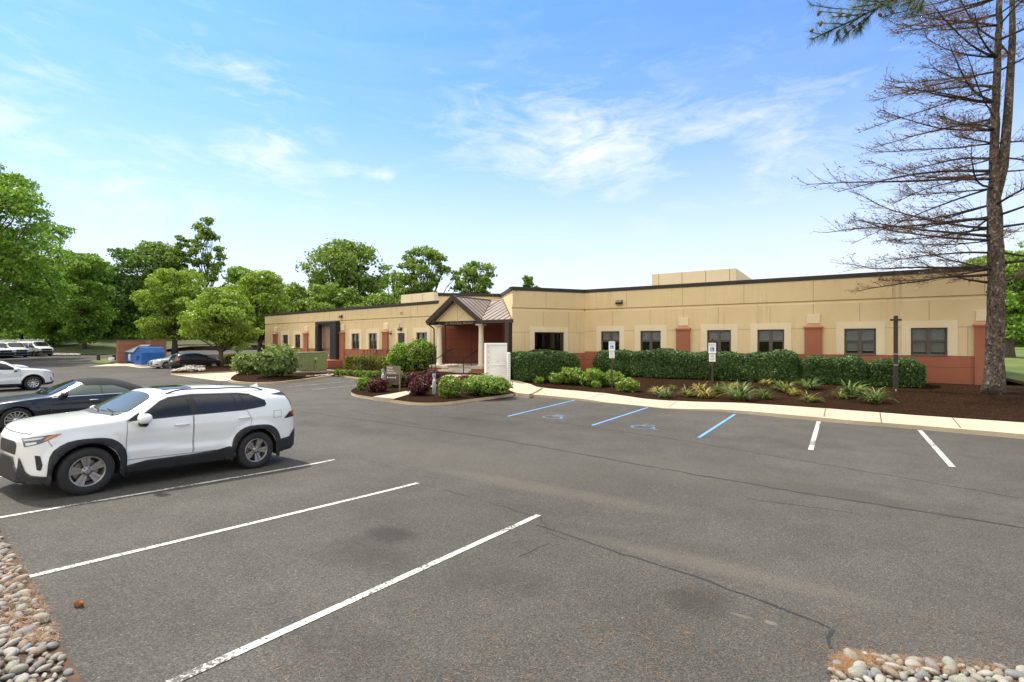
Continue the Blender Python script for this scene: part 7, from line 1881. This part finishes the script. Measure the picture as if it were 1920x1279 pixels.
# ------------------------------------------------------------------ river stones, cones, litter
bedpoly = [(-30, 3.2), (-16, 2.3), (-8.25, 1.74), (-6.6, 1.57), (-5.86, 1.48), (-4.9, 1.34), (-3.5, 1.2), (-.12, 1.12), (-.10, 3.6), (-.04, 4.62), (.05, 4.80), (.5, 5.02), (1.2, 5.36), (3, 6.0), (14, 8.0), (14, -7), (-30, -7)]
tag(sheet('stone_bed_soil', bedpoly, lambda x, y: ground(x, y) + .012 + .02 * math.sin(x * 9) * math.sin(y * 8), M['soil'], .35), kind='structure')
def stone_mesh(seed):
    rng = np.random.default_rng(seed); bm = bmesh.new(); bmesh.ops.create_icosphere(bm, subdivisions=2, radius=1)
    s_ = np.array([1, rng.uniform(.55, .8), rng.uniform(.35, .55)]); f = rng.normal(size=(4, 3)) * 1.2; p = rng.uniform(0, 6, 4)
    for v in bm.verts:
        c = np.array(v.co); r = 1 + sum(.11 * math.sin(f[i] @ c + p[i]) for i in range(4)); v.co = Vector(c * s_ * r)
    me = bpy.data.meshes.new('river_stone'); bm.to_mesh(me); bm.free(); me.polygons.foreach_set('use_smooth', np.ones(len(me.polygons), bool)); return me
SM = [stone_mesh(i) for i in range(12)]
cols = [((.36, .33, .285), (.22, .20, .17)), ((.30, .255, .20), (.17, .14, .105)), ((.23, .22, .21), (.12, .12, .12)), ((.38, .35, .305), (.25, .23, .20)), ((.27, .205, .16), (.16, .11, .08)), ((.28, .27, .225), (.165, .165, .125))]
smat = [pbr('river_stone_' + n, a, .75, col2=b, vs=6, bmp=.25, bs=40) for n, (a, b) in zip(('pale', 'tan', 'grey', 'white', 'brown', 'olive'), cols)]
for i, me in enumerate(SM): me.materials.append(smat[(i * 5) % 6])
random.seed(21)
cand = []
def inside(p, poly):
    c = False; j = len(poly) - 1
    for i in range(len(poly)):
        if (poly[i][1] > p[1]) != (poly[j][1] > p[1]) and p[0] < (poly[j][0] - poly[i][0]) * (p[1] - poly[i][1]) / (poly[j][1] - poly[i][1]) + poly[i][0]: c = not c
        j = i
    return c
def seen(x, y, m=30):
    cz = w2z(x, y); cx = CA * x + SA * y
    if cz < .5: return False
    px, py = PX0 + FOC * cx / cz, PY0 + FOC * (CAMZ - ground(x, y)) / cz
    return -m < px < 1920 + m and py < 1279 + m
grid = {}
def scatter(n, xr_, yr_, rlo, rhi, gapf):
    out = []
    for _ in range(n):
        x, y = random.uniform(*xr_), random.uniform(*yr_); r = random.uniform(rlo, rhi) * random.uniform(.6, 1.1)
        if not inside((x, y - .05), bedpoly) or not inside((x, y + r * .5 + .10 * random.random()), bedpoly): continue
        k = (int(x / .3), int(y / .3)); ok = True
        for a in (-1, 0, 1):
            for b in (-1, 0, 1):
                for q in grid.get((k[0] + a, k[1] + b), ()):
                    if (q[0] - x) ** 2 + (q[1] - y) ** 2 < ((q[2] + r) * gapf) ** 2: ok = False
        if ok: grid.setdefault(k, []).append((x, y, r)); out.append((x, y, r))
    return out
cand = scatter(16000, (-10.5, -3.6), (-.3, 2.0), .032, .066, .66) + scatter(26000, (-.12, 3.2), (2.9, 6.0), .030, .075, .66)
vis = [c for c in cand if seen(c[0], c[1])]
hid = [c for c in cand if not seen(c[0], c[1])]
vis.sort(key=lambda c: -c[2] / max(.5, w2z(c[0], c[1])))
def stone_M(x, y, r): return Matrix.Translation((x, y, ground(x, y) + .02 + r * .22)) @ Matrix.Rotation(random.uniform(0, 6.28), 4, 'Z') @ Matrix.Rotation(random.gauss(0, .35), 4, 'X') @ Matrix.Rotation(random.gauss(0, .3), 4, 'Y') @ Matrix.Diagonal((r * 1.15, r * 1.15, r * 1.2, 1))
for i, (x, y, r) in enumerate(vis[:290]):
    o = bpy.data.objects.new('river_stone', SM[random.randrange(12)]); COL.objects.link(o); o.matrix_world = stone_M(x, y, r)
    tag(o, 'smooth rounded river stone in the stone bed edging the near asphalt', 'stone', 'river stones edging the near asphalt')
def stone_stuff(name, L, label, cat='stones'):
    if not L: return
    V = []; F = []
    base = bmesh.new(); bmesh.ops.create_icosphere(base, subdivisions=1, radius=1); bv = [v.co.copy() for v in base.verts]; bf = [[v.index for v in f.verts] for f in base.faces]; base.free()
    for m in L:
        b = len(V); V += [tuple(m @ Vector((v.x, v.y * .75, v.z * .5))) for v in bv]; F += [[i + b for i in f] for f in bf]
    me = np_mesh(name, V, F); o = link_mesh(name, me, M['stonec'], None, True); tag(o, label, cat, None, 'stuff'); return o
stone_stuff('small_river_stones', [stone_M(*c) for c in vis[290:] + hid[:900]], 'smallest river stones filling the stone bed by the asphalt')
random.seed(22)
L = []
for _ in range(420):
    px, py = random.uniform(322, 384), random.uniform(689, 700.5)
    x, y, z = G(px, py)
    if inside((x, y), fi): L.append(Matrix.Translation((x, y, bed(x, y) + .06 + random.uniform(0, .22) * max(0, 1 - abs(px - 358) / 30))) @ Matrix.Rotation(random.uniform(0, 6), 4, 'Z') @ Matrix.Diagonal((random.uniform(.10, .22),) * 2 + (random.uniform(.1, .2), 1)))
stone_stuff('island_stones', L, 'heap of pale stones at the tip of the hatchback island')
L = []
for i in range(150):
    px = random.uniform(97, 150); x, y, z = G(px, 666.8 + random.uniform(-1.6, .8)); L.append(Matrix.Translation((x, y, z + .12)) @ Matrix.Rotation(random.uniform(0, 6), 4, 'Z') @ Matrix.Diagonal((random.uniform(.15, .4), random.uniform(.15, .3), random.uniform(.15, .35), 1)))
stone_stuff('kerb_rubble', L, 'broken pale stones along the far edge of the lot')
L = []
for i in range(110):
    px = random.uniform(574, 634); x, y, z = G(px, 709.5 - (px - 574) * .075 + random.uniform(-1, .6)); L.append(Matrix.Translation((x, y, z + .14)) @ Matrix.Rotation(random.uniform(0, 6), 4, 'Z') @ Matrix.Diagonal((random.uniform(.06, .14), random.uniform(.06, .12), random.uniform(.06, .1), 1)))
stone_stuff('kerb_gravel', L, 'pale gravel along the kerb below the green utility box')
# needle litter and specks on the asphalt
def litter(name, n, boxes, L0, L1, w, mat, label, zo=.004, pix_=True):
    V = []; F = []; random.seed(31)
    for _ in range(n):
        bx = random.choice(boxes)
        x, y, z = G(random.uniform(bx[0], bx[1]), random.uniform(bx[2], bx[3]))
        if name == 'needle_drift' and not inside((x, y - random.uniform(-.05, .05)), bedpoly): continue
        if inside((x, y), bedpoly): z += .045
        a = random.uniform(0, 2 * PI); l = random.uniform(L0, L1) / 2; dx, dy = math.cos(a), math.sin(a); k = random.gauss(0, .25); b = len(V)
        for t in (-1, 0, 1):
            px_, py_ = x + dx * l * t - dy * k * l * t * t, y + dy * l * t + dx * k * l * t * t
            V += [(px_ - dy * w, py_ + dx * w, z + zo + .004 * (t == 0)), (px_ + dy * w, py_ - dx * w, z + zo + .004 * (t == 0))]
        F += [(b, b + 1, b + 3, b + 2), (b + 2, b + 3, b + 5, b + 4)]
    o = link_mesh(name, np_mesh(name, V, F), mat); tag(o, label, 'litter', None, 'stuff')
M['litter'] = leafmat('fallen_needle', [(.26, .12, .045), (.33, .17, .065), (.20, .12, .06)], .1)
litter('pine_needles', 520, [(350, 1500, 1000, 1279), (1100, 1600, 1040, 1279), (500, 1300, 1100, 1279), (1480, 1900, 1140, 1240)], .05, .12, .0011, M['litter'], 'dry orange pine needles scattered over the near asphalt')
litter('needle_drift', 2400, [(0, 110, 1020, 1215), (1556, 1640, 1222, 1262), (1640, 1920, 1232, 1270), (0, 110, 1040, 1215), (0, 110, 1020, 1215), (1545, 1600, 1215, 1279)], .05, .13, .0013, M['litter'], 'orange pine needle drifts along the edges of the stone beds')
x, y, z = G(148.5, 1137.5); pc = empty('pine_cone', (x, y, z + .028), 'brown pine cone lying on the asphalt by the left stone bed', 'cone', None, (0, 1.4, .3))
mb = MB(); prof_ = []
for i in range(9):
    t = i / 8; r_ = .034 * math.sin(PI * (.12 + .8 * t)) ; h_ = (t - .5) * .09; prof_ += [(r_, h_), (r_ * .72, h_ + .006)]
mb.lathe([(.001, -.05)] + prof_ + [(.001, .05)], 11); mb.build('cone_scales', pbr('cone_brown', (.30, .12, .045), .85, var=.4, vs=30), pc)
mb = MB(); mb.tube([(0, 0, -.05), (0, .004, -.07)], .006, 5); mb.build('stalk', M['bark'], pc)

# lettering becomes plain mesh
bpy.context.view_layer.update()
_dg = bpy.context.evaluated_depsgraph_get()
for o in [o for o in bpy.data.objects if o.type == 'FONT']:
    me = bpy.data.meshes.new_from_object(o.evaluated_get(_dg))
    n = bpy.data.objects.new('lettering', me); COL.objects.link(n); n.parent = o.parent; n.location = o.location; n.rotation_euler = o.rotation_euler
    bpy.data.objects.remove(o)
SKY_TINT, VEIL, CLOUD, SKY_FILL = (.31, .705, 1.12), (4.6, 4.85, 5.05), (5.1, 5.1, 5.12), (8.8, 8.6, 7.6)
SKY_STRENGTH, SUN_STRENGTH, SUN_ANGLE, EXPOSURE = .13, 3.2, 3.5, 0.85
# ------------------------------------------------------------------ sky, sun, camera
SUN_H, SUN_EL = Vector((-.995, .05)).normalized(), math.radians(58)
SUN_AZ = math.atan2(SUN_H.x, SUN_H.y)
w = bpy.data.worlds.new('World'); SC.world = w; w.use_nodes = True
nt = w.node_tree; bgn = nt.nodes['Background']
sky = nd(nt, 'ShaderNodeTexSky'); sky.sky_type = 'NISHITA'; sky.sun_disc = False; sky.sun_elevation = SUN_EL; sky.sun_rotation = SUN_AZ
sky.air_density = 1.0; sky.dust_density = .6; sky.ozone_density = 1.6; sky.altitude = 30
gen = nt.nodes.new('ShaderNodeTexCoord').outputs['Generated']
sp = nt.nodes.new('ShaderNodeSeparateXYZ'); nt.links.new(gen, sp.inputs[0])
az = mth(nt, 'ARCTAN2', sp.outputs[0], sp.outputs[1]); el = mth(nt, 'ARCSINE', sp.outputs[2])
def cdir(px, py):
    x, y, z = P3(px, py, 10.0); v = Vector((x, y, z - CAMZ)).normalized(); return math.atan2(v.x, v.y), math.asin(v.z)
def gauss(px, py, sx, sy, k, slope=0.0):
    a, e = cdir(px, py)
    sx, sy = sx * 1.22, sy * 1.2
    da = mth(nt, 'SUBTRACT', az, a); de = mth(nt, 'SUBTRACT', mth(nt, 'SUBTRACT', el, e), mth(nt, 'MULTIPLY', da, slope))
    q = mth(nt, 'ADD', mth(nt, 'POWER', mth(nt, 'ABSOLUTE', mth(nt, 'DIVIDE', da, sx)), 2.0), mth(nt, 'POWER', mth(nt, 'ABSOLUTE', mth(nt, 'DIVIDE', de, sy)), 2.0))
    return mth(nt, 'MULTIPLY', mth(nt, 'POWER', 2.718, mth(nt, 'MULTIPLY', q, -1.0)), k)
cmb = nt.nodes.new('ShaderNodeCombineXYZ'); nt.links.new(az, cmb.inputs[0]); nt.links.new(el, cmb.inputs[1])
def cn(sx, sy, rot, detail, dist, rough=.6, off=0.0):
    mp = nd(nt, 'ShaderNodeMapping'); mp.inputs['Rotation'].default_value = (0, 0, rot); mp.inputs['Scale'].default_value = (sx, sy, 1); mp.inputs['Location'].default_value = (off, off * .7, 0)
    nt.links.new(cmb.outputs[0], mp.inputs[0]); return noise(nt, mp.outputs[0], 1.0, detail, rough, dist)
wisp = cn(5.5, 17, math.radians(-12), 9, 1.3, .62)
fine_ = cn(14, 40, math.radians(-20), 8, .9, .65, 3.1)
tex = mth(nt, 'ADD', mth(nt, 'MULTIPLY', wisp, .68), mth(nt, 'MULTIPLY', fine_, .32))
G_ = None
for b in ((1085, 268, .145, .060, 1.0, -.10), (960, 245, .10, .05, .55, 0), (1340, 238, .13, .028, .62, .12), (1110, 320, .06, .035, .6, -.3), (1480, 265, .12, .05, .42, 0), (1530, 190, .12, .06, .22, 0),
          (505, 285, .06, .035, .68, .2), (560, 335, .07, .026, .62, -.15), (640, 320, .05, .014, .5, .1), (715, 330, .03, .009, .6, 0), (318, 272, .03, .012, .5, -.2), (450, 128, .08, .035, .42, -.35), (520, 90, .05, .03, .2, 0), (205, 335, .13, .04, .42, -.25), (5, 222, .03, .02, .6, 0), (120, 200, .10, .06, .16, -.5), (95, 160, .05, .05, .2, -1.2)):
    g_ = gauss(*b); G_ = g_ if G_ is None else mth(nt, 'MAXIMUM', G_, g_)
def lin(v, a, b): return mth(nt, 'MULTIPLY', mth(nt, 'SUBTRACT', v, a), 1.0 / (b - a), True)
cl = mth(nt, 'MULTIPLY', lin(mth(nt, 'ADD', tex, mth(nt, 'MULTIPLY', mth(nt, 'SUBTRACT', G_, 1.0), .24)), .28, .62), mth(nt, 'POWER', G_, .35), True)
cl = mth(nt, 'MAXIMUM', cl, mth(nt, 'MULTIPLY', lin(tex, .52, .78), .10))
# thin veil thickening towards the horizon
veil = mth(nt, 'POWER', 2.718, mth(nt, 'MULTIPLY', mth(nt, 'MAXIMUM', el, 0.0), -3.7))
band = cn(3.2, 26, math.radians(-3), 6, .7, .55, 7.7)
veil = mth(nt, 'MULTIPLY', veil, mth(nt, 'ADD', .80, mth(nt, 'MULTIPLY', lin(band, .35, .7), .38)), True)
tint = mixc(nt, 1.0, sky.outputs[0], SKY_TINT, 'MULTIPLY')
high = mth(nt, 'MULTIPLY', lin(el, .66, .95), mth(nt, 'ADD', .55, mth(nt, 'MULTIPLY', lin(wisp, .3, .7), .4)))      # unseen pale cover overhead, added for soft neutral fill
veil = mth(nt, 'MAXIMUM', veil, mth(nt, 'MULTIPLY', mth(nt, 'POWER', 2.718, mth(nt, 'MULTIPLY', mth(nt, 'POWER', mth(nt, 'DIVIDE', mth(nt, 'MAXIMUM', el, 0.0), .32), 2.0), -1.0)), .97))
c = mixc(nt, mth(nt, 'MULTIPLY', veil, .98), tint, VEIL)
behind = mth(nt, 'MULTIPLY', lin(mth(nt, 'MULTIPLY', sp.outputs[1], -1.0), -.10, .30), lin(el, .02, .25))       # unseen bright bank behind the camera, added to fill the shaded facade
high = mth(nt, 'MAXIMUM', high, mth(nt, 'MULTIPLY', behind, mth(nt, 'ADD', .72, mth(nt, 'MULTIPLY', lin(wisp, .3, .7), .28))))
c = mixc(nt, high, c, SKY_FILL)
c = mixc(nt, cl, c, CLOUD)
nt.links.new(c, bgn.inputs[0]); bgn.inputs[1].default_value = SKY_STRENGTH
sl_ = bpy.data.lights.new('sun', 'SUN'); sl_.energy = SUN_STRENGTH; sl_.angle = math.radians(SUN_ANGLE); sl_.color = (1, .955, .85)
so = bpy.data.objects.new('sun', sl_); COL.objects.link(so)
sv = Vector((SUN_H.x * math.cos(SUN_EL), SUN_H.y * math.cos(SUN_EL), math.sin(SUN_EL))); so.rotation_euler = sv.to_track_quat('Z', 'Y').to_euler(); so.location = sv * 60
cam = bpy.data.cameras.new('camera'); co_ = bpy.data.objects.new('camera', cam); COL.objects.link(co_)
cam.sensor_width = 36; cam.lens = FOC / 1920 * 36; cam.clip_start = .05; cam.clip_end = 6000
co_.location = (0, 0, CAMZ); co_.rotation_euler = (PI / 2, 0, math.radians(33)); SC.camera = co_
SC.view_settings.view_transform = 'Standard'; SC.view_settings.look = 'None'; SC.view_settings.gamma = 1; SC.view_settings.exposure = EXPOSURE
SC.view_settings.use_curve_mapping = False
SC.render.engine = 'CYCLES'; SC.cycles.max_bounces = 8; SC.cycles.transparent_max_bounces = 8
